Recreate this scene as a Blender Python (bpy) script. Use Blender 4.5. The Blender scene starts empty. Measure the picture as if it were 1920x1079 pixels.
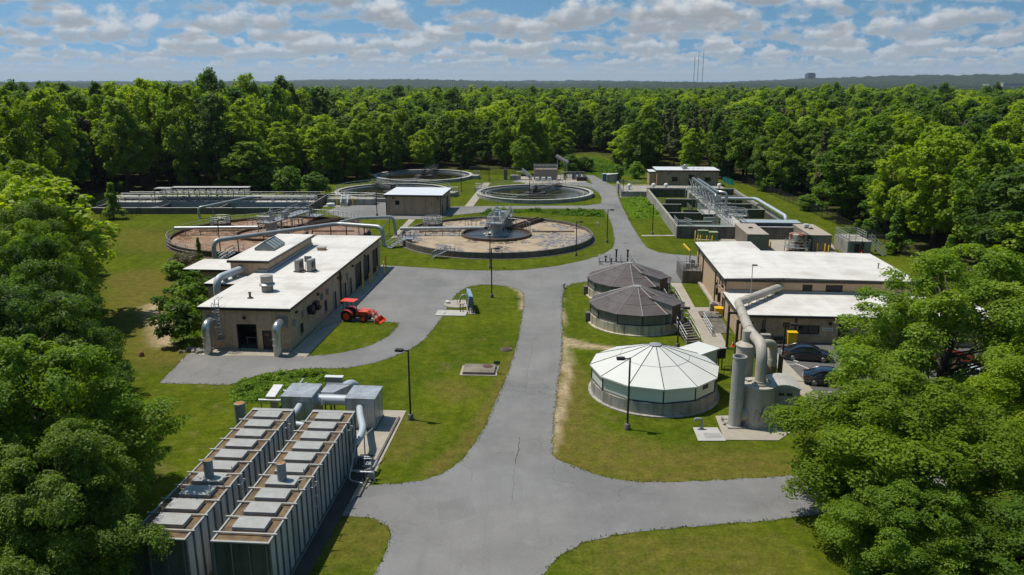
import bpy, bmesh, math, random
import numpy as np
from mathutils import Vector, Matrix

SC = bpy.context.scene
COL = SC.collection
R = math.radians
# ------------------------------------------------------------------ camera, sky, sun, exposure
FPX, HZ, HC = 1440.0, 156.0, 26.5
PITCH = math.atan((539.5 - HZ) / FPX)
CP, SP = math.cos(PITCH), math.sin(PITCH)
cam = bpy.data.cameras.new("camera")
camo = bpy.data.objects.new("camera", cam)
COL.objects.link(camo)
camo.location = (0, 0, HC)
camo.rotation_euler = (R(90) - PITCH, 0, 0)
cam.sensor_width = 36
cam.lens = FPX / 1920 * 36
cam.clip_start = 0.5
cam.clip_end = 40000
SC.camera = camo
SC.view_settings.view_transform = 'Standard'
SC.view_settings.look = 'None'
SC.view_settings.exposure = 0.25
SC.view_settings.gamma = 1
SC.cycles.diffuse_bounces = 7
SUN_EL, SUN_AZ = 66.0, -72.0          # azimuth measured from +Y towards +X
sd = bpy.data.lights.new("sun", 'SUN')
sd.energy = 4.0
sd.angle = R(0.5)
sd.color = (1, 0.95, 0.86)
sun = bpy.data.objects.new("sun", sd)
COL.objects.link(sun)
sun.location = (-40, 60, 200)
_dir = Vector((math.cos(R(SUN_EL)) * math.sin(R(SUN_AZ)), math.cos(R(SUN_EL)) * math.cos(R(SUN_AZ)), math.sin(R(SUN_EL))))
sun.rotation_euler = _dir.to_track_quat('Z', 'Y').to_euler()

W = bpy.data.worlds.new("World")
SC.world = W
W.use_nodes = True


def build_sky():
    nt = W.node_tree
    nt.nodes.clear()
    N, L = nt.nodes.new, nt.links.new

    def val(x, sock):
        if isinstance(x, (int, float)):
            sock.default_value = x
        else:
            L(x, sock)

    def M(op, a, b=0.0, c=None, clamp=False):
        n = N('ShaderNodeMath'); n.operation = op; n.use_clamp = clamp
        val(a, n.inputs[0]); val(b, n.inputs[1])
        if c is not None: val(c, n.inputs[2])
        return n.outputs[0]

    def smooth(x, a, b, lo=0.0, hi=1.0):
        n = N('ShaderNodeMapRange'); n.interpolation_type = 'SMOOTHSTEP'
        val(x, n.inputs[0]); n.inputs[1].default_value = a; n.inputs[2].default_value = b
        n.inputs[3].default_value = lo; n.inputs[4].default_value = hi
        return n.outputs[0]

    def mixc(f, a, b):
        n = N('ShaderNodeMix'); n.data_type = 'RGBA'
        val(f, n.inputs[0])
        for x, s in ((a, n.inputs[6]), (b, n.inputs[7])):
            if isinstance(x, tuple): s.default_value = (*x, 1)
            else: L(x, s)
        return n.outputs[2]
    sky = N('ShaderNodeTexSky'); sky.sky_type = 'NISHITA'; sky.sun_disc = False
    sky.sun_elevation = R(SUN_EL); sky.sun_rotation = R(SUN_AZ)
    sky.altitude = 0; sky.air_density = 1.0; sky.dust_density = 0.6; sky.ozone_density = 1.0
    bg = N('ShaderNodeBackground'); bg.inputs[1].default_value = 0.105
    tc = N('ShaderNodeTexCoord'); sx = N('ShaderNodeSeparateXYZ'); L(tc.outputs['Generated'], sx.inputs[0])
    # clear dry air: the low sky keeps the deeper blue of the sky above it
    sv = N('ShaderNodeCombineXYZ'); L(sx.outputs[0], sv.inputs[0]); L(sx.outputs[1], sv.inputs[1])
    L(M('MULTIPLY_ADD', sx.outputs[2], .72, .28), sv.inputs[2])
    nv = N('ShaderNodeVectorMath'); nv.operation = 'NORMALIZE'; L(sv.outputs[0], nv.inputs[0]); L(nv.outputs[0], sky.inputs['Vector'])
    hs = N('ShaderNodeHueSaturation'); hs.inputs['Hue'].default_value = .482; hs.inputs['Saturation'].default_value = 1.22; hs.inputs['Value'].default_value = .88; L(sky.outputs[0], hs.inputs['Color']); L(hs.outputs[0], bg.inputs[0])
    az = M('ARCTAN2', sx.outputs[0], sx.outputs[1])
    el = M('ARCSINE', sx.outputs[2])
    col = None; alpha = None
    rows = [.010, .016, .023, .031, .041, .052, .064, .078, .094, .113, .14]
    for i, e in enumerate(rows):
        k = i / (len(rows) - 1)
        # one row of cumulus: u runs along the row, v is the height above its flat base (1 unit = height of base)
        u = M('MULTIPLY', az, 1 / e)
        cw = N('ShaderNodeCombineXYZ'); L(M('MULTIPLY', u, .30), cw.inputs[0]); cw.inputs[1].default_value = i * 3.7
        nw = N('ShaderNodeTexNoise'); nw.inputs['Scale'].default_value = 1.0; nw.inputs['Detail'].default_value = 2; L(cw.outputs[0], nw.inputs['Vector'])
        wob = M('MULTIPLY', M('SUBTRACT', nw.outputs[0], .5), .55)
        v = M('SUBTRACT', M('MULTIPLY', M('SUBTRACT', el, e), 1 / e), wob)
        cv = N('ShaderNodeCombineXYZ'); L(u, cv.inputs[0]); L(M('MULTIPLY', v, 1.35), cv.inputs[1]); cv.inputs[2].default_value = i * 7.31 + 2.2
        n = N('ShaderNodeTexNoise'); n.inputs['Scale'].default_value = .85; n.inputs['Detail'].default_value = 8
        n.inputs['Roughness'].default_value = 0.56; L(cv.outputs[0], n.inputs['Vector'])
        # the same noise sampled a little towards the light tells the lit side of each puff
        cv2 = N('ShaderNodeVectorMath'); cv2.operation = 'ADD'; L(cv.outputs[0], cv2.inputs[0]); cv2.inputs[1].default_value = (-.10, .22, 0)
        n2 = N('ShaderNodeTexNoise'); n2.inputs['Scale'].default_value = .85; n2.inputs['Detail'].default_value = 4
        n2.inputs['Roughness'].default_value = 0.5; L(cv2.outputs[0], n2.inputs['Vector'])
        up = M('MAXIMUM', v, 0.0)
        dn = M('MAXIMUM', M('MULTIPLY', v, -1.0), 0.0)
        th = .335 + .135 * k
        d = M('SUBTRACT', n.outputs[0], M('MULTIPLY', up, .30))
        d = M('SUBTRACT', d, M('MULTIPLY', dn, 1.3))
        a = smooth(d, th, th + .11)
        a = M('MULTIPLY', a, .72 + .24 * k)
        lit = M('MULTIPLY', M('SUBTRACT', n.outputs[0], n2.outputs[0]), 3.6)
        b = M('ADD', smooth(v, -.04, .30), lit)
        b = smooth(b, .15, 1.1)
        hz = (.50, .57, .64)
        base = tuple(.31 * k2 * k + h * (1 - k) * .84 for k2, h in zip((.96, 1.04, 1.13), hz))
        top = tuple(t * (.35 + .65 * k) + h * (.65 - .65 * k) for t, h in zip((.87, .87, .86), hz))
        c = mixc(b, base, top)
        if col is None:
            col, alpha = c, a
        else:
            col = mixc(a, col, c)
            alpha = M('SUBTRACT', M('ADD', alpha, a), M('MULTIPLY', alpha, a))
    above = smooth(el, -.002, .006)
    hazecol = (.44, .52, .60)
    hz = smooth(el, .0, .038, 1.0, 0.0)
    col = mixc(M('MULTIPLY', hz, .8), col, hazecol)
    alpha = M('MAXIMUM', alpha, M('MULTIPLY', hz, .95))
    alpha = M('MULTIPLY', alpha, above)
    alpha = M('MULTIPLY', alpha, smooth(el, .16, .3, 1.0, 0.75))
    bg2 = N('ShaderNodeBackground'); L(col, bg2.inputs[0]); L(smooth(el, .14, .6, .76, 1.45), bg2.inputs[1])  # unseen upper clouds brightened as added fill for the shaded walls
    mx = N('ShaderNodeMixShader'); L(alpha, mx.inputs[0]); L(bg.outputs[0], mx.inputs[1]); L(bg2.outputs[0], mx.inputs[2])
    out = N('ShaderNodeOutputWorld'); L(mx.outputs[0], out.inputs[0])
    W.cycles.sampling_method = 'MANUAL'; W.cycles.sample_map_resolution = 512


build_sky()


# ------------------------------------------------------------------ geometry helpers
def at(x, y, z=0.0):
    """photo pixel (1920 wide) -> world point at height z"""
    u, v = (x - 960) / FPX, (539.5 - y) / FPX
    t = (HC - z) / (SP - v * CP)
    return Vector((u * t, t * (CP + v * SP), z))


class Fr:
    """a local frame: origin, yaw in degrees"""
    def __init__(s, ox, oy, yaw):
        s.o = Vector((ox, oy, 0)); s.yaw = yaw; s.a = R(yaw)

    def px(s, x, y, z=0.0):
        d = at(x, y, z) - s.o
        return Vector((d.x * math.cos(s.a) + d.y * math.sin(s.a), -d.x * math.sin(s.a) + d.y * math.cos(s.a), z))

    def w(s, x, y, z=0.0):
        return Vector((s.o.x + x * math.cos(s.a) - y * math.sin(s.a), s.o.y + x * math.sin(s.a) + y * math.cos(s.a), z))


def tag(o, label, cat, group=None, kind=None):
    if label: o['label'] = label
    if cat: o['category'] = cat
    if group: o['group'] = group
    if kind: o['kind'] = kind
    return o


def T(name, label, cat, loc, yaw=0, group=None):
    o = bpy.data.objects.new(name, None)
    COL.objects.link(o)
    o.empty_display_size = .3
    o.location = Vector((loc[0], loc[1], loc[2] if len(loc) > 2 else 0)); o.rotation_euler = (0, 0, R(yaw))
    return tag(o, label, cat, group)


def dup(root, loc, yaw, label=None, scale=None):
    r = root.copy(); COL.objects.link(r)
    r.location = Vector((loc[0], loc[1], loc[2] if len(loc) > 2 else 0)); r.rotation_euler = (0, 0, R(yaw))
    if scale: r.scale = scale
    if label: r['label'] = label
    for ch in list(root.children):
        c = ch.copy(); COL.objects.link(c); c.parent = r
        for g in list(ch.children):
            d = g.copy(); COL.objects.link(d); d.parent = c
    return r


def V(*a):
    return Vector(a)


class MB:
    def __init__(s):
        s.v = []; s.f = []; s.mi = []; s.m = 0

    def add(s, vs, fs):
        b = len(s.v)
        s.v += [tuple(v) for v in vs]
        s.f += [tuple(b + i for i in f) for f in fs]
        s.mi += [s.m] * len(fs)
        return s

    def box(s, x0, y0, z0, x1, y1, z1):
        x0, x1 = min(x0, x1), max(x0, x1); y0, y1 = min(y0, y1), max(y0, y1); z0, z1 = min(z0, z1), max(z0, z1)
        vs = [(x0, y0, z0), (x1, y0, z0), (x1, y1, z0), (x0, y1, z0), (x0, y0, z1), (x1, y0, z1), (x1, y1, z1), (x0, y1, z1)]
        return s.add(vs, [(0, 3, 2, 1), (4, 5, 6, 7), (0, 1, 5, 4), (1, 2, 6, 5), (2, 3, 7, 6), (3, 0, 4, 7)])

    def obox(s, c, sz, yaw=0, pitch=0, roll=0):
        m = Matrix.Translation(c) @ Matrix.Rotation(R(yaw), 4, 'Z') @ Matrix.Rotation(R(pitch), 4, 'X') @ Matrix.Rotation(R(roll), 4, 'Y')
        h = [k / 2 for k in sz]
        vs = [m @ V(x * h[0], y * h[1], z * h[2]) for x, y, z in ((-1, -1, -1), (1, -1, -1), (1, 1, -1), (-1, 1, -1), (-1, -1, 1), (1, -1, 1), (1, 1, 1), (-1, 1, 1))]
        return s.add(vs, [(0, 3, 2, 1), (4, 5, 6, 7), (0, 1, 5, 4), (1, 2, 6, 5), (2, 3, 7, 6), (3, 0, 4, 7)])

    def prism(s, pts, z0, z1):
        n = len(pts)
        a = sum(pts[i][0] * pts[(i + 1) % n][1] - pts[(i + 1) % n][0] * pts[i][1] for i in range(n))
        if a < 0: pts = list(pts)[::-1]
        z0f = z0 if callable(z0) else (lambda x, y: z0)
        z1f = z1 if callable(z1) else (lambda x, y: z1)
        vs = [(p[0], p[1], z0f(p[0], p[1])) for p in pts] + [(p[0], p[1], z1f(p[0], p[1])) for p in pts]
        fs = [tuple(range(n - 1, -1, -1)), tuple(range(n, 2 * n))]
        fs += [(i, (i + 1) % n, n + (i + 1) % n, n + i) for i in range(n)]
        return s.add(vs, fs)

    def tube(s, pts, r, n=8, cap=True, r2=None):
        pts = [Vector(p) for p in pts]
        k = len(pts); vs = []; fs = []
        ref = None
        for i, p in enumerate(pts):
            d = ((pts[i] - pts[i - 1]).normalized() if i else V(0, 0, 0)) + ((pts[i + 1] - pts[i]).normalized() if i < k - 1 else V(0, 0, 0))
            d = d.normalized() if d.length > 1e-6 else V(0, 0, 1)
            if ref is None:
                ref = V(0, 0, 1) if abs(d.z) < .9 else V(1, 0, 0)
            x = ref - d * ref.dot(d)
            if x.length < 1e-4: x = d.orthogonal()
            x.normalize(); ref = x; y = d.cross(x)
            rr = r if r2 is None else r + (r2 - r) * i / (k - 1)
            if isinstance(r, (list, tuple)): rr = r[i]
            sc = 1.0
            if 0 < i < k - 1:
                c = (pts[i] - pts[i - 1]).normalized().dot((pts[i + 1] - pts[i]).normalized())
                sc = 1 / max(.5, math.sqrt(max(.05, (1 + c) / 2))) if k == 3 else 1.0
            for j in range(n):
                a = 2 * math.pi * j / n
                vs.append(p + x * (math.cos(a) * rr) + y * (math.sin(a) * rr))
        for i in range(k - 1):
            for j in range(n):
                fs.append((i * n + j, i * n + (j + 1) % n, (i + 1) * n + (j + 1) % n, (i + 1) * n + j))
        if cap:
            fs.append(tuple(range(n - 1, -1, -1))); fs.append(tuple(range((k - 1) * n, k * n)))
        return s.add(vs, fs)

    def bar(s, p, q, w=.06):
        return s.tube([p, q], w * .6, 4)

    def lathe(s, prof, n=24, c=(0, 0), a0=0.0):
        vs = []; fs = []; k = len(prof)
        for r, z in prof:
            for j in range(n):
                a = a0 + 2 * math.pi * j / n
                vs.append((c[0] + r * math.cos(a), c[1] + r * math.sin(a), z))
        for i in range(k - 1):
            for j in range(n):
                fs.append((i * n + j, i * n + (j + 1) % n, (i + 1) * n + (j + 1) % n, (i + 1) * n + j))
        if prof[0][0] > 1e-6: fs.append(tuple(range(n - 1, -1, -1)))
        if prof[-1][0] > 1e-6: fs.append(tuple(range((k - 1) * n, k * n)))
        return s.add(vs, fs)

    def ring(s, r0, r1, z0, z1, n=72, c=(0, 0)):
        """an upright ring wall between radii r0 and r1"""
        vs = []; fs = []
        for r, z in ((r1, z0), (r1, z1), (r0, z1), (r0, z0)):
            for j in range(n):
                a = 2 * math.pi * j / n
                vs.append((c[0] + r * math.cos(a), c[1] + r * math.sin(a), z))
        for i in range(4):
            i2 = (i + 1) % 4
            for j in range(n):
                fs.append((i * n + j, i * n + (j + 1) % n, i2 * n + (j + 1) % n, i2 * n + j))
        return s.add(vs, fs)

    def disc(s, r, z, n=72, c=(0, 0)):
        return s.add([(c[0] + r * math.cos(2 * math.pi * j / n), c[1] + r * math.sin(2 * math.pi * j / n), z) for j in range(n)], [tuple(range(n))])

    def rail(s, pts, h=1.05, sp=1.6, r=.03, closed=False, mids=2):
        pts = [Vector(p) for p in pts]
        if closed: pts = pts + [pts[0]]
        up = V(0, 0, 1)
        for a, b in zip(pts, pts[1:]):
            for k in range(mids):
                s.tube([a + up * (h * (k + 1) / mids), b + up * (h * (k + 1) / mids)], r, 5, False)
            m = max(1, int((b - a).length / sp + .5))
            for i in range(m):
                p = a.lerp(b, i / m); s.tube([p, p + up * h], r, 5, False)
        s.tube([pts[-1], pts[-1] + up * h], r, 5, False)
        return s

    def stairs(s, p, q, w, n=7, t=.05):
        """flight from floor point p up to q"""
        p, q = Vector(p), Vector(q)
        d = V(q.x - p.x, q.y - p.y, 0); L_ = d.length; d.normalize(); side = V(-d.y, d.x, 0)
        yaw = math.degrees(math.atan2(d.y, d.x))
        for i in range(n):
            c = p.lerp(q, (i + .5) / n); c.z = p.z + (q.z - p.z) * (i + 1) / n - t
            s.obox(c, (L_ / n * 1.05, w, t), yaw)
        for k in (-1, 1):
            s.tube([p + side * (w / 2 * k), q + side * (w / 2 * k)], .07, 4)
        return s

    def stair_rail(s, p, q, w, h=1.0, r=.035):
        p, q = Vector(p), Vector(q)
        d = V(q.x - p.x, q.y - p.y, 0).normalized(); side = V(-d.y, d.x, 0); up = V(0, 0, 1)
        for k in (-1, 1):
            a, b = p + side * (w / 2 * k), q + side * (w / 2 * k)
            for hh in (.5, 1): s.tube([a + up * h * hh, b + up * h * hh], r, 5, False)
            for t in (0, .5, 1):
                c = a.lerp(b, t); s.tube([c, c + up * h], r, 5, False)
        return s

    def build(s, name, mats, parent=None, smooth=None, bevel=0.0):
        me = bpy.data.meshes.new(name)
        me.from_pydata(s.v, [], s.f)
        if not isinstance(mats, (list, tuple)): mats = [mats]
        for m in mats: me.materials.append(m)
        if len(mats) > 1: me.polygons.foreach_set('material_index', s.mi)
        if smooth:
            me.polygons.foreach_set('use_smooth', [True] * len(me.polygons))
            me.set_sharp_from_angle(angle=R(smooth))
        me.update()
        o = bpy.data.objects.new(name, me)
        COL.objects.link(o)
        if parent is not None: o.parent = parent
        if bevel:
            b = o.modifiers.new('bevel', 'BEVEL'); b.width = bevel; b.segments = 2; b.limit_method = 'ANGLE'
        return o


def arc(pts, rad, n=5):
    """round the corners of a polyline"""
    pts = [Vector(p) for p in pts]; out = [pts[0]]
    for i in range(1, len(pts) - 1):
        a = (pts[i - 1] - pts[i]); b = (pts[i + 1] - pts[i])
        t = min(rad, a.length * .48, b.length * .48)
        p0 = pts[i] + a.normalized() * t; p1 = pts[i] + b.normalized() * t
        for k in range(n + 1):
            u = k / n
            out.append(p0 * (1 - u) ** 2 + pts[i] * (2 * u * (1 - u)) + p1 * u ** 2)
    out.append(pts[-1])
    return out


# ------------------------------------------------------------------ materials
ALB = .80


def mat(name, col, rough=.6, metal=0.0, col2=None, scale=1.0, amt=.6, streak=None, streak_amt=.6, speck=.06, bump=0.0, spec=.4, coat=0.0,
        bscale=8.0, brick=None, detail=6.0, lo=.35, hi=.7, sscale=(2.2, 2.2, .16), tile=None):
    m = bpy.data.materials.new(name); m.use_nodes = True
    nt = m.node_tree; N, L = nt.nodes.new, nt.links.new
    p = nt.nodes['Principled BSDF']
    col, col2, streak = (None if q is None else tuple(k * ALB for k in q) for q in (col, col2, streak))
    p.inputs['Roughness'].default_value = rough; p.inputs['Metallic'].default_value = metal
    p.inputs['Specular IOR Level'].default_value = spec
    if coat: p.inputs['Coat Weight'].default_value = coat
    tc = N('ShaderNodeTexCoord')

    def noise(sc, det=detail, vec=None, r=.6):
        n = N('ShaderNodeTexNoise'); n.inputs['Scale'].default_value = sc; n.inputs['Detail'].default_value = det
        n.inputs['Roughness'].default_value = r
        L(vec or tc.outputs['Object'], n.inputs['Vector']); return n.outputs[0]

    def rng(x, a, b, c=0.0, d=1.0):
        n = N('ShaderNodeMapRange'); L(x, n.inputs[0])
        for i, k in enumerate((a, b, c, d)): n.inputs[i + 1].default_value = k
        return n.outputs[0]

    def mix(f, a, b, mode='MIX'):
        n = N('ShaderNodeMix'); n.data_type = 'RGBA'; n.blend_type = mode
        if isinstance(f, float): n.inputs[0].default_value = f
        else: L(f, n.inputs[0])
        for x, s_ in ((a, n.inputs[6]), (b, n.inputs[7])):
            if isinstance(x, tuple): s_.default_value = (*x, 1)
            else: L(x, s_)
        return n.outputs[2]
    c = tuple(col)
    if brick:
        bw, bh, mortar = brick
        sp = N('ShaderNodeSeparateXYZ'); L(tc.outputs['Object'], sp.inputs[0])
        ad = N('ShaderNodeMath'); L(sp.outputs[0], ad.inputs[0]); L(sp.outputs[1], ad.inputs[1])
        cb = N('ShaderNodeCombineXYZ'); L(ad.outputs[0], cb.inputs[0]); L(sp.outputs[2], cb.inputs[1])
        b = N('ShaderNodeTexBrick'); L(cb.outputs[0], b.inputs['Vector'])
        b.inputs['Scale'].default_value = 1; b.inputs['Brick Width'].default_value = bw; b.inputs['Row Height'].default_value = bh
        b.inputs['Mortar Size'].default_value = .012
        b.inputs['Color1'].default_value = (*[k * .86 for k in col], 1); b.inputs['Color2'].default_value = (*[k * 1.1 for k in col], 1)
        b.inputs['Mortar'].default_value = (*mortar, 1)
        c = b.outputs['Color']
    if tile:
        b = N('ShaderNodeTexBrick'); L(tc.outputs['Object'], b.inputs['Vector'])
        b.inputs['Scale'].default_value = 1; b.inputs['Brick Width'].default_value = tile[0]; b.inputs['Row Height'].default_value = tile[1]
        b.inputs['Mortar Size'].default_value = .035; b.inputs['Mortar Smooth'].default_value = .4
        b.inputs['Color1'].default_value = (*[k * .96 for k in col], 1); b.inputs['Color2'].default_value = (*col, 1)
        b.inputs['Mortar'].default_value = (*[k * ALB for k in tile[2]], 1)
        c = b.outputs['Color']
    if col2:
        f = rng(noise(scale), lo, hi, 0, amt)
        c = mix(f, c, tuple(col2))
    if streak:
        mp = N('ShaderNodeMapping'); mp.inputs['Scale'].default_value = sscale; L(tc.outputs['Object'], mp.inputs[0])
        f = rng(noise(1.0, 4, mp.outputs[0]), .45, .75, 0, streak_amt)
        c = mix(f, c, tuple(streak))
    if speck:
        f = rng(noise(bscale * 2.5, 3), .3, .7, 1 - speck * 2.2, 1 + speck * 2.2)
        cc = N('ShaderNodeVectorMath'); cc.operation = 'SCALE'
        if isinstance(c, tuple): cc.inputs[0].default_value = c
        else: L(c, cc.inputs[0])
        L(f, cc.inputs['Scale']); c = cc.outputs[0]
    if isinstance(c, tuple): p.inputs['Base Color'].default_value = (*c, 1)
    else: L(c, p.inputs['Base Color'])
    if bump:
        bn = N('ShaderNodeBump'); bn.inputs['Strength'].default_value = bump; bn.inputs['Distance'].default_value = .03
        L(noise(bscale), bn.inputs['Height']); L(bn.outputs[0], p.inputs['Normal'])
    return m


TAN = (.64, .45, .285)
MT = dict(
    brick=mat('tan_block', TAN, .9, brick=(.4, .2, (.45, .33, .21)), col2=(.46, .32, .20), scale=.35, amt=.45, streak=(.20, .14, .09), streak_amt=.4),
    brick2=mat('brown_block', (.54, .37, .24), .9, brick=(.4, .2, (.40, .28, .19)), col2=(.40, .27, .17), scale=.4, amt=.5, streak=(.12, .08, .05), streak_amt=.45),
    brick3=mat('tan_brick', (.60, .405, .245), .9, brick=(.3, .1, (.5, .38, .26)), col2=(.52, .35, .21), scale=.3, amt=.4),
    roof=mat('white_membrane', (.77, .735, .675), .7, tile=(14, 2.4, (.45, .42, .37)), col2=(.54, .505, .445), scale=.22, amt=.8, lo=.48, hi=.66, streak=(.55, .50, .44), streak_amt=.30, sscale=(.9, .12, .5), speck=.02),
    roofclean=mat('white_metal_roof', (.78, .80, .82), .45, col2=(.66, .68, .7), scale=.25, amt=.4, speck=.015),
    fascia=mat('dark_bronze_fascia', (.035, .03, .027), .45, speck=.04),
    bronze=mat('bronze_downspout', (.06, .045, .035), .5),
    greyflash=mat('grey_flashing', (.33, .34, .34), .5, col2=(.24, .25, .25), scale=.6),
    dark=mat('dark_opening', (.008, .008, .009), .8, speck=0),
    glass=mat('dark_glass', (.012, .015, .018), .08, spec=.7, speck=0),
    frame=mat('dark_frame', (.03, .026, .024), .4),
    doorgrey=mat('grey_door', (.22, .225, .22), .5, col2=(.15, .15, .15), scale=1.5, amt=.4),
    doordark=mat('dark_shutter', (.02, .02, .022), .5, col2=(.045, .045, .045), scale=.5),
    doorbrown=mat('brown_door', (.05, .035, .03), .5),
    concrete=mat('light_concrete', (.45, .40, .32), .9, col2=(.33, .29, .23), scale=.4, amt=.8, bump=.15, streak=(.27, .23, .18), streak_amt=.35),
    conc_wall=mat('weathered_concrete', (.46, .43, .37), .9, col2=(.20, .19, .16), scale=.5, amt=.7, streak=(.10, .09, .075), streak_amt=.75, bump=.2),
    conc_rim=mat('rim_concrete', (.52, .50, .46), .9, col2=(.36, .35, .32), scale=.8, amt=.7),
    conc_dark=mat('stained_and_shaded_concrete', (.20, .175, .14), .9, col2=(.10, .09, .075), scale=.6, amt=.8, streak=(.05, .045, .04), streak_amt=.8, bump=.2),
    conc_brown=mat('brown_stained_concrete', (.14, .085, .05), .85, col2=(.07, .05, .035), scale=.9, amt=.7, streak=(.04, .03, .02), streak_amt=.7),
    conc_green=mat('algae_concrete', (.10, .105, .06), .85, col2=(.05, .06, .03), scale=.5, amt=.8, streak=(.02, .022, .014), streak_amt=.9, sscale=(2.5, 2.5, .1)),
    galv=mat('galvanised_steel', (.40, .42, .42), .42, .35, col2=(.36, .38, .39), scale=2.0, amt=.6, speck=.05),
    galvpipe=mat('galvanised_duct', (.46, .48, .48), .4, .3, col2=(.34, .36, .36), scale=1.2, amt=.6, streak=(.25, .25, .24), streak_amt=.3),
    shiny=mat('shiny_duct', (.62, .63, .60), .28, .75, col2=(.45, .46, .43), scale=2.5, amt=.6),
    silver=mat('silver_sheet', (.54, .57, .59), .4, .3, col2=(.27, .29, .31), scale=.9, amt=.7, streak=(.20, .19, .17), streak_amt=.55),
    palepipe=mat('pale_grey_duct', (.52, .57, .60), .5, .1, col2=(.42, .46, .48), scale=1.5, amt=.5),
    rail=mat('galvanised_rail', (.42, .43, .42), .45, .3, speck=0),
    white=mat('white_paint', (.75, .75, .73), .5, col2=(.6, .6, .57), scale=1.5, amt=.5),
    black=mat('black_metal', (.018, .018, .018), .5),
    yellow=mat('yellow_paint', (.95, .56, .03), .5, col2=(.75, .42, .02), scale=2.0, amt=.5),
    yellowbin=mat('yellow_plastic', (.85, .52, .01), .4, speck=.02),
    frp=mat('beige_fibreglass', (.56, .51, .42), .55, col2=(.32, .29, .23), scale=.7, amt=.6, streak=(.24, .21, .17), streak_amt=.35),
    frpgrey=mat('grey_fibreglass', (.52, .50, .45), .55, col2=(.29, .27, .24), scale=.7, amt=.6, streak=(.22, .20, .17), streak_amt=.4),
    domewhite=mat('white_panel_roof', (.74, .745, .68), .5, col2=(.64, .64, .58), scale=.5, amt=.5, speck=.015),
    domewall=mat('pale_green_panel', (.70, .76, .64), .5, col2=(.58, .64, .53), scale=.5, amt=.5, speck=.02),
    domebrown=mat('brown_grey_roof', (.095, .074, .066), .55, col2=(.15, .125, .115), scale=.7, amt=.7, streak=(.055, .045, .04), streak_amt=.5, speck=.04),
    domebrownwall=mat('grey_green_panel', (.23, .22, .165), .6, col2=(.15, .15, .115), scale=.6, amt=.7, streak=(.07, .07, .052), streak_amt=.6),
    dormer=mat('faded_olive_panel', (.42, .40, .32), .6, col2=(.19, .18, .14), scale=.9, amt=.6, streak=(.10, .10, .075), streak_amt=.5),
    ribs=mat('pale_rib', (.34, .31, .29), .5, col2=(.22, .2, .19), scale=3.0, amt=.6),
    rust=mat('rusty_roof', (.20, .125, .055), .8, col2=(.065, .042, .03), scale=1.3, amt=1.0, streak=(.28, .19, .10), streak_amt=.35, bump=.2, lo=.4, hi=.65),
    contwall=mat('streaked_panel', (.60, .62, .62), .5, .1, col2=(.46, .48, .48), scale=.7, amt=.6, streak=(.05, .052, .048), streak_amt=.8, sscale=(1.6, 1.6, .10)),
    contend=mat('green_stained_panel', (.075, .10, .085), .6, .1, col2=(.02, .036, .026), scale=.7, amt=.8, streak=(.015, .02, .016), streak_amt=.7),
    hatch=mat('grey_hatch', (.43, .43, .41), .6, .1, col2=(.31, .30, .27), scale=1.8, amt=.7, speck=.06),
    stack=mat('blue_grey_stack', (.27, .30, .32), .5, .1, col2=(.2, .22, .23), scale=2.0, amt=.5),
    rustpipe=mat('rust_liner', (.40, .20, .05), .9, speck=.1),
    rusttank=mat('rust_streaked_tank', (.50, .47, .42), .7, col2=(.20, .05, .018), scale=1.1, amt=1.0, lo=.48, hi=.56, streak=(.22, .07, .03), streak_amt=.6),
    tanbox=mat('tan_enclosure', (.31, .255, .20), .6, col2=(.25, .2, .155), scale=.7, amt=.5),
    tanroof=mat('tan_enclosure_roof', (.47, .39, .31), .6, col2=(.38, .31, .25), scale=.7, amt=.5),
    greyencl=mat('grey_enclosure', (.15, .155, .165), .55, col2=(.10, .10, .11), scale=.7, amt=.6, streak=(.06, .06, .065), streak_amt=.5),
    greyroof=mat('grey_enclosure_roof', (.40, .46, .50), .5, col2=(.32, .36, .40), scale=.7, amt=.5),
    greenbox=mat('green_transformer', (.20, .28, .12), .55, col2=(.15, .2, .09), scale=2.0, amt=.5),
    red=mat('orange_red_paint', (.88, .07, .012), .35, coat=.4, speck=.02),
    redcar=mat('dark_red_paint', (.30, .012, .012), .25, coat=.8, speck=0),
    tyre=mat('tyre_rubber', (.018, .017, .016), .85),
    carblack=mat('black_car_paint', (.010, .010, .013), .2, coat=1.0, speck=0),
    carblue=mat('dark_blue_car_paint', (.008, .013, .026), .2, coat=1.0, speck=0),
    carwhite=mat('white_car_paint', (.72, .73, .75), .25, coat=1.0, speck=0),
    rim=mat('alloy_rim', (.55, .55, .56), .3, .7, speck=0),
    taillight=mat('red_lens', (.35, .01, .01), .2, speck=0),
    headlight=mat('clear_lens', (.6, .62, .65), .1, speck=0),
    orange=mat('cone_orange', (.85, .12, .015), .5, speck=.02),
    bluegreen=mat('painted_pump', (.10, .19, .20), .45, col2=(.22, .30, .32), scale=3.0, amt=.6),
    greensign=mat('green_sign', (.012, .10, .03), .4, speck=.02),
    bluebox=mat('blue_plastic', (.03, .12, .30), .4),
    teal=mat('teal_cover', (.02, .20, .17), .5),
    bark=mat('bark', (.085, .065, .045), .95, col2=(.045, .036, .028), scale=3.0, amt=.8, bump=.3),
    brownpatch=mat('iron_cover', (.12, .055, .04), .85, col2=(.07, .04, .03), scale=3.0),
    bluetower=mat('blue_glass_tower', (.06, .10, .16), .3, speck=0),
    palebldg=mat('pale_distant_wall', (.55, .52, .50), .8, speck=0),
    lampglass=mat('lamp_lens', (.35, .36, .38), .3, speck=0),
    acunit=mat('beige_ac_unit', (.40, .38, .34), .55, col2=(.3, .28, .25), scale=3.0),
)


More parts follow.
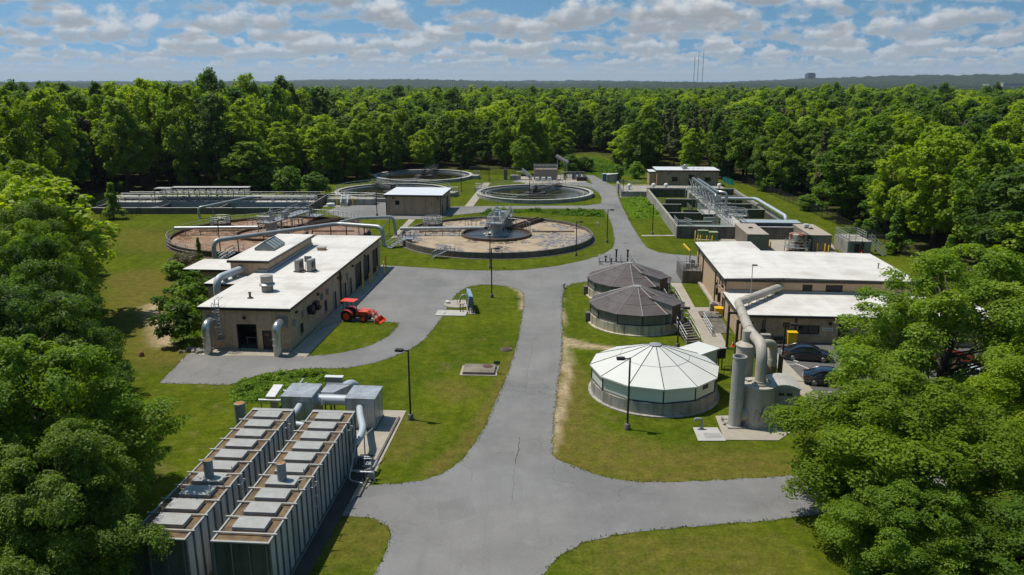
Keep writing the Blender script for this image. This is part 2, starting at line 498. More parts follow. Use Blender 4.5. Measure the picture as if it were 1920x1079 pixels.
def water_mat(name, col, rough=.06, bump=.04, col2=None, scale=.4, lo=.45, hi=.55, foam=None, froth=None):
    m = mat(name, col, rough, col2=col2, scale=scale, amt=1.0, lo=lo, hi=hi, speck=0, spec=.5)
    return m


MT['darkwater'] = water_mat('dark_tank_water', (.020, .022, .010), .08, col2=(.035, .032, .012), scale=.15)
MT['greenwater'] = water_mat('green_basin_water', (.10, .13, .02), .15, col2=(.16, .20, .03), scale=.5)
MT['greywater'] = water_mat('grey_water', (.075, .07, .066), .28)


def sludge_mat(name, base, light, dark, dark_amt):
    m = bpy.data.materials.new(name); m.use_nodes = True
    nt = m.node_tree; N, L = nt.nodes.new, nt.links.new; p = nt.nodes['Principled BSDF']
    tc = N('ShaderNodeTexCoord')

    def noise(sc, det=6, dist=0.0, r=.6):
        n = N('ShaderNodeTexNoise'); n.inputs['Scale'].default_value = sc; n.inputs['Detail'].default_value = det
        n.inputs['Distortion'].default_value = dist; n.inputs['Roughness'].default_value = r
        L(tc.outputs['Object'], n.inputs['Vector']); return n.outputs[0]

    def rng(x, a, b, c=0.0, d=1.0):
        n = N('ShaderNodeMapRange'); n.interpolation_type = 'SMOOTHSTEP'; L(x, n.inputs[0])
        for i, k in enumerate((a, b, c, d)): n.inputs[i + 1].default_value = k
        return n.outputs[0]

    def mix(f, a, b):
        n = N('ShaderNodeMix'); n.data_type = 'RGBA'
        L(f, n.inputs[0])
        for x, s_ in ((a, n.inputs[6]), (b, n.inputs[7])):
            if isinstance(x, tuple): s_.default_value = (*x, 1)
            else: L(x, s_)
        return n.outputs[2]
    c = mix(rng(noise(.5), .35, .7), base, light)
    # open patches of darker liquid between rafts of scum
    n = noise(.17, 5, .6); pat = rng(n, .45, .52)
    vor = N('ShaderNodeTexVoronoi'); vor.feature = 'DISTANCE_TO_EDGE'; vor.inputs['Scale'].default_value = .75
    md = N('ShaderNodeVectorMath'); md.operation = 'ADD'
    nz = N('ShaderNodeTexNoise'); nz.inputs['Scale'].default_value = .7; nz.inputs['Detail'].default_value = 4; L(tc.outputs['Object'], nz.inputs['Vector'])
    scl = N('ShaderNodeVectorMath'); scl.operation = 'SCALE'; L(nz.outputs['Color'], scl.inputs[0]); scl.inputs['Scale'].default_value = 2.0
    L(tc.outputs['Object'], md.inputs[0]); L(scl.outputs[0], md.inputs[1]); L(md.outputs[0], vor.inputs['Vector'])
    cell = rng(vor.outputs[0], .03, .14)
    mu = N('ShaderNodeMath'); mu.operation = 'MULTIPLY'; L(pat, mu.inputs[0]); L(cell, mu.inputs[1])
    mu2 = N('ShaderNodeMath'); mu2.operation = 'MULTIPLY'; L(mu.outputs[0], mu2.inputs[0]); mu2.inputs[1].default_value = dark_amt
    c = mix(mu2.outputs[0], c, dark)
    L(c, p.inputs['Base Color'])
    L(rng(mu.outputs[0], 0, 1, .55, .14), p.inputs['Roughness'])
    return m


MT['sludgeR'] = sludge_mat('tan_scum', (.33, .24, .14), (.42, .325, .21), (.135, .11, .095), 1.0)
MT['sludgeL'] = sludge_mat('brown_scum', (.22, .12, .062), (.33, .21, .125), (.17, .09, .05), .6)


def grass_mat():
    m = bpy.data.materials.new('lawn'); m.use_nodes = True
    nt = m.node_tree; N, L = nt.nodes.new, nt.links.new; p = nt.nodes['Principled BSDF']
    p.inputs['Roughness'].default_value = 1.0; p.inputs['Specular IOR Level'].default_value = .03
    tc = N('ShaderNodeTexCoord')

    def noise(sc, det=6, r=.6, vec=None):
        n = N('ShaderNodeTexNoise'); n.inputs['Scale'].default_value = sc; n.inputs['Detail'].default_value = det; n.inputs['Roughness'].default_value = r
        L(vec or tc.outputs['Object'], n.inputs['Vector']); return n.outputs[0]

    def rng(x, a, b, c=0.0, d=1.0):
        n = N('ShaderNodeMapRange'); L(x, n.inputs[0])
        for i, k in enumerate((a, b, c, d)): n.inputs[i + 1].default_value = k
        return n.outputs[0]

    def mix(f, a, b):
        n = N('ShaderNodeMix'); n.data_type = 'RGBA'
        L(f, n.inputs[0])
        for x, s_ in ((a, n.inputs[6]), (b, n.inputs[7])):
            if isinstance(x, tuple): s_.default_value = (*x, 1)
            else: L(x, s_)
        return n.outputs[2]

    def attr(n_):
        a = N('ShaderNodeAttribute'); a.attribute_name = n_; return a.outputs['Fac']

    def mul(a, b):
        n = N('ShaderNodeMath'); n.operation = 'MULTIPLY'; L(a, n.inputs[0]); L(b, n.inputs[1]); return n.outputs[0]
    c = mix(rng(noise(.11), .36, .66), (.046, .074, .004), (.088, .114, .006))
    c = mix(rng(noise(.55, 8, .7), .42, .70, 0, .6), c, (.112, .114, .012))
    # thin, straw-coloured wear and mowing stripes
    mp = N('ShaderNodeMapping'); mp.inputs['Scale'].default_value = (.9, .05, 1); mp.inputs['Rotation'].default_value = (0, 0, R(8)); L(tc.outputs['Object'], mp.inputs[0])
    c = mix(rng(noise(1.0, 3, .5, mp.outputs[0]), .42, .68, 0, .45), c, (.045, .068, .004))
    c = mix(mul(rng(noise(.35, 9, .75), .54, .70), rng(noise(.05, 3), .42, .6)), c, (.13, .108, .04))
    worn = mul(attr('worn'), rng(noise(.9, 8, .7), .28, .55))
    c = mix(worn, c, (.118, .098, .022))
    dirt = mul(attr('dirt'), rng(noise(1.3, 8, .7), .28, .48))
    c = mix(dirt, c, (.34, .26, .16))
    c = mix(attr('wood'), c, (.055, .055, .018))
    # blades: fine light and dark flecks
    f0 = rng(noise(1.1, 9, .78), .3, .7, .64, 1.36)
    s0 = N('ShaderNodeVectorMath'); s0.operation = 'SCALE'; L(c, s0.inputs[0]); L(f0, s0.inputs['Scale']); c = s0.outputs[0]
    f = rng(noise(5.0, 6, .8), .25, .75, .5, 1.5)
    sc = N('ShaderNodeVectorMath'); sc.operation = 'SCALE'; L(c, sc.inputs[0]); L(f, sc.inputs['Scale'])
    L(sc.outputs[0], p.inputs['Base Color'])
    bn = N('ShaderNodeBump'); bn.inputs['Strength'].default_value = .55; bn.inputs['Distance'].default_value = .06
    L(noise(6.0, 6, .8), bn.inputs['Height']); L(bn.outputs[0], p.inputs['Normal'])
    return m


def asphalt_mat(name, k=1.0, tint=(.190, .186, .180)):
    m = bpy.data.materials.new(name); m.use_nodes = True
    nt = m.node_tree; N, L = nt.nodes.new, nt.links.new; p = nt.nodes['Principled BSDF']
    p.inputs['Roughness'].default_value = .9; p.inputs['Specular IOR Level'].default_value = .25
    tc = N('ShaderNodeTexCoord')

    def noise(sc, det=6, r=.6, vec=None):
        n = N('ShaderNodeTexNoise'); n.inputs['Scale'].default_value = sc; n.inputs['Detail'].default_value = det; n.inputs['Roughness'].default_value = r
        L(vec or tc.outputs['Object'], n.inputs['Vector']); return n.outputs[0]

    def rng(x, a, b, c=0.0, d=1.0):
        n = N('ShaderNodeMapRange'); L(x, n.inputs[0])
        for i, q in enumerate((a, b, c, d)): n.inputs[i + 1].default_value = q
        return n.outputs[0]

    def mix(f, a, b):
        n = N('ShaderNodeMix'); n.data_type = 'RGBA'
        L(f, n.inputs[0])
        for x, s_ in ((a, n.inputs[6]), (b, n.inputs[7])):
            if isinstance(x, tuple): s_.default_value = (*x, 1)
            else: L(x, s_)
        return n.outputs[2]
    t = tuple(q * k for q in tint)
    c = mix(rng(noise(.12, 5), .38, .66), t, tuple(q * .74 for q in t))
    c = mix(rng(noise(.045, 8, .65), .47, .60, 0, .5), c, (t[0] * 1.20, t[1] * 1.15, t[2] * 1.05))
    c = mix(rng(noise(.5, 8, .7), .5, .75, 0, .55), c, tuple(q * 1.22 for q in t))
    mp = N('ShaderNodeMapping'); mp.inputs['Scale'].default_value = (.8, .06, 1); L(tc.outputs['Object'], mp.inputs[0])
    c = mix(rng(noise(1.0, 4, .6, mp.outputs[0]), .5, .72, 0, .5), c, tuple(q * .78 for q in t))
    # hairline cracks
    v = N('ShaderNodeTexVoronoi'); v.feature = 'DISTANCE_TO_EDGE'; v.inputs['Scale'].default_value = .16
    nz = N('ShaderNodeTexNoise'); nz.inputs['Scale'].default_value = .35; nz.inputs['Detail'].default_value = 6; L(tc.outputs['Object'], nz.inputs['Vector'])
    sc = N('ShaderNodeVectorMath'); sc.operation = 'SCALE'; L(nz.outputs['Color'], sc.inputs[0]); sc.inputs['Scale'].default_value = 5.0
    ad = N('ShaderNodeVectorMath'); ad.operation = 'ADD'; L(tc.outputs['Object'], ad.inputs[0]); L(sc.outputs[0], ad.inputs[1]); L(ad.outputs[0], v.inputs['Vector'])
    cr = rng(v.outputs[0], .0, .012, .55, 0)
    mk = N('ShaderNodeMath'); mk.operation = 'MULTIPLY'; L(cr, mk.inputs[0]); L(rng(noise(.06, 3), .48, .6), mk.inputs[1])
    c = mix(mk.outputs[0], c, tuple(q * .35 for q in t))
    f = rng(noise(9.0, 4, .8), .25, .75, .86, 1.14)
    s2 = N('ShaderNodeVectorMath'); s2.operation = 'SCALE'; L(c, s2.inputs[0]); L(f, s2.inputs['Scale'])
    L(s2.outputs[0], p.inputs['Base Color'])
    return m


def leaf_mat(name, dark, mid, light, trans=.28):
    m = bpy.data.materials.new(name); m.use_nodes = True
    nt = m.node_tree; N, L = nt.nodes.new, nt.links.new
    p = nt.nodes['Principled BSDF']; p.inputs['Roughness'].default_value = .55; p.inputs['Specular IOR Level'].default_value = .28
    a = N('ShaderNodeAttribute'); a.attribute_name = 'tint'
    oi = N('ShaderNodeObjectInfo')
    m1 = N('ShaderNodeMath'); m1.operation = 'MULTIPLY_ADD'; L(oi.outputs['Random'], m1.inputs[0]); m1.inputs[1].default_value = .8; m1.inputs[2].default_value = -.40
    ad = N('ShaderNodeMath'); ad.operation = 'ADD'; L(a.outputs['Fac'], ad.inputs[0]); L(m1.outputs[0], ad.inputs[1])
    cr = N('ShaderNodeValToRGB'); L(ad.outputs[0], cr.inputs[0])
    e = cr.color_ramp.elements; e[0].position = 0; e[0].color = (*dark, 1); e[1].position = 1; e[1].color = (*light, 1)
    k = e.new(.5); k.color = (*mid, 1)
    L(cr.outputs[0], p.inputs['Base Color'])
    tr = N('ShaderNodeBsdfTranslucent')
    hs = N('ShaderNodeHueSaturation'); hs.inputs['Value'].default_value = 1.35; hs.inputs['Saturation'].default_value = 1.1; L(cr.outputs[0], hs.inputs['Color'])
    L(hs.outputs[0], tr.inputs[0])
    mx = N('ShaderNodeMixShader'); mx.inputs[0].default_value = trans
    L(p.outputs[0], mx.inputs[1]); L(tr.outputs[0], mx.inputs[2])
    L(mx.outputs[0], nt.nodes['Material Output'].inputs[0])
    return m


MT['lawn'] = grass_mat()
MT['asphalt'] = asphalt_mat('old_asphalt')
MT['asphalt2'] = asphalt_mat('parking_asphalt', .56)
MT['leaf'] = leaf_mat('broad_leaves', (.048, .100, .009), (.130, .225, .016), (.265, .365, .032), .50)
MT['leafdark'] = leaf_mat('dark_leaves', (.040, .088, .012), (.090, .160, .020), (.165, .245, .03), .48)
MT['leafbright'] = leaf_mat('bright_leaves', (.13, .205, .010), (.25, .35, .018), (.36, .45, .036), .54)
MT['leafpine'] = leaf_mat('pine_needles', (.05, .066, .018), (.092, .110, .03), (.15, .165, .045), .3)
MT['leafbrown'] = leaf_mat('reddish_leaves', (.03, .026, .012), (.055, .045, .020), (.085, .06, .028), .15)
MT['weeds'] = leaf_mat('weed_leaves', (.075, .15, .012), (.15, .26, .02), (.25, .36, .035), .42)
MT['tuft'] = leaf_mat('grass_blades', (.06, .088, .006), (.095, .122, .008), (.14, .15, .018), .4)
MT['drygrass'] = leaf_mat('dry_stalks', (.06, .05, .025), (.10, .08, .04), (.15, .12, .06), .15)
# ------------------------------------------------------------------ the setting: ground, roads, paths, hills
rng = np.random.default_rng(7)
random.seed(7)
LEDGE = ([-20, 20, 38, 60, 85, 110, 132, 150, 166, 192, 197], [-24, -27, -32, -39, -51, -66, -80, -92, -100, -101, -60])
BACK = ([-300, -101, -60, -46, -38, -10, 8, 16, 21, 25, 34, 38, 52, 61, 66, 300], [196, 196, 202, 214, 240, 247, 244, 252, 290, 300, 296, 244, 229, 217, 190, 190])
RIGHT = ([-20, 46, 60, 84, 92, 240], [36, 47, 61, 62, 65.5, 65.5])


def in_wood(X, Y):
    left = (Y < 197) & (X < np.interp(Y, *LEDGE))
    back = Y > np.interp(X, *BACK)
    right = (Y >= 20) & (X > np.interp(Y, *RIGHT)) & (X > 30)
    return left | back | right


def poly_dist(X, Y, pts):
    d = np.full(X.shape, 1e9)
    for a, b in zip(pts, pts[1:]):
        ax, ay, bx, by = a[0], a[1], b[0], b[1]
        L2 = (bx - ax) ** 2 + (by - ay) ** 2 + 1e-9
        t = np.clip(((X - ax) * (bx - ax) + (Y - ay) * (by - ay)) / L2, 0, 1)
        d = np.minimum(d, np.hypot(X - ax - t * (bx - ax), Y - ay - t * (by - ay)))
    return d


def pxline(*q):
    return [at(*p) for p in q]


ROAD = [(690, 1180), (703, 1079), (722, 1040), (732, 1005), (727, 988), (703, 973), (664, 968), (629, 966), (693, 910), (740, 908), (790, 902), (832, 888),
        (862, 866), (886, 840), (905, 808), (925, 765), (945, 720), (960, 680), (970, 640), (978, 600), (982, 568), (982, 553), (975, 545), (958, 539),
        (930, 535), (902, 534), (880, 538), (864, 546), (852, 557), (842, 572), (832, 592), (815, 615), (795, 638), (770, 656), (735, 671), (700, 682),
        (650, 691), (600, 691), (550, 694), (500, 701), (430, 722), (298, 719), (352, 664), (386, 655), (545, 660), (562, 670), (620, 665), (670, 656),
        (705, 644), (730, 630), (746, 613), (747, 606), (700, 604), (637, 603), (570, 632), (716, 499), (735, 499), (800, 503), (860, 507), (920, 508), (980, 507), (1040, 500),
        (1090, 490), (1130, 478), (1148, 466), (1153, 452), (1148, 425), (1140, 405), (1133, 393), (1050, 391.5), (950, 392), (900, 399), (850, 404),
        (818, 411), (690, 412), (640, 408), (610, 398), (640, 384), (660, 378), (724, 380), (845, 388), (900, 387), (1000, 386.5), (1100, 386), (1127, 382), (1128, 372), (1122, 362), (1108, 352),
        (1085, 349), (1040, 346), (985, 344), (960, 341), (975, 337), (1050, 338), (1090, 340), (1111, 345.5), (1098, 329), (1113, 329), (1150, 349), (1185, 351), (1183, 357),
        (1158, 361), (1160, 372), (1168, 390), (1180, 415), (1195, 440), (1205, 455), (1215, 466), (1235, 474), (1265, 478), (1316, 481), (1316, 531),
        (1240, 529), (1170, 528), (1100, 529), (1075, 532), (1059, 540), (1054, 560), (1054, 600), (1055, 640), (1052, 680), (1045, 730), (1040, 780), (1036, 830),
        (1036, 853), (1046, 863), (1075, 875), (1110, 888), (1150, 899), (1200, 905), (1300, 903), (1400, 898), (1450, 895), (1600, 884), (1760, 870), (1790, 940), (1600, 958),
        (1500, 970), (1450, 976), (1350, 984), (1250, 992), (1150, 1004), (1090, 1020), (1052, 1041), (1032, 1060), (1018, 1080), (1000, 1180)]


def sheet(name, pts, z, m, jitter=.0, step=.8, label=None, kind='structure', parent=None):
    """flat polygon laid at height z; edges slightly ragged"""
    pts = [Vector(p) for p in pts]
    out = []
    r_ = random.Random(hash(name) % 1000 if False else len(pts) * 13)
    if jitter:
        for a, b in zip(pts, pts[1:] + pts[:1]):
            n = max(1, int((b - a).length / step)); d = (b - a).normalized(); nn = V(-d.y, d.x, 0)
            for i in range(n):
                out.append(a.lerp(b, i / n) + nn * r_.uniform(-jitter, jitter))
    else: out = pts
    out = [V(p.x, p.y, z) for p in out]
    from mathutils.geometry import tessellate_polygon
    tris = tessellate_polygon([out])
    mb = MB()
    fs = []
    for t in tris:
        a, b, c = (out[i] for i in t)
        fs.append(t if (b - a).cross(c - a).z > 0 else (t[0], t[2], t[1]))
    mb.add(out, fs)
    o = mb.build(name, m, parent)
    if kind: o['kind'] = kind
    return o


def ground():
    def axis(a, b, step, far):
        core = np.arange(a, b + 1e-6, step)
        out = []; s = step; x = 0
        while x < far:
            s *= 1.35; x += s; out.append(x)
        out = np.array(out)
        return np.concatenate([(a - out)[::-1], core, b + out])
    xs = axis(-105, 90, .6, 20000); ys = axis(18, 262, .6, 20000)
    X, Y = np.meshgrid(xs, ys)
    nx, ny = len(xs), len(ys)
    Z = np.zeros_like(X)
    co = np.stack([X, Y, Z], -1).reshape(-1, 3).astype(np.float32)
    i = np.arange(nx * ny).reshape(ny, nx)
    f = np.stack([i[:-1, :-1], i[:-1, 1:], i[1:, 1:], i[1:, :-1]], -1).reshape(-1)
    me = np_mesh('ground', co, f, 4)
    dirt = np.zeros(X.shape); worn = np.zeros(X.shape)

    def stroke(arr, pts, w, soft=.6, k=1.0):
        d = poly_dist(X, Y, pts)
        np.maximum(arr, k * np.clip((w + soft - d) / soft, 0, 1), out=arr)
    # tyre tracks and bare strips beside the road by the white roofed tank
    stroke(dirt, pxline((1056, 636), (1075, 640), (1100, 647), (1150, 655), (1185, 655)), .22)
    stroke(dirt, pxline((1058, 645), (1090, 650), (1140, 652)), .25)
    stroke(dirt, pxline((1060, 650), (1068, 680), (1062, 720), (1055, 760), (1046, 800), (1040, 830)), .10, .42)
    stroke(dirt, pxline((1055, 560), (1056, 620), (1054, 680), (1047, 740), (1040, 800), (1037, 850)), .03, .25)
    stroke(dirt, pxline((960, 537), (980, 548), (985, 560), (982, 580)), .25, .4)
    stroke(dirt, pxline((1000, 340), (1085, 347), (1220, 347)), .5, .8, .6)
    stroke(dirt, pxline((298, 575), (312, 605), (322, 640)), .9, 1.8, 1.0)
    stroke(worn, pxline((265, 520), (290, 570), (315, 620), (345, 655)), 3, 4)
    stroke(worn, pxline((1060, 860), (1120, 850), (1250, 870), (1440, 880)), 1.5, 2.5, .9)
    stroke(worn, pxline((1140, 850), (1240, 880)), 2.2, 2.0, .9)
    stroke(worn, pxline((1060, 700), (1060, 830)), 1.2, 2)
    stroke(worn, pxline((970, 660), (930, 745), (880, 830), (800, 890)), .3, .9)
    stroke(worn, pxline((240, 440), (310, 460)), 3, 6, .6)
    stroke(worn, pxline((1180, 1040), (1400, 1060)), 1, 4, .7)
    stroke(worn, pxline((640, 1000), (700, 1010)), 1, 3, .7)
    stroke(worn, pxline((840, 725), (860, 740)), .8, 2, .8)
    stroke(worn, pxline((715, 850), (760, 835), (770, 800)), .8, 1.8, .7)
    stroke(worn, pxline((1220, 495), (1300, 505)), 1, 3, .5)
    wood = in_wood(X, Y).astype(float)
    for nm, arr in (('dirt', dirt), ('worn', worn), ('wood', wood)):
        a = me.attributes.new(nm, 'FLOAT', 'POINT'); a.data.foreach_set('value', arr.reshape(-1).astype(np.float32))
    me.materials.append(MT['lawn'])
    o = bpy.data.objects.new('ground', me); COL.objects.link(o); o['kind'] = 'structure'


def np_mesh(name, co, loops, k):
    me = bpy.data.meshes.new(name)
    nf = len(loops) // k
    me.vertices.add(len(co)); me.vertices.foreach_set('co', np.asarray(co, np.float32).reshape(-1))
    me.loops.add(len(loops)); me.loops.foreach_set('vertex_index', np.asarray(loops, np.int32))
    me.polygons.add(nf); me.polygons.foreach_set('loop_start', np.arange(0, nf * k, k, dtype=np.int32))
    me.update(calc_edges=True)
    return me


ground()
sheet('road', [at(*p) for p in ROAD], .02, MT['asphalt'], .09, .5)
sheet('parking_lot', [at(*p) for p in ((1440, 643), (1462, 668), (1528, 735), (1590, 790), (1700, 800))] + [V(57, 52, 0), V(57, 77.0, 0), V(26.0, 77.05, 0)], .024, MT['asphalt2'], .03)
sheet('parking_sidewalk', pxline((1415, 640), (1441, 644), (1463, 669), (1528, 736), (1560, 764), (1530, 768), (1500, 740), (1430, 660)), .045, MT['concrete'])
sheet('sidewalk', pxline((1255, 531), (1277, 531), (1303, 577), (1334, 577), (1340, 604), (1364, 650), (1350, 656), (1326, 658), (1318, 645), (1302, 603), (1287, 580), (1270, 548)), .045, MT['concrete'])
sheet('tank_path', pxline((733, 447), (742, 447), (779, 412), (766, 412)), .045, MT['concrete'])
sheet('clarifier_path', pxline((871, 388), (887, 388), (920, 343), (907, 343)), .045, MT['concrete'])
sheet('far_path', pxline((1203, 441.5), (1203, 443.5), (1318, 443), (1318, 441)), .045, MT['concrete'])
sheet('basin_path', pxline((1162, 369.2), (1162, 370.6), (1221, 370.3), (1221, 369)), .045, MT['concrete'])
sheet('clarifier_walk', pxline((600, 386), (601, 388.5), (645, 388), (645, 386)), .045, MT['concrete'])
sheet('electrical_pad', pxline((1330, 436), (1490, 434), (1560, 458), (1570, 476), (1500, 476), (1420, 470), (1365, 465), (1348, 452)), .04, MT['concrete'])
sheet('bay_apron', pxline((548, 659), (572, 672), (640, 604), (735, 501), (716, 497)), .035, MT['concrete'])
sheet('front_apron', pxline((356, 664), (390, 668), (480, 668), (572, 670), (548, 655), (386, 652)), .04, MT['concrete'])
sheet('unit_pad', pxline((625, 972), (693, 910), (762, 771), (716, 770), (640, 800), (560, 1000), (500, 1120), (560, 1120)), .04, MT['concrete'])
sheet('lift_pad', pxline((960, 332), (985, 345), (1100, 342), (1090, 326), (1030, 330)), .035, MT['concrete'])
sheet('scrubber_pad', pxline((1341, 781), (1358, 826), (1460, 827), (1500, 800), (1445, 778)), .05, MT['concrete'])
sheet('drain_slab', pxline((1299, 803), (1309, 828), (1361, 828), (1345, 803)), .06, MT['conc_rim'])
mb = MB()
for p in (((1545, 692), (1640, 694)), ((1468, 683), (1500, 683.5)), ((1530, 735), (1650, 737))):
    a, b = at(*p[0], .03), at(*p[1], .03)
    mb.add([a + V(0, -.05, 0), b + V(0, -.05, 0), b + V(0, .05, 0), a + V(0, .05, 0)], [(0, 1, 2, 3)])
mb.build('parking_lines', MT['white'])['kind'] = 'structure'


def crack(pts, w):
    mb_ = MB(); pts = [at(*p, .027) for p in pts]; rr = random.Random(3)
    out = []
    for a, b in zip(pts, pts[1:]):
        n = max(2, int((b - a).length / .35))
        out += [a.lerp(b, i / n) + V(rr.uniform(-.07, .07), rr.uniform(-.05, .05), 0) for i in range(n)]
    for a, b in zip(out, out[1:]):
        d = (b - a).normalized(); s_ = V(-d.y, d.x, 0) * w * rr.uniform(.3, 1)
        mb_.add([a - s_, b - s_ * .9, b + s_ * .9, a + s_], [(0, 1, 2, 3)])
    return mb_


for q, w_ in ((((975, 820), (973, 838), (967, 860), (964, 875)), .045), (((860, 868), (885, 880), (882, 910)), .012), (((985, 735), (990, 690), (1000, 640)), .02),
              (((1185, 470), (1205, 480), (1195, 490), (1188, 478)), .03), (((964, 880), (963, 900), (958, 950)), .015)):
    crack(q, w_).build('road_crack', mat('crack_tar', (.085, .083, .08), .9) if 'crack_tar' not in bpy.data.materials else bpy.data.materials['crack_tar'])['kind'] = 'structure'


for q, k_ in ((((905, 560 - 30), (955, 528), (958, 518), (900, 519)), .9), (((990, 660), (1030, 660), (1026, 720), (985, 722)), 1.06), (((820, 945), (880, 930), (895, 965), (825, 985)), .92),
             (((1155, 380), (1178, 408), (1166, 412), (1150, 388)), .9), (((720, 520), (800, 520), (790, 560), (700, 560)), 1.05)):
    mm_ = 'asphalt_patch_%d' % round(k_ * 100)
    sheet('road_patch', [at(*p) for p in q], .0245, asphalt_mat('asphalt_patch', k_), .04, .3)


def hills():
    """far wooded country and its ridges beyond the plant"""
    rr = np.concatenate([np.geomspace(1350, 3000, 60), np.geomspace(3050, 9000, 70)])
    az = np.linspace(-.80, .80, 620)
    A, RR = np.meshgrid(az, rr)
    g = np.random.default_rng(3)
    bump = g.normal(0, 1, A.shape)
    bump = (bump + np.roll(bump, 1, 1) + np.roll(bump, 1, 0) + np.roll(bump, (1, 1), (0, 1))) / 2
    und = np.zeros_like(A)
    for k in range(9):
        und += np.sin(A * g.uniform(4, 26) + RR * g.uniform(.0005, .003) + g.uniform(0, 6)) * g.uniform(.6, 1.6)
    t = np.clip((RR - 1400) / 3500, 0, 1)
    Z = 15 + 1.2 * und * (.4 + 2.2 * t) + bump * (1.6 + 1.5 * t)
    Z += np.clip((RR - 2600) / 2200, 0, 1) * (9 + 46 * np.clip((A - .22) / .35, 0, 1) ** 1.1 + 14 * np.clip((-A - .0) / .25, 0, 1) * np.clip((A + .45) / .2, 0, 1))
    Z[0] = -2
    co = np.stack([np.sin(A) * RR, np.cos(A) * RR, Z], -1).reshape(-1, 3)
    ny, nx = A.shape; i = np.arange(nx * ny).reshape(ny, nx)
    f = np.stack([i[:-1, :-1], i[:-1, 1:], i[1:, 1:], i[1:, :-1]], -1).reshape(-1)
    me = np_mesh('hills', co, f, 4)
    me.materials.append(mat('far_wood', (.014, .030, .016), .95, col2=(.026, .045, .018), scale=.02, amt=1, bscale=.05, speck=.12))
    o = bpy.data.objects.new('hills', me); COL.objects.link(o); o['kind'] = 'structure'


hills()

# ------------------------------------------------------------------ building helpers


class Wall:
    """axis-aligned building block in its thing's frame"""
    def __init__(s, x0, y0, x1, y1, z0, z1): s.x0, s.y0, s.x1, s.y1, s.z0, s.z1 = x0, y0, x1, y1, z0, z1

    def P(s, side, u, n):
        return {'S': (u, s.y0 - n), 'N': (u, s.y1 + n), 'E': (s.x1 + n, u), 'W': (s.x0 - n, u)}[side]

    def box(s, mb, side, u0, u1, n0, n1, z0, z1):
        a, b = s.P(side, u0, n0), s.P(side, u1, n1)
        return mb.box(a[0], a[1], z0, b[0], b[1], z1)

    def walls(s, mb, ops={}, t=.25):
        for side in 'SNEW':
            a, b = (s.x0, s.x1) if side in 'SN' else (s.y0 + t, s.y1 - t)
            op = ops.get(side, [])
            us = sorted({a, b} | {o[0] for o in op} | {o[1] for o in op})
            for u0, u1 in zip(us, us[1:]):
                zs = [s.z0, s.z1]
                holes = sorted([(o[2], o[3]) for o in op if o[0] <= u0 + 1e-6 and o[1] >= u1 - 1e-6])
                z = s.z0
                for h0, h1 in holes:
                    if h0 > z + 1e-6: s.box(mb, side, u0, u1, -t, 0, z, h0)
                    z = h1
                if z < s.z1 - 1e-6: s.box(mb, side, u0, u1, -t, 0, z, s.z1)
        return mb

    def window(s, par, side, a, b, z0, z1, panes=2, m='frame'):
        f = MB(); w = .07
        s.box(f, side, a, b, -.14, -.04, z0, z0 + w); s.box(f, side, a, b, -.14, -.04, z1 - w, z1)
        for u in [a] + [a + (b - a) * (i + 1) / panes - w / 2 for i in range(panes - 1)] + [b - w]:
            s.box(f, side, u, u + w, -.14, -.042, z0 + w, z1 - w)
        o = f.build('window', MT[m], par)
        g = MB(); s.box(g, side, a + .01, b - .01, -.125, -.10, z0 + .01, z1 - .01); g.build('pane', MT['glass'], o)
        sl = MB(); s.box(sl, side, a - .08, b + .08, .003, .07, z0 - .09, z0 - .005); sl.build('sill', MT['conc_wall'], o)
        return o

    def door(s, par, side, a, b, z1, m='doorgrey', name='door', handle=True, ribs=0, z0=0.03):
        f = MB(); s.box(f, side, a, b, -.16, -.10, z0, z1)
        if ribs:
            for i in range(ribs):
                z = z0 + (z1 - z0) * (i + .5) / ribs; s.box(f, side, a + .02, b - .02, -.0995, -.075, z - .02, z + .02)
        o = f.build(name, MT[m], par)
        fr = MB()
        s.box(fr, side, a, a + .07, -.0985, .012, z0, z1); s.box(fr, side, b - .07, b, -.0985, .012, z0, z1); s.box(fr, side, a + .07, b - .07, -.0985, .012, z1 - .07, z1)
        fr.build('frame', MT['frame'], o)
        if handle:
            h = MB(); s.box(h, side, b - .2, b - .13, -.0985, -.03, 1.0, 1.12); h.build('handle', MT['rail'], o)
        return o

    def light(s, par, side, u, z):
        f = MB(); s.box(f, side, u - .16, u + .16, .002, .22, z, z + .2); s.box(f, side, u - .13, u + .13, .03, .19, z - .06, z - .002)
        return f.build('wall_light', MT['black'], par)

    def louvre(s, par, side, a, b, z0, z1, name='louvre'):
        f = MB()
        s.box(f, side, a, b, -.14, -.11, z0, z1)
        n = max(3, int((z1 - z0) / .14))
        for i in range(n):
            z = z0 + (z1 - z0) * (i + .5) / n; s.box(f, side, a + .03, b - .03, -.108, -.03, z - .03, z + .01)
        s.box(f, side, a - .05, a, -.03, .02, z0 - .05, z1 + .05); s.box(f, side, b, b + .05, -.03, .02, z0 - .05, z1 + .05)
        return f.build(name, MT['frame'], par)


def flat_roof(par, x0, y0, x1, y1, z, oh=.3, th=.38, m='roof', ridge=None, f='fascia', name='roof', pts=None):
    """membrane deck with a dark fascia band round it; pts for a polygon outline"""
    if pts is None: pts = [(x0 - oh, y0 - oh), (x1 + oh, y0 - oh), (x1 + oh, y1 + oh), (x0 - oh, y1 + oh)]
    zt = ridge if ridge else (lambda x, y: z)
    ro = MB(); ro.prism(pts, (lambda x, y: zt(x, y) - .02), (lambda x, y: zt(x, y) + .03)); r = ro.build(name, MT[m], par)
    fa = MB(); n = len(pts); cx = sum(p[0] for p in pts) / n; cy = sum(p[1] for p in pts) / n
    fa.prism(pts, (lambda x, y: zt(x, y) - th), (lambda x, y: zt(x, y) - .024)); fa.build('fascia', MT[f], r)
    return r


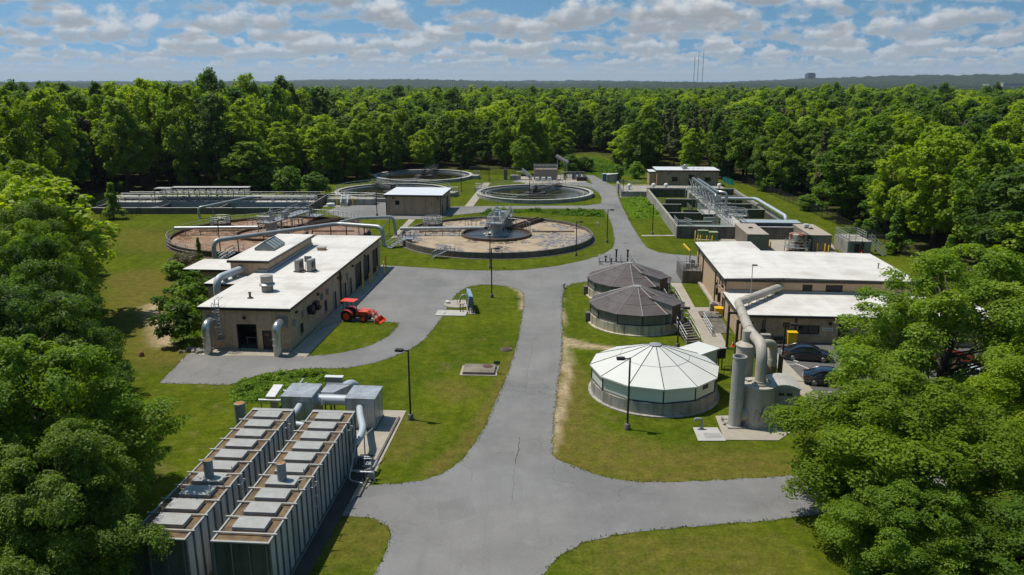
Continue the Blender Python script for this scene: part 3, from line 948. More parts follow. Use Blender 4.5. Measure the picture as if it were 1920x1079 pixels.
def bollard(loc, label, h=1.1, group=None):
    b = T('bollard', label, 'bollard', loc, 0, group)
    mb = MB(); mb.lathe([(.1, 0), (.1, h - .06), (.07, h - .02), (0, h)], 12); mb.build('post', MT['yellow'], b, 40)
    m2 = MB(); m2.lathe([(.17, .03), (.17, .09), (.103, .10)], 12); m2.build('footing', MT['conc_wall'], b)
    return b


# ------------------------------------------------------------------ long tan process building (left)
FA = Fr(-22.62, 74.35, -4.5)
A = T('process_building', 'long tan block building with a white flat roof and three dark roll-up bay doors', 'building', FA.o, FA.yaw)
wa = Wall(-9.05, 0, 0, 37.5, 0, 4.25)
bays = [(24.2, 27.2, 0, 3.3), (28.4, 31.4, 0, 3.3), (33.2, 36.2, 0, 3.3)]
doorsE = [(14.6, 15.7, 0, 2.15), (18.6, 19.9, 0, 2.15), (21.4, 22.4, 0, 2.15)]
winE = [(3.0, 4.0, .75, 1.85), (11.2, 12.2, .75, 2.1)]
mb = MB()
wa.walls(mb, {'S': [(-5.55, -3.45, 0, 2.75), (-2.9, -1.9, 0, 2.1)], 'E': bays + doorsE + winE})
mb.build('wall', MT['brick'], A)
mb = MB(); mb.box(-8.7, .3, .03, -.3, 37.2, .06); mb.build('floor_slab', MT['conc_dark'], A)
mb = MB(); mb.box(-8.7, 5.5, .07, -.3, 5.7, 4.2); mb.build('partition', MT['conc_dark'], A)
flat_roof(A, -9.05, 0, 0, 37.5, 4.55, .32, .3)
# front: open bay with a low barrier inside, door, light
mb = MB(); wa.box(mb, 'S', -5.55, -5.45, -.249, .012, 0, 2.75); wa.box(mb, 'S', -3.55, -3.45, -.249, .012, 0, 2.75); wa.box(mb, 'S', -5.45, -3.55, -.249, .012, 2.65, 2.75)
o = mb.build('bay_opening', MT['frame'], A)
mb = MB(); mb.box(-5.4, 1.6, .72, -3.6, 1.66, .82); mb.box(-5.3, 1.6, .06, -5.24, 1.66, .72); mb.box(-3.76, 1.6, .06, -3.7, 1.66, .72); mb.build('barrier', MT['conc_wall'], o)
dr = wa.door(A, 'S', -2.9, -1.9, 2.1, 'doorbrown'); dr['label'] = 'dark brown door'
mb = MB(); wa.box(mb, 'S', -2.62, -2.25, -.0985, -.09, 1.5, 1.75); mb.build('door_sign', mat('red_notice', (.30, .10, .08), .6), dr)
wa.light(A, 'S', -4.6, 3.35)
for i, b in enumerate(bays):
    d = wa.door(A, 'E', b[0], b[1], b[3], 'doordark', 'roll_up_door', False, 9)
for b in doorsE:
    wa.door(A, 'E', b[0], b[1], b[3], 'doorgrey')
for b in winE: wa.window(A, 'E', *b, panes=1)
for u in (2.0, 9.0, 16.6, 22.9, 29.0): wa.light(A, 'E', u, 3.45)
for u in (5.9, 7.6):
    mb = MB(); wa.box(mb, 'E', u - .5, u + .5, .002, .55, 2.55, 3.05); wa.box(mb, 'E', u - .4, u + .4, .05, .75, 2.2, 2.548)
    mb.build('exhaust_hood', MT['black'], A)
for u, z in ((3.9, 2.5), (10.2, 2.6), (12.3, 2.65), (1.2, 2.3)):
    mb = MB(); wa.box(mb, 'E', u - .3, u + .3, .002, .3, z, z + .6); wa.box(mb, 'E', u - .2, u + .2, .3, .34, z + .1, z + .5)
    mb.build('vent_box', MT['acunit'], A)
mb = MB(); mb.tube([(.12, 17.4, 4.2), (.12, 17.4, .05)], .12, 8); mb.box(.003, 17.2, 3.1, .3, 17.6, 3.7); mb.build('downspout', MT['bronze'], A)
mb = MB(); mb.box(.003, 20.3, 2.3, .25, 20.8, 3.1); mb.tube([(.1, 20.55, 2.3), (.1, 20.55, .1)], .05, 6); mb.build('electrical_box', MT['acunit'], A)
# raised roof block with skylight, side wings
wp = Wall(-12.3, 14.4, -7.75, 30.4, 0, 5.75)
mb = MB(); wp.walls(mb); mb.build('penthouse_wall', MT['brick'], A)
rp = flat_roof(A, -12.3, 14.4, -7.75, 30.4, 6.05, .3, .3, name='penthouse_roof')
mb = MB(); mb.box(-7.745, 14.45, 4.582, -7.6, 30.4, 4.95); mb.box(-9.0, 14.2, 4.582, -7.745, 14.395, 4.95); mb.build('flashing', MT['greyflash'], A)
sk = MB(); x0, x1, y0, y1, z = -11.4, -8.9, 19.6, 23.4, 6.082
sk.m = 0; sk.box(x0, y0, z, x1, y1, z + .25)
sk.m = 1; xm = (x0 + x1) / 2
sk.add([(x0, y0, z + .252), (x1, y0, z + .252), (x1, y1, z + .252), (x0, y1, z + .252), (xm, y0 + .1, z + 1.1), (xm, y1 - .1, z + 1.1)], [(1, 2, 5, 4), (3, 0, 4, 5), (0, 1, 4), (2, 3, 5)])
sk.m = 2
for i in range(5):
    y = y0 + (y1 - y0) * i / 4; yy = y0 + .1 + (y1 - y0 - .2) * i / 4
    for xx in (x0, x1): sk.tube([(xx, y, z + .27), (xm, yy, z + 1.12)], .045, 4)
sk.tube([(xm, y0, z + 1.12), (xm, y1, z + 1.12)], .06, 4)
sk.build('skylight', [MT['conc_wall'], mat('skylight_glazing', (.30, .34, .33), .2, speck=0), MT['frame']], A)
wl = Wall(-13.5, 10.6, -9.06, 14.39, 0, 3.85)
mb = MB(); wl.walls(mb, t=.2); mb.build('side_wing_wall', MT['brick'], A)
flat_roof(A, 0, 0, 0, 0, 4.15, 0, .3, name='side_wing_roof', pts=[(-13.8, 10.3), (-9.4, 10.3), (-9.4, 14.38), (-13.8, 14.38)])
ws = Wall(-21.3, 20.8, -12.32, 26.2, 0, 2.95)
mb = MB(); ws.walls(mb, t=.2); mb.build('annex_wall', MT['brick2'], A)
flat_roof(A, 0, 0, 0, 0, 3.25, 0, .3, name='annex_roof', pts=[(-21.6, 20.5), (-12.32, 20.5), (-12.32, 26.5), (-21.6, 26.5)])
# roof ladder with cage on the front wall
lad = MB()
for x in (-7.35, -6.95): lad.tube([(x, -.5, 1.3), (x, -.5, 5.4), (x, .5, 5.4)], .035, 6)
for i in range(14): lad.tube([(-7.35, -.5, 1.45 + i * .29), (-6.95, -.5, 1.45 + i * .29)], .025, 5)
for z_ in (1.9, 2.7, 3.5, 4.3, 5.1): lad.tube([(-7.35, -.5, z_), (-7.5, -.95, z_), (-7.15, -1.2, z_), (-6.8, -.95, z_), (-6.95, -.5, z_)], .028, 5)
for x, y in ((-7.5, -.95), (-7.15, -1.2), (-6.8, -.95)): lad.tube([(x, y, 1.9), (x, y, 5.1)], .022, 5)
lad.box(-7.5, -.9, 1.2, -6.8, -.05, 1.26)
lad.build('roof_ladder', MT['galv'], A)
# bent galvanised ducts standing in front of the building, and the one on the roof
for x, s_ in ((-8.0, 1), (-.75, 1)):
    p = FA.w(x, -1.55)
    d = T('air_duct', 'shiny bent air duct at the front wall %s' % ('beside the ladder cage' if x < -4 else 'right of the brown door'), 'duct', p, FA.yaw, 'ducts at the front wall')
    mb = MB(); mb.tube(arc([(0, 0, 0), (0, 0, 3.1), (0, 1.42, 3.1)], 1.2, 8), .44, 16); mb.build('elbow', MT['shiny'], d, 50)
    for z_ in (1.1, 1.75):
        mb = MB(); mb.lathe([(.442, z_), (.49, z_ + .01), (.49, z_ + .07), (.442, z_ + .08)], 18); mb.build('flange', MT['shiny'], d)
    mb = MB(); mb.obox((0, 1.528, 3.1), (1.3, .03, 1.2)); mb.build('wall_plate', MT['conc_wall'], d)
p = FA.w(-12.0, 12.2)
d = T('wall_duct', 'grey bent duct rising from behind the roof edge into the raised block', 'duct', p, FA.yaw)
mb = MB(); mb.tube(arc([(0, -2.4, 0), (0, -2.4, 4.9), (1.0, 2.18, 4.95)], 1.1, 8), .42, 16); mb.build('pipe', MT['palepipe'], d, 50)
mb = MB()
for t_ in (.35, .7): mb.box(t_ * 1.0 - .3, -2.4 + t_ * 4.6 - .12, 4.182, t_ * 1.0 + .3, -2.4 + t_ * 4.6 + .12, 4.52)
mb.build('pipe_support', MT['greyflash'], d)
# roof gear
v = T('roof_fan', 'round grey exhaust fan on the white roof of the long building', 'roof fan', FA.w(-4.5, 6.1, 4.585), FA.yaw)
mb = MB(); mb.lathe([(.62, 0), (.62, .55)], 20); mb.build('curb', MT['conc_wall'], v, 40)
mb = MB(); mb.lathe([(.55, .552), (.85, .72), (.85, .82), (.62, 1.0)], 20); mb.build('skirt', MT['galv'], v, 40)
mb = MB(); mb.lathe([(.62, 1.002), (.66, 1.1), (.66, 1.75), (.58, 1.78)], 20); mb.build('housing', MT['acunit'], v, 40)
pv = T('roof_pipe_vent', 'small dark vent pipe near the front of the long white roof', 'vent pipe', FA.w(-5.25, 3.2, 4.585), FA.yaw)
mb = MB(); mb.lathe([(.3, 0), (.3, .08), (.12, .14), (.12, .55), (.17, .56), (.17, .66)], 12); mb.build('pipe', MT['conc_dark'], pv, 40)
for i, (x, y, ll) in enumerate(((-4.15, 15.2, 'left'), (-2.75, 15.4, 'right'))):
    c = T('roof_condenser', 'upright beige condenser on the white roof, %s one of the pair' % ll, 'condenser', FA.w(x, y, 4.585), FA.yaw - 12, 'condensers on the long roof')
    mb = MB(); mb.box(-.28, -.6, .15, .28, .6, 1.5); mb.build('casing', MT['acunit'], c, None, .03)
    mb = MB(); mb.lathe([(.42, 0), (.42, .02)], 16); o = mb.build('fan_grille', MT['frame'], c); o.location = (.285, 0, .85); o.rotation_euler = (0, R(90), 0)
    mb = MB(); mb.box(-.5, -.55, 0, .5, -.4, .147); mb.box(-.5, .4, 0, .5, .55, .147); mb.build('skid', MT['conc_dark'], c)
c = T('roof_panel', 'grey panel on a small steel frame between the roof condensers', 'panel', FA.w(-3.4, 16.3, 4.585), FA.yaw)
mb = MB(); mb.box(-.45, -.03, .95, .45, .03, 1.65); mb.build('plate', MT['greyflash'], c)
mb = MB()
for x in (-.4, .4): mb.tube([(x, .06, 0), (x, .06, 1.6)], .03, 5)
mb.bar((-.4, .09, .6), (.4, .09, .6), .05); mb.build('frame', MT['rail'], c)
c = T('roof_hatch_box', 'small brown curb box near the far end of the long roof', 'roof box', FA.w(-5.4, 27.5, 4.585), FA.yaw)
mb = MB(); mb.box(-.5, -.4, 0, .5, .4, .35); mb.build('curb', MT['brick'], c); mb = MB(); mb.box(-.6, -.5, .352, .6, .5, .42); mb.build('lid', MT['hatch'], c)
for (px, py, tx) in ((690, 548, 'nearest bollard on the bay apron beside the grey doors'), (676, 0, ''), (0, 0, ''), (0, 0, ''), (0, 0, ''), (0, 0, '')):
    pass
for y, x, h_, tx in ((23.7, 1.1, 1.6, 'yellow bollard at the near side of the first bay door'), (27.5, 1.0, 1.5, 'yellow bollard between first and second bay doors, nearer one'),
                     (28.15, 1.15, 1.5, 'yellow bollard between first and second bay doors, farther one'), (31.8, 1.0, 1.4, 'yellow bollard at the far side of the second bay door'),
                     (32.9, 1.7, 1.9, 'tall yellow bollard in front of the third bay door'), (36.6, 1.1, 1.9, 'yellow bollard at the far corner of the long building')):
    bollard(FA.w(x, y), tx, h_, 'bollards at the bay doors')

# ------------------------------------------------------------------ small brown block building (middle)
B = T('pump_house', 'small brown block building with a white sloping roof beside the round tanks', 'building', (-26.1, 157.8), -5)
wb_ = Wall(0, 0, 11.6, 11.3, 0, 4.15)
mb = MB(); wb_.walls(mb, {'S': [(2.0, 2.9, 2.2, 3.1)], 'E': [(1.0, 2.1, 0, 2.2), (5.6, 8.4, 0, 3.2)]}); mb.build('wall', MT['brick2'], B)
flat_roof(B, 0, 0, 11.6, 11.3, 4.3, .35, .32, 'roofclean', ridge=lambda x, y: 4.3 + .25 * (1 - abs(x - 5.8) / 6.2))
wb_.window(B, 'S', 2.0, 2.9, 2.2, 3.1, 1); wb_.door(B, 'E', 1.0, 2.1, 2.2, 'doorbrown'); wb_.door(B, 'E', 5.6, 8.4, 3.2, 'doordark', 'roll_up_door', False, 8)
wb_.light(B, 'S', 1.7, 3.5); wb_.light(B, 'S', 10.9, 3.5); wb_.light(B, 'E', 3.2, 3.4)
mb = MB()
for x in (.1, 11.45): mb.box(x - .06, -.1, .05, x + .06, -.003, 3.95)
mb.build('downspout', MT['bronze'], B)
mb = MB(); mb.box(9.6, -.04, 2.0, 9.68, -.003, 3.0); mb.build('conduit', MT['bronze'], B)

# ------------------------------------------------------------------ tan control building (right)
FC = Fr(24.8, 86.0, -4)
C = T('control_building', 'large tan brick building with stepped white roofs behind the parked cars', 'building', FC.o, FC.yaw)
rl = lambda x, y: 4.7 + .22 * max(0, 1 - abs(x - 6.2) / 8)
wu = Wall(0, 0, 21.2, 14.4, 0, 4.36)
mb = MB(); wu.walls(mb, {'S': [(8.7, 9.7, 3.35, 4.1), (11.3, 13.1, 3.3, 4.1)], 'W': [(2.0, 2.7, 2.9, 4.0), (3.3, 4.0, 2.9, 4.0), (.6, 1.6, .1, 2.1)]})
wu2 = Wall(0, 14.4, 7.0, 20.4, 0, 4.36)
wu2.walls(mb); mb.build('wall', MT['brick3'], C)
flat_roof(C, 0, 0, 0, 0, 4.7, 0, .34, ridge=rl, pts=[(-.35, -.35), (6.2, -.35), (21.5, -.35), (21.5, 14.7), (7.35, 14.7), (7.35, 20.7), (6.2, 20.7), (-.35, 20.7)])
wu.louvre(C, 'S', 8.7, 9.7, 3.35, 4.1); wu.louvre(C, 'S', 11.3, 13.1, 3.3, 4.1)
wu.window(C, 'W', 2.0, 2.7, 2.9, 4.0, 1); wu.window(C, 'W', 3.3, 4.0, 2.9, 4.0, 1)
wu.door(C, 'W', .6, 1.6, 2.1, 'doorbrown', z0=.1)
mb = MB()
for y in (6.0, 14.9, 18.6): mb.box(-.14, y - .07, .1, -.003, y + .07, 4.34)
mb.box(-.1, -.1, 3.2, .0, -.003, 4.34); mb.box(-.1, -.1, .1, -.003, -.003, 3.0)
mb.build('downspout', MT['bronze'], C)
wu.light(C, 'W', 1.4, 3.3); wu.light(C, 'W', 5.4, 2.6)
mb = MB(); mb.box(-.3, 2.6, 1.1, -.003, 3.0, 2.2); mb.build('electrical_box', MT['frame'], C); mb = MB(); mb.box(-.25, 4.3, 1.5, -.003, 4.6, 2.3); mb.tube([(-.12, 4.45, 2.3), (-.12, 4.45, 3.4)], .05, 6); mb.build('electrical_box', MT['frame'], C)
mb = MB(); mb.box(-.5, 0, 0, -.003, 20.3, .25); mb.build('footing', MT['concrete'], C)
wlow = Wall(0, -8.7, 26, -.01, 0, 2.75)
mb = MB(); wlow.walls(mb, {'S': [(5.9, 8.1, .95, 1.95), (4.3, 5.0, 1.7, 2.2), (10.0, 11.1, 0, 2.15)], 'W': [(-3.0, -2.0, 0, 2.1)]}); mb.build('front_wing_wall', MT['brick'], C)
flat_roof(C, 0, 0, 0, 0, 3.05, 0, .26, name='front_wing_roof', pts=[(-.3, -9.1), (26.3, -9.1), (26.3, -.02), (-.3, -.02)])
mb = MB(); mb.box(.1, -.25, 3.082, 26.2, -.03, 3.32); mb.build('flashing', MT['greyflash'], C)
wlow.window(C, 'S', 5.9, 8.1, .95, 1.95, 2); wlow.window(C, 'S', 4.3, 5.0, 1.7, 2.2, 1); wlow.door(C, 'S', 10.0, 11.1, 2.15, 'doorbrown'); wlow.door(C, 'W', -3.0, -2.0, 2.1, 'doorbrown')
mb = MB(); mb.box(5.5, -8.86, .05, 5.7, -8.703, 2.75); mb.build('downspout', MT['bronze'], C)
wlow.light(C, 'S', 9.1, 2.1)
mb = MB(); mb.box(8.35, -8.74, 1.35, 9.45, -8.703, 1.72); o = mb.build('wall_sign', MT['white'], C)
mb = MB(); mb.box(8.42, -8.752, 1.52, 9.38, -8.742, 1.57); mb.box(8.5, -8.752, 1.43, 9.3, -8.742, 1.47); mb.build('lettering', MT['greyflash'], o)
mb = MB(); mb.tube([(2.2, -8.85, .05), (2.2, -8.85, 2.4)], .06, 6); mb.tube([(2.4, -8.85, .6), (2.4, -8.85, 2.6)], .05, 6); mb.box(2.05, -8.95, 1.0, 2.55, -8.72, 1.4); mb.build('meter_piping', MT['bronze'], C)
m = T('roof_light_mast', 'thin lamp mast on the lower white roof near its left corner', 'light mast', FC.w(2.7, -.6, 3.085), FC.yaw)
mb = MB(); mb.tube([(0, 0, 0), (0, 0, 3.3)], .045, 6); mb.build('pole', MT['rail'], m)
mb = MB(); mb.box(-.08, -.12, 3.3, .5, .12, 3.42); mb.build('lamp_head', MT['black'], m)
for i, (x, y, tx) in enumerate(((19.6, 3.2, 'black stub vent near the right end of the big white roof'), (19.2, 5.9, 'pale thin vent near the right end of the big white roof'))):
    m = T('roof_vent', tx, 'vent pipe', FC.w(x, y, 4.735), 0)
    mb = MB(); mb.lathe([(.2, 0), (.09, .05), (.09, .6), (.14, .62), (.14, .7)], 10); mb.build('pipe', MT['black' if i == 0 else 'rail'], m, 40)

# ------------------------------------------------------------------ far brick building behind the right basin
D = T('filter_building', 'far brown brick building with a white roof behind the rectangular basin', 'building', (38.6, 205.2), -3)
wd = Wall(0, 0, 16.2, 8.2, 0, 3.9)
mb = MB(); wd.walls(mb, {'S': [(4.0, 5.5, 1.2, 2.3), (12.6, 14.2, 1.2, 2.3), (8.4, 9.8, .0, 3.0)], 'W': [(3, 5, 1.2, 2.3)]}); mb.build('wall', MT['brick2'], D)
flat_roof(D, 0, 0, 16.2, 8.2, 4.15, .3, .3, 'roofclean')
wd.window(D, 'S', 4.0, 5.5, 1.2, 2.3, 2); wd.window(D, 'S', 12.6, 14.2, 1.2, 2.3, 2); wd.door(D, 'S', 8.4, 9.8, 3.0, 'doordark', 'roll_up_door', False, 6); wd.window(D, 'W', 3, 5, 1.2, 2.3, 2)
wd.light(D, 'S', 3.0, 3.2); wd.light(D, 'S', 11.0, 3.0)
mb = MB(); mb.box(-1.8, 1.5, 0, -.003, 6.8, 3.3); mb.build('vestibule', MT['brick2'], D)
flat_roof(D, 0, 0, 0, 0, 3.55, 0, .22, 'roofclean', name='vestibule_roof', pts=[(-2.0, 1.3), (-.01, 1.3), (-.01, 7.0), (-2.0, 7.0)])
mb = MB(); mb.rail([(7, -.1, 4.19), (12, -.1, 4.19)], .9, 1.3, .03); mb.rail([(7, 0, 4.19), (7, 6, 4.19)], .9, 1.5, .03); mb.build('roof_railing', MT['rail'], D)
c = T('roof_unit', 'small grey air unit on the roof of the far brick building', 'roof unit', (46.4, 207.5, 4.185), -3)
mb = MB(); mb.box(-.6, -.6, 0, .6, .6, 1.0); mb.build('casing', MT['acunit'], c, None, .03); mb = MB(); mb.lathe([(.4, 1.002), (.45, 1.1), (.3, 1.25)], 12); mb.build('cowl', MT['galv'], c)
# ------------------------------------------------------------------ dodecagon roofed tanks
def polar(r, deg, z=0.0):
    return V(r * math.cos(R(deg)), r * math.sin(R(deg)), z)


def dome_tank(name, label, loc, white, group):
    t = T(name, label, 'covered tank', loc, 0, group)
    a0 = -92; RC = 5.5 if white else 5.3; re = RC + .16; zc, ze, za = (1.12, 2.45, 4.35) if white else (1.1, 2.3, 4.2)
    mb = MB(); mb.lathe([(RC + .25, 0), (RC + .25, .10), (RC, .13), (RC, zc)], 64); mb.build('concrete_wall', MT['conc_wall'] if white else mat('stained_tank_wall', (.64, .56, .40), .9, col2=(.45, .39, .28), scale=.5, amt=.7, streak=(.07, .06, .045), streak_amt=.8) if 'stained_tank_wall' not in bpy.data.materials else bpy.data.materials['stained_tank_wall'], t, 40)
    mb = MB(); mb.lathe([(RC - .05, zc + .003), (RC - .05, ze)], 12, a0=R(a0)); mb.build('wall_panel', MT['domewall' if white else 'domebrownwall'], t)
    mb = MB()
    for k in range(12):
        p = polar(RC - .03, a0 + 30 * k); mb.tube([p + V(0, 0, zc), p + V(0, 0, ze)], .055, 4)
        q = polar(RC - .03, a0 + 30 * k + 30); mb.tube([p + V(0, 0, zc + .05), q + V(0, 0, zc + .05)], .05, 4)
    mb.build('post', MT['frame'], t)
    mb = MB(); mb.lathe([(re, ze - .12), (re, ze), (.45, za)], 12, a0=R(a0)); ro = mb.build('roof', MT['domewhite' if white else 'domebrown'], t)
    mb = MB()
    for k in range(12):
        mb.tube([polar(re, a0 + 30 * k, ze + .015), polar(.45, a0 + 30 * k, za + .015)], .032 if white else .06, 4)
    mb.build('rib', MT['frame' if white else 'ribs'], ro)
    mb = MB()
    for k in range(12):
        for f in ((.5,) if white else (.36, .68)):
            r_ = re + (.45 - re) * f; z = ze + (za - ze) * f + .012
            mb.tube([polar(r_, a0 + 30 * k, z), polar(r_, a0 + 30 * k + 30, z)], .018, 4)
    mb.build('seam', MT['greyflash' if white else 'frame'], ro)
    mb = MB(); mb.lathe([(.55, za - .02), (.55, za + .06), (.2, za + .14), (0, za + .14)], 12, a0=R(a0)); mb.build('cap', MT['greyflash' if white else 'ribs'], ro)
    mb = MB(); c = polar((RC - .05) * math.cos(R(15)), a0 + 45 if white else a0 + 45, ze - .45); n = polar(1, a0 + 45)
    mb.obox(c + n * .03, (.06, .7, .36), a0 + 45); mb.build('vent_louvre', MT['frame'], t)
    if white:
        az = 38; u = polar(1, az); s_ = polar(1, az + 90)
        mb = MB(); b0, b1 = 4.2, 7.4; w = 1.1
        mb.prism([u * b0 - s_ * w, u * b1 - s_ * w, u * b1 + s_ * w, u * b0 + s_ * w], .1, 2.58); mb.build('vestibule', MT['domewall'], t)
        mb = MB(); mb.prism([u * 3.6 - s_ * 1.25, u * 7.6 - s_ * 1.25, u * 7.6 + s_ * 1.25, u * 3.6 + s_ * 1.25], 2.585, 2.72); mb.build('vestibule_roof', MT['domewhite'], t)
        mb = MB()
        for k in (-1, 1): mb.tube([u * 7.42 + s_ * (w * k) + V(0, 0, .1), u * 7.42 + s_ * (w * k) + V(0, 0, 2.58)], .06, 4)
        mb.tube([u * 7.42 - s_ * w + V(0, 0, 2.5), u * 7.42 + s_ * w + V(0, 0, 2.5)], .06, 4); mb.build('corner_post', MT['frame'], t)
    else:
        az = -47; u = polar(1, az); s_ = polar(1, az + 90); w = .78; zr = 3.15
        d = MB(); e = 5.4
        d.add([u * 2.2 - s_ * w + V(0, 0, 3.36), u * e - s_ * w + V(0, 0, zr), u * e + s_ * w + V(0, 0, zr), u * 2.2 + s_ * w + V(0, 0, 3.36),
               u * 2.2 - s_ * w + V(0, 0, 1.3), u * e - s_ * w + V(0, 0, 1.2), u * e + s_ * w + V(0, 0, 1.2), u * 2.2 + s_ * w + V(0, 0, 1.3)],
              [(0, 4, 5, 1), (1, 5, 6, 2), (2, 6, 7, 3), (4, 7, 6, 5)])
        do = d.build('dormer', MT['dormer'], t)
        mb = MB(); q = [u * 1.9 - s_ * .9, u * 5.6 - s_ * .9, u * 5.6 + s_ * .9, u * 1.9 + s_ * .9]
        mb.prism(q, lambda x, y: 3.42 - (V(x, y, 0).dot(u) - 1.9) * .07, lambda x, y: 3.5 - (V(x, y, 0).dot(u) - 1.9) * .07); mb.build('dormer_roof', MT['domebrown'], do)
        mb = MB(); mb.obox(u * (e + .02) + V(0, 0, 2.15), (.04, 1.45, 1.8), az); mb.build('door', MT['doorbrown'], do)
        # landing and steps down to the walk
        p1 = u * 5.95 + V(0, 0, 1.2)
        mb = MB(); mb.obox(p1 + V(0, 0, -.08), (1.2, 1.7, .12), az)
        for k in (-1, 1):
            pp = u * 6.4 + s_ * (.75 * k); mb.tube([pp, pp + V(0, 0, 1.12)], .07, 4)
        mb.build('landing', MT['conc_dark'], t)
        dd = polar(1, -76); p0 = p1 + dd * .75; p2 = p1 + dd * 3.3; p2.z = 0
        mb = MB(); mb.stairs(p2, p0, 1.5, 7); mb.build('stairs', MT['conc_dark'], t)
        mb = MB(); mb.stair_rail(p2, p0, 1.5, 1.0, .028); mb.rail([p1 + u * .5 + s_ * .8, p1 - u * .4 + s_ * .8], 1.0, 1, .03); mb.build('handrail', MT['white'], t)
        mb = MB(); mb.obox(polar(RC + .25, 178, .55), (.5, .9, 1.1), 178); mb.build('pump_box', MT['conc_dark'], t)
        mb = MB(); mb.obox(polar(RC - .02, -60, ze - .3), (.1, .7, .4), -60)
    return t


dome_tank('covered_tank', 'brown dodecagon roofed tank farther up the walk, partly hidden by its twin', (15.1, 96.0), False, 'brown roofed tanks')
dome_tank('covered_tank', 'brown dodecagon roofed tank with railed steps, nearer of the brown pair', (14.25, 84.3), False, 'brown roofed tanks')
dome_tank('covered_tank', 'white dodecagon roofed tank on a grey concrete base', (12.55, 63.7), True, None)


# ------------------------------------------------------------------ big round aeration tanks
def aeration(name, label, cx, cy, yaw, sludge, wall, beams, steps):
    t = T(name, label, 'round tank', (cx, cy), 0, 'round aeration tanks')
    Rr = 17.0
    mb = MB(); mb.ring(Rr - .35, Rr, 0, .98, 96); mb.ring(Rr, Rr + .5, 0, .05, 96); mb.build('tank_wall', MT[wall], t, 40)
    mb = MB(); mb.disc(Rr - .3, .52, 96); mb.build('liquid', MT[sludge], t)
    mb = MB(); mb.ring(5.9, 6.2, .45, .95, 48); iw = mb.build('inner_wall', MT['conc_brown'], t, 40)
    mb = MB(); mb.disc(5.95, .56, 48); mb.build('inner_liquid', MT['greywater' if sludge == 'sludgeR' else 'sludgeL'], iw)
    u = polar(1, 90 - yaw); s_ = polar(1, -yaw)

    def W3(a, b, z): return u * a + s_ * b + V(0, 0, z)
    zd = 3.0
    mb = MB(); mb.prism([W3(-2.4, -1.3, 0), W3(-2.4, 1.3, 0), W3(11.5, 1.3, 0), W3(11.5, -1.3, 0)], zd - .25, zd)
    mb.prism([W3(13.6, -1.3, 0), W3(13.6, 1.3, 0), W3(16.9, 1.3, 0), W3(16.9, -1.3, 0)], 1.35, 1.5)
    mb.stairs(W3(13.7, 0, 1.5), W3(11.4, 0, zd), 1.6, 6)
    for a in (-2.2, 1.5, 5, 8.5, 11.3):
        for b in (-1.2, 1.2): mb.tube([W3(a, b, .5), W3(a, b, zd - .2)], .09, 5)
    for k in range(8): mb.bar(W3(-2.2 + k * 1.7, -1.25, zd - .25), W3(-2.2 + k * 1.7 + .85, -1.25, zd - .75), .07); mb.bar(W3(-2.2 + k * 1.7 + .85, -1.25, zd - .75), W3(-2.2 + k * 1.7 + 1.7, -1.25, zd - .25), .07)
    for b in (-1.25, 1.25): mb.bar(W3(-2.4, b, zd - .75), W3(11.5, b, zd - .75), .1)
    br = mb.build('bridge', MT['galv'], t)
    mb = MB(); mb.rail([W3(11.5, -1.3, zd), W3(-2.4, -1.3, zd), W3(-2.4, 1.3, zd), W3(11.5, 1.3, zd)], 1.15, 1.3, .045, mids=3)
    for b in (-1.3, 1.3): mb.rail([W3(11.5, b, zd), W3(13.6, b, 1.5), W3(16.9, b, 1.5)], 1.1, 1.3, .04)
    mb.build('bridge_railing', MT['rail'], br)
    mb = MB(); mb.lathe([(1.0, .5), (1.0, 2.7)], 18); mb.lathe([(2.3, .5), (2.3, .75), (1.0, .9)], 24)
    for b in (0, 90, 180, 270): mb.tube([polar(.9, b + 20, 2.4), polar(2.1, b + 20, .7)], .08, 5)
    mb.build('centre_column', MT['conc_rim'], t, 40)
    mb = MB(); mb.obox(W3(0, 0, zd + .45), (1.0, 1.0, .9), -yaw); mb.lathe([(.35, zd + .9), (.35, zd + 1.7)], 12)
    mb.tube(arc([W3(-1.6, .9, zd), W3(-1.6, .9, zd + 2.3), W3(-.6, .9, zd + 2.3), W3(-.6, .9, zd + 1.8)], .3), .06, 6)
    mb.obox(W3(3.2, .8, zd + .6), (.6, 1.2, 1.2), -yaw); mb.obox(W3(6.5, -.7, zd + .5), (.6, .8, 1.0), -yaw)
    mb.build('drive_unit', MT['galv'], t)
    # arched handrails on the inner ring
    mb = MB()
    for a, b in ((95 - yaw, 165 - yaw), (15 - yaw, 80 - yaw), (-60, -20), (200, 235)):
        pts = [polar(6.05, a + (b - a) * k / 7, .95) for k in range(8)]
        if a > -30 and a < 180: mb.rail(pts, 1.6, 3, .05, mids=1)
    mb.build('ring_rail', MT['rail'], t)
    # double-walled radial channel
    for k, ang in enumerate((64 - yaw * .6,)):
        d = polar(1, ang); n = polar(1, ang + 90)
        mb = MB()
        for o_ in (-.55, .55): mb.prism([d * 6.2 + n * (o_ - .12), d * 16.66 + n * (o_ - .12), d * 16.66 + n * (o_ + .12), d * 6.2 + n * (o_ + .12)], .4, 1.25)
        mb.build('channel_wall', MT['conc_brown'], t)
    mb = MB()
    for a, b in beams: mb.bar(a, b, .28)
    mb.build('baffle_beam', MT['conc_brown'], t)
    # railed platform on the rim
    pl = polar(14.6, 146)
    mb = MB(); mb.prism([pl + polar(1.9, 60 * k + 10) for k in range(6)], .4, 1.25); po = mb.build('platform', MT['conc_dark'], t)
    mb = MB(); mb.rail([pl + polar(1.85, 60 * k + 10, 1.25) for k in range(6)], 1.15, .8, .045, True, mids=3)
    for k in range(7): mb.tube([pl + polar(1.2, 50 * k, 1.25), pl + polar(1.2, 50 * k, 2.0)], .12, 6)
    mb.build('platform_railing', MT['rail'], po)
    # steps at the front of the tank
    p0, p1 = steps
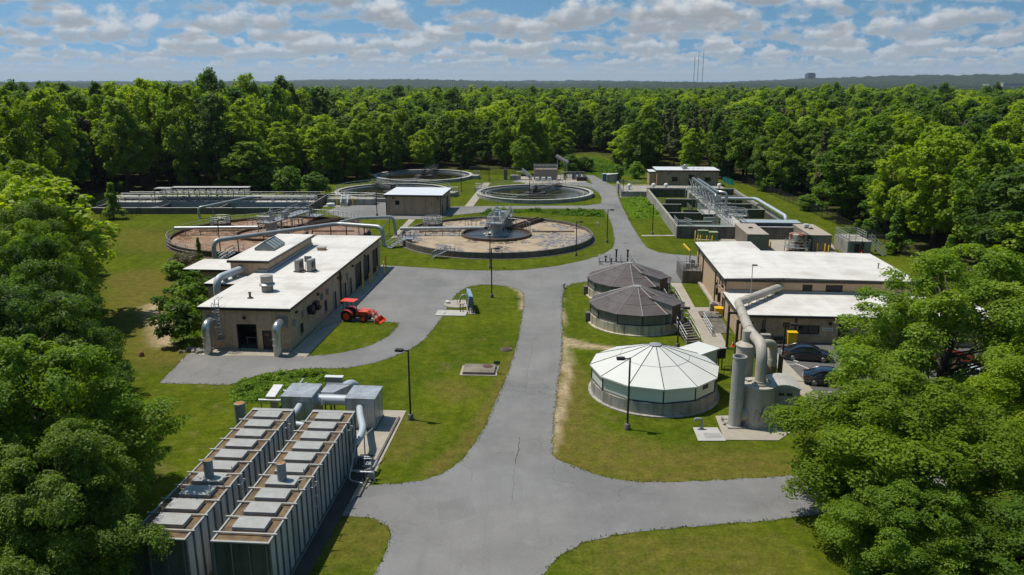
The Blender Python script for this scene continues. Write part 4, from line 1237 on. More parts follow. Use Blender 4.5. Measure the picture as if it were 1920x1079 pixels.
    mb = MB(); mb.stairs(p0, p1, 1.1, 6); so = mb.build('access_stairs', MT['galv'], t)
    mb = MB(); mb.stair_rail(p0, p1, 1.1, 1.0, .04); e = (p1 - p0); e.z = 0; e.normalize(); mb.rail([p1, p1 + e * 1.5], 1.0, .8, .04); mb.build('handrail', MT['rail'], so)
    mb = MB()
    for k in range(9): p = polar(Rr - .15, -160 + 37 * k, .98); mb.tube([p, p + V(0, 0, .35)], .05, 5)
    mb.build('rim_stub', MT['rail'], t)
    # inlet pipe over the liquid
    a, b = polar(16.9, 182, 1.75), polar(2.2, 195, 1.9)
    mb = MB(); mb.tube([a, b], .30, 12)
    for f in (.12, .3, .5, .7): q = a.lerp(b, f); mb.tube([V(q.x, q.y, .5), q], .07, 5)
    mb.build('inlet_pipe', MT['galvpipe'], t, 50)
    return t


aeration('aeration_tank', 'round aeration tank full of pale tan scum, right one beside the road', -2.75, 133.7, 6, 'sludgeR', 'conc_dark',
         [(V(-14, 2.6, .6), V(-6.4, 3.4, .6)), (V(6.4, 2.6, .6), V(14, 2.8, .6))], (V(-9.6, -15.9, 0), V(-7.6, -16.4, 1.1)))
tl = aeration('aeration_tank', 'round aeration tank of dark brown liquid behind the long white roof', -42.6, 134.2, 15, 'sludgeL', 'conc_brown',
              [(V(-14, 2.6, .6), V(-6.4, 3.4, .6)), (V(6.4, 2.6, .6), V(14, 2.8, .6))], (V(-2.6, -18.6, 0), V(-.6, -17.3, 1.1)))
mb = MB(); mb.rail([polar(17.25, 95 + k * 9.5, 0) for k in range(17)], 1.7, 3.2, .045, mids=3); mb.build('perimeter_railing', MT['rail'], tl)
mb = MB(); mb.rail([polar(17.2, 40 + k * 8, .98) for k in range(6)], 1.3, 1.2, .04, mids=3); mb.build('walkway_railing', MT['rail'], tl)


# ------------------------------------------------------------------ clarifiers
def clarifier(label, cx, cy, yaw, railing, boxang):
    t = T('clarifier', label, 'round tank', (cx, cy), 0, 'clarifiers')
    mb = MB(); mb.ring(13.55, 14.2, 0, .82, 96); mb.build('tank_wall', MT['conc_wall'], t, 40)
    mb = MB(); mb.ring(13.3, 14.25, .824, .90, 96); mb.build('rim', MT['conc_rim'], t, 40)
    mb = MB(); mb.ring(12.0, 12.12, .1, .62, 96); mb.ring(12.9, 13.0, .1, .5, 96); mb.build('weir', MT['conc_rim'], t, 40)
    mb = MB(); mb.ring(11.2, 11.26, .1, .55, 96); mb.build('scum_baffle', MT['galv'], t, 40)
    mb = MB(); mb.disc(13.5, .22, 96); mb.build('liquid', MT['darkwater'], t)
    u = polar(1, yaw); s_ = polar(1, yaw + 90)

    def W3(a, b, z): return u * a + s_ * b + V(0, 0, z)
    mb = MB(); mb.lathe([(2.6, .05), (2.6, .75)], 28); mb.lathe([(.5, .2), (.5, 1.3)], 14); mb.obox(V(0, 0, 1.9), (1.2, 1.2, .9)); mb.build('centre_well', MT['bronze'], t, 40)
    mb = MB(); mb.prism([W3(-1.6, -.6, 0), W3(13.9, -.6, 0), W3(13.9, .6, 0), W3(-1.6, .6, 0)], 1.3, 1.42)
    for b in (-.6, .6): mb.bar(W3(-1.6, b, .95), W3(13.6, b, .95), .09)
    for k in range(9): mb.bar(W3(-1.4 + 1.7 * k, -.6, .95), W3(-.55 + 1.7 * k, -.6, 1.3), .06); mb.bar(W3(-1.4 + 1.7 * k, .6, .95), W3(-.55 + 1.7 * k, .6, 1.3), .06)
    br = mb.build('bridge', MT['bronze'], t)
    mb = MB(); mb.rail([W3(13.9, -.6, 1.42), W3(-1.6, -.6, 1.42), W3(-1.6, .6, 1.42), W3(13.9, .6, 1.42)], 1.0, 1.8, .03); mb.build('bridge_railing', MT['galv'], br)
    mb = MB(); mb.bar(W3(-12, 1.2, .45), W3(11.2, -1, .45), .14); mb.bar(W3(-11.5, 1.2, .45), W3(-2.6, .3, 1.0), .1); mb.build('skimmer_arm', MT['galv'], t)
    if railing:
        mb = MB(); mb.rail([polar(14.0, 360 * k / 40, .9) for k in range(40)], 1.1, 2.3, .035, True, mids=2); mb.build('rim_railing', MT['rail'], t)
    b = polar(15.3, boxang)
    mb = MB(); mb.obox(b + V(0, 0, .5), (2.2, 3.6, 1.0), boxang); bo = mb.build('outlet_box', MT['conc_wall'], t)
    d = polar(1, boxang); n = polar(1, boxang + 90)
    mb = MB(); mb.rail([b + d * 1 - n * 1.7 + V(0, 0, 1), b + d * 1 + n * 1.7 + V(0, 0, 1)], 1.0, 1.2, .035); mb.rail([b - d * 1 + n * 1.7 + V(0, 0, 1), b + d * 1 + n * 1.7 + V(0, 0, 1)], 1.0, 1.2, .035); mb.build('box_railing', MT['rail'], bo)
    return t


clarifier('round clarifier with a railed rim beside the road, nearest of the clarifiers', 5.6, 187.3, 60, True, 150)
clarifier('round clarifier half hidden behind the small brown block building', -29.3, 189.6, 120, True, -15)
clarifier('round clarifier with a plain pale rim, farthest at the wood edge', -25.6, 223.2, 80, False, -8)

# low concrete splitter box with railed crossover steps, left of the block building
t = T('splitter_box', 'low concrete box with red and white railed steps left of the block building', 'concrete box', (-41.5, 171.6), -2)
mb = MB(); mb.box(0, 0, 0, 10.5, 3.2, 1.35); mb.build('box_wall', MT['conc_wall'], t)
mb = MB(); mb.rail([(0, .1, 1.36), (10.4, .1, 1.36), (10.4, 3.1, 1.36), (0, 3.1, 1.36)], 1.0, 1.6, .035, True); mb.build('railing', MT['rail'], t)
mb = MB(); mb.stairs((4.2, -2.0, 0), (4.2, 0, 1.35), 1.4, 6); so = mb.build('stairs', MT['galv'], t)
mb = MB(); mb.stair_rail((4.2, -2.0, 0), (4.2, 0, 1.35), 1.5, 1.0, .07); mb.build('stair_rail', MT['white'], so)
mb = MB()
for x in (2.4, 6.0): mb.lathe([(.12, 0), (.12, 1.6), (.05, 1.66)], 8, (x, -.6))
mb.build('guard_post', MT['yellow'], t)
mb = MB(); mb.lathe([(.0, .72), (.9, .62), (1.0, .3), (.9, 0)][::-1], 20, (1.2, -1.6)); mb.build('dome_lid', MT['white'], t, 60)

# ------------------------------------------------------------------ rectangular basin on the left
t = T('left_basin', 'long rectangular concrete basin under a pipe canopy at the left wood edge', 'basin', (-88, 159.3), 0)
mb = MB(); mb.box(0, 0, 0, 45.5, .4, 1.25); mb.box(0, 16.6, 0, 45.0, 17.0, 1.25); mb.box(0, .4, 0, .4, 16.6, 1.25); mb.box(45.0, .4, 0, 45.5, 17.0, 1.6)
for x in (13, 26): mb.box(x, .4, 0, x + .35, 7.8, 1.1)
mb.build('tank_wall', MT['conc_dark'], t)
mb = MB(); mb.box(-.05, -.06, 1.253, 45.55, .46, 1.32); mb.build('wall_cap', MT['conc_rim'], t)
mb = MB(); mb.add([(.4, .4, .12), (45, .4, .12), (45, 16.6, .12), (.4, 16.6, .12)], [(0, 1, 2, 3)]); mb.build('liquid', MT['darkwater'], t)
mb = MB(); mb.box(.4, 7.9, 1.1, 45, 10.4, 1.3); mb.box(.4, 7.9, .05, 45, 8.1, 1.098); wk = mb.build('walkway', MT['conc_rim'], t)
mb = MB(); mb.rail([(.4, 8.0, 1.3), (44.9, 8.0, 1.3)], 1.1, 1.5, .04, mids=3); mb.rail([(.4, 10.3, 1.3), (44.9, 10.3, 1.3)], 1.1, 1.5, .04, mids=3)
mb.rail([(.2, 16.8, 1.25), (44.9, 16.8, 1.25)], 1.1, 1.9, .035); mb.rail([(45.2, .3, 1.6), (45.2, 9, 1.6)], 1.0, 1.5, .035)
mb.build('walkway_railing', MT['rail'], wk)
mb = MB()
for k in range(9):
    x = 10.2 + k * 2.45
    for y in (7.5, 11): mb.tube([(x, y, 1.25), (x, y, 4.3)], .08, 5)
    mb.bar((x, 7.5, 4.1), (x, 11, 4.1), .1)
    if k < 8: mb.bar((x, 7.5, 3.2), (x + 2.45, 7.5, 4.1), .06)
for y in (7.5, 11): mb.bar((10.2, y, 3.5), (30.0, y, 3.5), .08)
ca = mb.build('canopy_frame', MT['galv'], t)
mb = MB(); mb.box(13.5, 8.2, 4.36, 30.4, 10.4, 4.46); mb.box(9.8, 8.2, 4.16, 13.498, 10.4, 4.26); mb.build('canopy_roof', MT['conc_rim'], ca)
g_ = random.Random(5)
for k in range(34):
    x = g_.uniform(1, 44); y = g_.choice((8.6, 9.4, 10.0)); h_ = g_.uniform(.5, 1.3)
    mb = MB(); mb.lathe([(.14, 1.3), (.14, 1.3 + h_), (.26, 1.3 + h_), (.26, 1.36 + h_)], 8, (x, y)); mb.build('valve_stand', MT['galv'], t)
for k in range(9): x = 2 + k * 4.9; mb = MB(); mb.tube([(x, 6, .15), (x, 6, 1.6), (x, 8, 1.6)], .07, 6); mb.build('drop_pipe', MT['galv'], t)
mb = MB()
for z_, y in ((2.0, 11.4), (2.7, 11.2), (1.7, 12.2)): mb.tube([(1, y, z_), (30 if z_ > 2 else 44, y, z_)], .16, 8)
mb.build('header_pipe', MT['galvpipe'], t)
mb = MB()
for k, (x, l) in enumerate(((3.5, 3.0), (8.5, 4.2), (12.5, 1.5))): mb.tube([(x, 1.5, .5), (x + l * .7, 1.5 + l, .5)], .22, 8)
mb.build('floating_boom', MT['conc_rim'], t)
mb = MB(); mb.stairs((-3.2, 9, 0), (-.2, 9, 1.3), 1.3, 6); mb.rail([(-3.2, 8.4, 0), (-.2, 8.4, 1.3), (3, 8.4, 1.9)], 1.0, .9, .04); mb.build('entry_stairs', MT['galv'], t)
p = T('air_main', 'grey air pipe bending over the front wall of the long left basin', 'pipe', at(374, 410), 0)
mb = MB(); mb.tube(arc([(0, 0, 0), (0, 0, 2.2), (1.2, .6, 2.35), (7.2, 10.0, 2.9), (9.5, 10.4, 2.9)], 1.0, 6), .26, 12); mb.build('pipe', MT['galvpipe'], p, 50)
mb = MB(); mb.tube([(2.3, 1.5, .05), (2.3, 1.5, 2.4)], .08, 5); mb.build('pipe_support', MT['galv'], p); mb = MB(); mb.lathe([(.42, .03), (.42, .14), (.27, .16)], 12); mb.build('pipe_flange', MT['galv'], p)

# ------------------------------------------------------------------ deep rectangular basin on the right with its pipe gallery
FR_ = Fr(29.0, 133.2, -3.6)
t = T('right_basin', 'rectangular concrete basin of compartments beside the weedy bank on the right', 'basin', FR_.o, FR_.yaw)
BW, BL, BZ = 20.8, 50.0, 2.15
mb = MB(); mb.box(0, 0, 0, BW, .45, BZ); mb.build('near_wall', MT['conc_dark'], t)  # stains and the near side's shade both put into the darker concrete
mb = MB(); mb.box(-.02, -.03, BZ + .003, BW + .02, .48, BZ + .07); mb.build('wall_cap', MT['conc_rim'], t)
mb = MB(); mb.box(0, BL - .45, 0, BW, BL, BZ + .25); mb.box(0, .45, 0, .45, BL - .45, BZ); mb.box(BW - .45, .45, 0, BW, BL - .45, BZ)
mb.build('outer_wall', MT['conc_wall'], t)
mb = MB()
for y0, x0, x1, h_ in ((7.5, .46, 7.5, 1.7), (17, .46, 9.2, 1.75), (27, .46, 4.8, 1.9), (24.4, 4.9, 9.2, 1.2), (34, 2.4, 9.2, 2.0), (9, 12.5, BW - .46, 1.7), (20.5, 13, BW - .46, 2.0), (31, 12.5, BW - .46, 1.5), (40, 12.5, BW - .46, 1.9)):
    mb.box(x0, y0, .05, x1, y0 + .3, h_)
mb.box(9.2, 10, .05, 9.5, 44, 1.95); mb.box(12.2, 10, .05, 12.5, 46, 1.95); mb.box(7.0, 27.3, .05, 7.2, 34, 1.3)
mb.build('baffle_wall', MT['conc_green'], t)
mb = MB()
for y0, x0, x1 in ((.5, .46, BW - .46),): mb.box(.452, .452, .05, BW - .452, .6, 2.0)
mb.box(.452, BL - .6, .05, BW - .452, BL - .452, 2.1); mb.box(.452, .62, .05, .52, BL - .62, 1.7); mb.box(BW - .56, .62, .05, BW - .452, BL - .62, 1.6)
mb.build('wall_lining', MT['conc_green'], t)
mb = MB()
for y0, x0, x1, h_ in ((7.5, .46, 7.5, 1.7), (17, .46, 9.2, 1.75), (27, .46, 4.8, 1.9), (34, 2.4, 9.2, 2.0), (9, 12.5, BW - .46, 1.7), (20.5, 13, BW - .46, 2.0), (31, 12.5, BW - .46, 1.5), (40, 12.5, BW - .46, 1.9)):
    mb.box(x0, y0 - .03, h_ + .003, x1 - .05, y0 + .33, h_ + .06)
mb.build('wall_cap', MT['conc_rim'], t)
mb = MB(); mb.add([(.45, .45, .25), (BW - .45, .45, .25), (BW - .45, BL - .45, .25), (.45, BL - .45, .25)], [(0, 1, 2, 3)]); mb.build('liquid', MT['greenwater'], t)
mb = MB(); mb.box(9.52, .46, 1.85, 12.18, BL - .46, 2.1); mb.box(9.52, .46, .05, 9.7, BL - .46, 1.848); dk = mb.build('gallery_deck', MT['conc_rim'], t)
mb = MB(); mb.rail([(9.6, .5, 2.1), (9.6, 49, 2.1)], 1.1, 1.4, .04, mids=3); mb.rail([(12.1, .5, 2.1), (12.1, 49, 2.1)], 1.1, 1.4, .04, mids=3)
mb.rail([(9.6, 14, 2.1), (6.9, 14, 2.1), (6.9, 20, 2.1), (9.6, 20, 2.1)], 1.1, 1.2, .04, mids=3); mb.rail([(12.1, 12, 2.1), (14.9, 12, 2.1), (14.9, 15, 2.1), (12.1, 15, 2.1)], 1.1, 1.2, .04, mids=3)
mb.build('gallery_railing', MT['rail'], dk)
mb = MB(); mb.box(6.9, 14, 1.9, 9.518, 20, 2.1); mb.box(12.182, 12, 1.9, 14.9, 15, 2.1); mb.box(7.0, 13, .05, 9.2, 13.3, 1.6); mb.build('side_platform', MT['conc_rim'], dk)
mb = MB()
for y in (18, 22, 26, 30, 34, 38, 42, 46):
    for x in (9.9, 11.8): mb.tube([(x, y, 2.1), (x, y, 4.9)], .09, 5)
    mb.bar((9.9, y, 4.6), (11.8, y, 4.6), .12); mb.bar((9.9, y, 3.6), (11.8, y, 3.6), .08)
    mb.bar((9.9, y, 3.2), (9.9, y + 3.6, 4.6), .07); mb.bar((11.8, y, 4.6), (11.8, y + 3.6, 3.2), .07)
rk = mb.build('pipe_rack', MT['galv'], t)
mb = MB(); mb.tube(arc([(10.4, 48.5, 3.0), (10.4, 48.5, 5.0), (10.4, 20, 5.0), (10.4, 20, 2.2)], .8, 6), .24, 10); mb.tube(arc([(11.3, 47, 3.0), (11.3, 47, 5.0), (11.6, 25, 5.0), (13.4, 24, 4.9), (13.4, 24, 1.8)], .8, 6), .24, 10)
mb.build('rack_pipe', MT['shiny'], rk, 50)
g_ = random.Random(9)
for k in range(40):
    y = g_.uniform(6, 47); x = g_.uniform(9.9, 11.9); h_ = g_.uniform(.4, 1.6)
    mb = MB(); mb.lathe([(.12, 2.1), (.12, 2.1 + h_), (.24, 2.1 + h_), (.24, 2.17 + h_)], 8, (x, y)); mb.build('valve_stand', MT['galv'], t)
for k in range(8): y = 8 + k * 4.8; mb = MB(); mb.tube(arc([(11, y, 2.3), (11, y, 3.0), (14.2, y, 3.0), (14.2, y, .5)], .4), .09, 6); mb.build('drop_pipe', MT['galv'], t); mb = MB(); mb.tube(arc([(10.4, y + 2, 2.3), (10.4, y + 2, 2.9), (8.2, y + 2, 2.9), (8.2, y + 2, .5)], .4), .09, 6); mb.build('drop_pipe', MT['galv'], t)
for k in range(4): mb = MB(); mb.obox((10.9, 13 + k * 8.3, 2.6), (.7, 1.0, 1.0)); mb.build('valve_box', MT['galv'], t)
mb = MB()
for x in (2.3, 3.2, 6.5): mb.tube([(x, 3.8, 1.75), (x + 4, 3.8, 1.75)], .05, 5)
mb.box(.46, 2.6, 1.72, 9.5, 3.6, 1.8); mb.box(.46, 4.7, 1.6, 9.5, 4.9, 1.7); nw = mb.build('near_walkway', mat('pale_green_grating', (.20, .27, .22), .6, col2=(.3, .33, .3), scale=1.5), t)
mb = MB(); mb.rail([(.6, 2.6, 1.8), (9.5, 2.6, 1.8)], 1.0, 2.0, .03); mb.rail([(.2, .3, BZ), (.2, 5, BZ)], 1.1, .9, .045, mids=3); mb.rail([(.2, .3, BZ), (2.6, .3, BZ)], 1.1, .9, .045, mids=3); mb.rail([(2.6, .3, BZ), (2.0, 4.6, BZ - .3)], 1.1, .9, .045, mids=3); mb.build('near_railing', MT['rail'], nw)
p = T('air_main', 'long white air pipe along the right wall of the compartment basin', 'pipe', FR_.o, FR_.yaw)
mb = MB(); mb.tube(arc([(20.2, 5.3, .1), (20.2, 5.3, 3.2), (20.2, 27.5, 3.2), (13.0, 27.5, 3.2)], 1.3, 8), .32, 12); mb.build('pipe', MT['palepipe'], p, 50)
mb = MB()
for y in (8, 13, 18, 23): mb.tube([(20.5, y, 2.15), (20.5, y, 3.0)], .07, 5)
mb.tube([(16, 27.5, .3), (16, 27.5, 3.1)], .08, 5); mb.build('pipe_support', MT['galv'], p)
# raised slab and low box between basin and far building
t = T('valve_vault', 'raised concrete slab with round vents in front of the far brick building', 'concrete slab', FR_.w(-6.0, 50.6), FR_.yaw)
mb = MB(); mb.box(0, 0, 0, 26, 11.5, 1.35); mb.box(-.4, 6, 0, -.003, 11, 2.4); mb.build('slab', MT['conc_wall'], t)
mb = MB(); mb.rail([(0, .2, 1.35), (0, 11.3, 1.35), (6.0, 11.3, 1.35)], 1.1, 1.5, .04, mids=3); mb.build('railing', MT['rail'], t)
for k, (x, y) in enumerate(((2.2, 3.2), (8.2, 4.5), (11.2, 4.5), (24.2, 5.2))):
    mb = MB(); mb.lathe([(.22, 1.35), (.22, 2.0), (.5, 2.15), (.55, 2.5), (.35, 2.8), (0, 2.88)], 14, (x, y)); mb.build('vent_hood', MT['white'], t, 50)


# ------------------------------------------------------------------ long enclosed containers bottom left
def container(label, loc, yaw):
    t = T('filter_container', label, 'container', loc, yaw, 'long filter containers')
    w, L_, h = 3.0, 16.4, 3.55
    mb = MB(); mb.box(0, .06, .12, w, L_, h - .06); mb.build('body', MT['contwall'], t)
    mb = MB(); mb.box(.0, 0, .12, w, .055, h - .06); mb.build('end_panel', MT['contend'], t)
    mb = MB()
    n = 20
    for k in range(n + 1):
        y = .06 + (L_ - .12) * k / n
        for x in (-.035, w + .035): mb.box(x - .034, y - .05, .12, x + .034, y + .05, h - .06)
    for k in range(4): x = .1 + (w - .2) * k / 3; mb.box(x - .04, -.07, .12, x + .04, -.003, h - .06)
    mb.build('side_rib', mat('dark_panel_rib', (.11, .12, .125), .5, .2, col2=(.25, .26, .27), scale=2.0) if 'dark_panel_rib' not in bpy.data.materials else bpy.data.materials['dark_panel_rib'], t)
    mb = MB(); mb.box(-.03, 0, h - .057, w + .03, L_ + .03, h); ro = mb.build('roof', MT['rust'], t)
    mb = MB(); mb.box(-.05, -.06, h + .003, w + .05, .08, h + .07); mb.box(-.05, .081, h + .003, .05, L_, h + .07); mb.box(w - .05, .081, h + .003, w + .05, L_, h + .07); mb.box(-.05, L_ - .35, h + .073, w + .05, L_ + .04, h + .1); mb.build('edge_trim', MT['hatch'], ro)
    n = 10
    for k in range(n):
        y = .75 + k * (L_ - 1.2) / n
        mb = MB(); mb.tube([(-.22, y - .05, h + .12), (w + .22, y - .05, h + .12)], .055, 6); mb.build('cross_bar', MT['hatch'], t)
        if k in (0, 1, 2, 3, 4, 5, 6, 7, 8, 9):
            off = .25 if k != 3 else .2
            q = MB(); q.box(.62, y + .28, h + .003, 2.42, y + 1.30, h + .24); q.m = 0
            ho = q.build('roof_hatch', MT['hatch'], t, None, .02)
            if k == 3:
                q = MB(); q.lathe([(.27, h + .243), (.27, h + 1.35), (.25, h + 1.36), (.22, h + 1.36), (.22, h + .8)], 18, (1.5, y + .8))
                q.build('vent_stack', MT['stack'], ho, 40)
                q = MB(); q.lathe([(.218, h + 1.34), (.2, h + .9)], 18, (1.5, y + .8)); q.build('stack_liner', MT['rustpipe'], ho)
            else:
                q = MB()
                for i in range(12): q.box(.66 + i * .152, y + 1.305, h + .17, .72 + i * .152, y + 1.33, h + .245)
                q.build('hatch_clips', MT['galv'], ho)
    mb = MB()
    for yy in (6.2, 14.0):
        for z_ in (1.9, 2.6, 3.3): mb.tube([(w + .1, yy, z_), (w + .35, yy, z_), (w + .35, yy + .7, z_), (w + .1, yy + .7, z_)], .03, 5)
        for y2 in (yy, yy + .7): mb.tube([(w + .35, y2, .5), (w + .35, y2, h + .4)], .03, 5)
    mb.build('side_ladder', MT['galv'], t)
    mb = MB(); mb.tube([(w - .2, 5.2, h), (w - .2, 5.2, h + .75), (w + .2, 5.4, h + .75)], .035, 5); mb.tube([(w - .5, 7.0, h), (w - .5, 7.0, h + .5)], .03, 5); mb.build('gauge_pipe', MT['galv'], t)
    mb = MB(); mb.box(-.1, 0, .0, w + .1, L_ + .1, .118); mb.build('skid', MT['conc_dark'], t)
    return t


FB = Fr(-15.55, 35.05, -4.2); FBl = Fr(-20.0, 35.4, -4.2)
container('streaked metal filter container with hatches and one stack, right one beside the road', FB.o, FB.yaw)
container('streaked metal filter container with rusty roof, left one under the overhanging trees', FBl.o, FBl.yaw)
mb = MB()
sheet('container_strip', [FB.w(3.15, -3), FB.w(4.0, -3), FB.w(4.3, 16.8), FB.w(3.15, 16.8)], .052, mat('dark_concrete_strip', (.05, .045, .038), .8, col2=(.1, .09, .07), scale=.6))  # darker strip along the right side of the right container
mb.box(0, 0, 0, .16, 12.5, .16)
k_ = T('drain_curb', 'dark low curb along the concrete pad beside the right container', 'curb', FB.w(4.55, 10.8), FB.yaw); mb.build('curb', MT['conc_dark'], k_)


def silver_box(label, loc, yaw, w, d, h):
    t = T('fan_housing', label, 'fan housing', loc, yaw, 'silver fan housings')
    mb = MB(); mb.box(0, 0, .12, w, d, h - .032); mb.build('casing', MT['silver'], t)
    mb = MB(); mb.box(-.06, -.06, h - .03, w + .06, d + .06, h); mb.build('lid', MT['silver'], t)
    mb = MB()
    for x in (0, w): mb.box(x - .03, -.03, .12, x + .03, -.003, h - .034)
    for i in range(3): mb.box(w * (i + 1) / 4 - .015, -.018, .12, w * (i + 1) / 4 + .015, -.003, h - .034)
    mb.box(w + .003, d * .5 - .015, .12, w + .018, d * .5 + .015, h - .034)
    mb.build('seam', MT['greyflash'], t)
    mb = MB(); mb.box(-.05, -.05, 0, w + .05, d + .05, .118); mb.build('plinth', MT['conc_dark'], t)
    return t


silver_box('silver sheet metal housing at the far end, right one on the pad edge', FB.w(.95, 21.0), FB.yaw, 2.3, 2.6, 2.65)
silver_box('silver sheet metal housing standing between the two containers far ends', FB.w(-4.2, 21.0), FB.yaw, 2.4, 2.7, 2.65)
t = T('exhaust_duct', 'pale duct assembly with a tapered box and bent pipe at the containers far end', 'duct', FB.w(-1.9, 18.9), FB.yaw)
mb = MB(); mb.tube(arc([(.5, 3.0, 1.9), (.9, 3.7, 1.9)], .3), .34, 14); mb.tube(arc([(1.5, 5.2, 1.9), (2.1, 6.9, 2.0), (2.4, 7.7, .0)], 1.0, 8), .46, 16)
mb.tube([(.3, 3.4, 1.9), (3.1, 3.4, 1.9)], .42, 14); mb.tube(arc([(-.9, 2.6, 1.9), (-.7, .6, 1.9), (-1.3, -1.2, 1.6), (-1.5, -2.6, 1.3)], .8), .27, 14); mb.tube([(-.7, -.4, 1.5), (1.9, -.6, 1.4)], .24, 12)
mb.tube(arc([(3.9, 2.3, 1.9), (4.4, .6, 1.9), (5.25, -1.6, 1.7), (5.0, -3.2, 1.3)], .8), .27, 14); mb.tube([(0, 3.4, 1.9), (.3, 3.4, 1.9)], .5, 14); mb.build('pipe', MT['palepipe'], t, 50)
mb = MB()
a, b = [(1.15, 5.0), (2.25, 5.0)], [(1.2, 6.9), (3.1, 6.9)]
vs = [(x_ - .6, y_, z_) for x_, y_, z_ in ((.95, 3.7, 1.3), (2.0, 3.7, 1.3), (2.0, 3.7, 2.4), (.95, 3.7, 2.4), (1.0, 5.2, .9), (3.0, 5.2, .9), (3.0, 5.2, 2.5), (1.0, 5.2, 2.5))]
mb.add(vs, [(0, 1, 2, 3), (5, 4, 7, 6), (1, 5, 6, 2), (4, 0, 3, 7), (3, 2, 6, 7), (4, 5, 1, 0)]); mb.box(.35, 5.203, .85, 2.45, 5.32, 2.56); mb.build('transition_box', MT['silver'], t)
mb = MB()
for x, y in ((.6, 3.9), (1.3, 4.1), (.7, 5.0), (2.1, 5.0)): mb.tube([(x, y, 0), (x, y, 1.4)], .06, 5)
mb.lathe([(.62, .02), (.62, .5), (.55, .52)], 18, (2.4, 7.7)); mb.build('leg', MT['bronze'], t)
mb = MB()
t = T('pipe_manifold', 'small pipes and valves beside the right container far end', 'piping', FB.w(0, 16.4), FB.yaw)
mb.tube([(3.4, -1.6, .3), (3.4, -1.6, 2.4)], .05, 6); mb.tube([(3.9, -1.0, .2), (3.9, -1.0, 2.2), (4.2, .3, 2.2)], .045, 6)
mb.tube(arc([(3.3, -3.1, .6), (4.4, -3.1, .6), (4.9, -2.6, .6), (4.9, -1.6, .6)], .3), .09, 8); mb.tube(arc([(3.4, -2.0, 1.1), (4.6, -2.0, 1.1), (4.6, -2.0, .2)], .2), .07, 8); mb.tube(arc([(4.0, -3.6, .8), (5.2, -3.6, .8), (5.2, -3.6, .05)], .2), .07, 8)
mb.tube([(4.4, -3.0, .2), (4.4, -3.0, 1.5), (4.9, -3.0, 1.5), (4.9, -3.0, .2)], .05, 6); mb.obox((4.5, -2.3, .5), (.4, .5, .6)); mb.obox((4.9, -3.2, .4), (.35, .35, .5))
mb.tube(arc([(3.25, -1.5, 2.5), (3.6, -1.5, 2.5), (3.6, -4.2, .5), (4.6, -4.4, .4)], .3), .05, 6)
mb.build('small_piping', MT['galv'], t)
t = T('control_cabinet', 'pale control cabinet on posts behind the silver housings', 'cabinet', FB.w(-1.6, 26.4), FB.yaw)
mb = MB(); mb.box(-.7, -.18, 1.1, .7, .18, 2.2); mb.build('cabinet', MT['acunit'], t); mb = MB(); mb.box(-.78, -.26, 2.203, .78, .26, 2.28); mb.build('rain_hood', MT['white'], t)
mb = MB()
for x in (-.5, .1, .5): mb.tube([(x, 0, 0), (x, 0, 1.1)], .05, 5)
mb.obox((.9, -.3, .9), (.4, .3, .5)); mb.build('post', MT['bronze'], t)
t = T('instrument_stand', 'white topped instrument rack with pipes behind the left container', 'instrument rack', FB.w(-6.2, 24.6), FB.yaw)
mb = MB(); mb.obox((0, 0, 1.5), (.8, 2.0, .16), 0, 8); mb.build('sunshade', MT['white'], t)
mb = MB(); mb.obox((0, -.3, .7), (.5, .5, 1.2)); mb.build('pedestal', MT['frp'], t)
mb = MB(); mb.tube(arc([(-1.0, -1.0, 1.1), (1.0, -1.0, 1.1), (1.5, .4, 1.2), (1.6, 2.6, 1.6)], .3), .12, 8); mb.tube(arc([(.5, .6, 1.3), (1.2, .6, 1.3), (2.2, 1.8, 1.6)], .3), .1, 8); mb.tube([(-.8, -1, .05), (-.8, -1, 1.1)], .06, 5); mb.build('piping', MT['rail'], t)
t = T('short_stack', 'grey open stack with a rusty mouth behind the left container', 'stack', FB.w(-7.2, 20.0), FB.yaw)
mb = MB(); mb.lathe([(.42, 0), (.42, 2.4), (.38, 2.42), (.36, 2.42), (.36, 1.8)], 20); mb.build('pipe', MT['stack'], t, 40); mb = MB(); mb.lathe([(.358, 2.41), (.34, 1.7)], 20); mb.build('liner', MT['rustpipe'], t)
t = T('bollard_post', 'thin black post at the near corner of the container pad', 'post', at(683, 903), 0)
mb = MB(); mb.tube([(0, 0, 0), (0, 0, 1.1)], .05, 6); mb.obox((0, 0, 1.05), (.22, .1, .18)); mb.build('post', MT['black'], t)

# ------------------------------------------------------------------ odour scrubber by the parking lot
t = T('odour_scrubber', 'beige fibreglass scrubber of towers and a fat bent duct beside the white roofed tank', 'air scrubber', (19.5, 57.3), 0)
mb = MB(); mb.lathe([(1.34, 0), (1.34, .12), (1.27, .14), (1.27, 3.3), (1.33, 3.31), (1.33, 3.42), (.0, 3.62)], 40, (.15, -.2)); ta = mb.build('vessel', MT['frp'], t, 30)
mb = MB(); mb.lathe([(.62, 3.50), (.62, 3.62), (.45, 3.63)], 20, (.1, -.55)); mb.obox((-.55, .15, 3.62), (.55, .55, .08), 20); mb.obox((.75, .05, 3.62), (.12, .12, .3)); mb.obox((.85, -.2, 3.6), (.12, .12, .3)); mb.obox((.95, -.4, 3.58), (.12, .12, .3)); mb.build('manway', MT['frp'], ta, 30)
mb = MB(); mb.tube(arc([(-.4, -1.45, .7), (-.35, -1.5, 1.8), (.1, -1.52, 1.2), (.3, -1.5, 2.2)], .2), .014, 5); mb.tube(arc([(-.1, -1.53, .6), (.2, -1.5, 1.9), (.5, -1.4, 2.0)], .3), .014, 5); mb.build('cable', MT['black'], ta)
mb = MB(); mb.lathe([(.56, .12), (.52, .14), (.52, 5.75), (.55, 5.76), (.55, 5.9), (.46, 5.9), (.46, 4.5)], 28, (-1.7, -.75)); mb.build('exhaust_stack', MT['frpgrey'], t, 40)
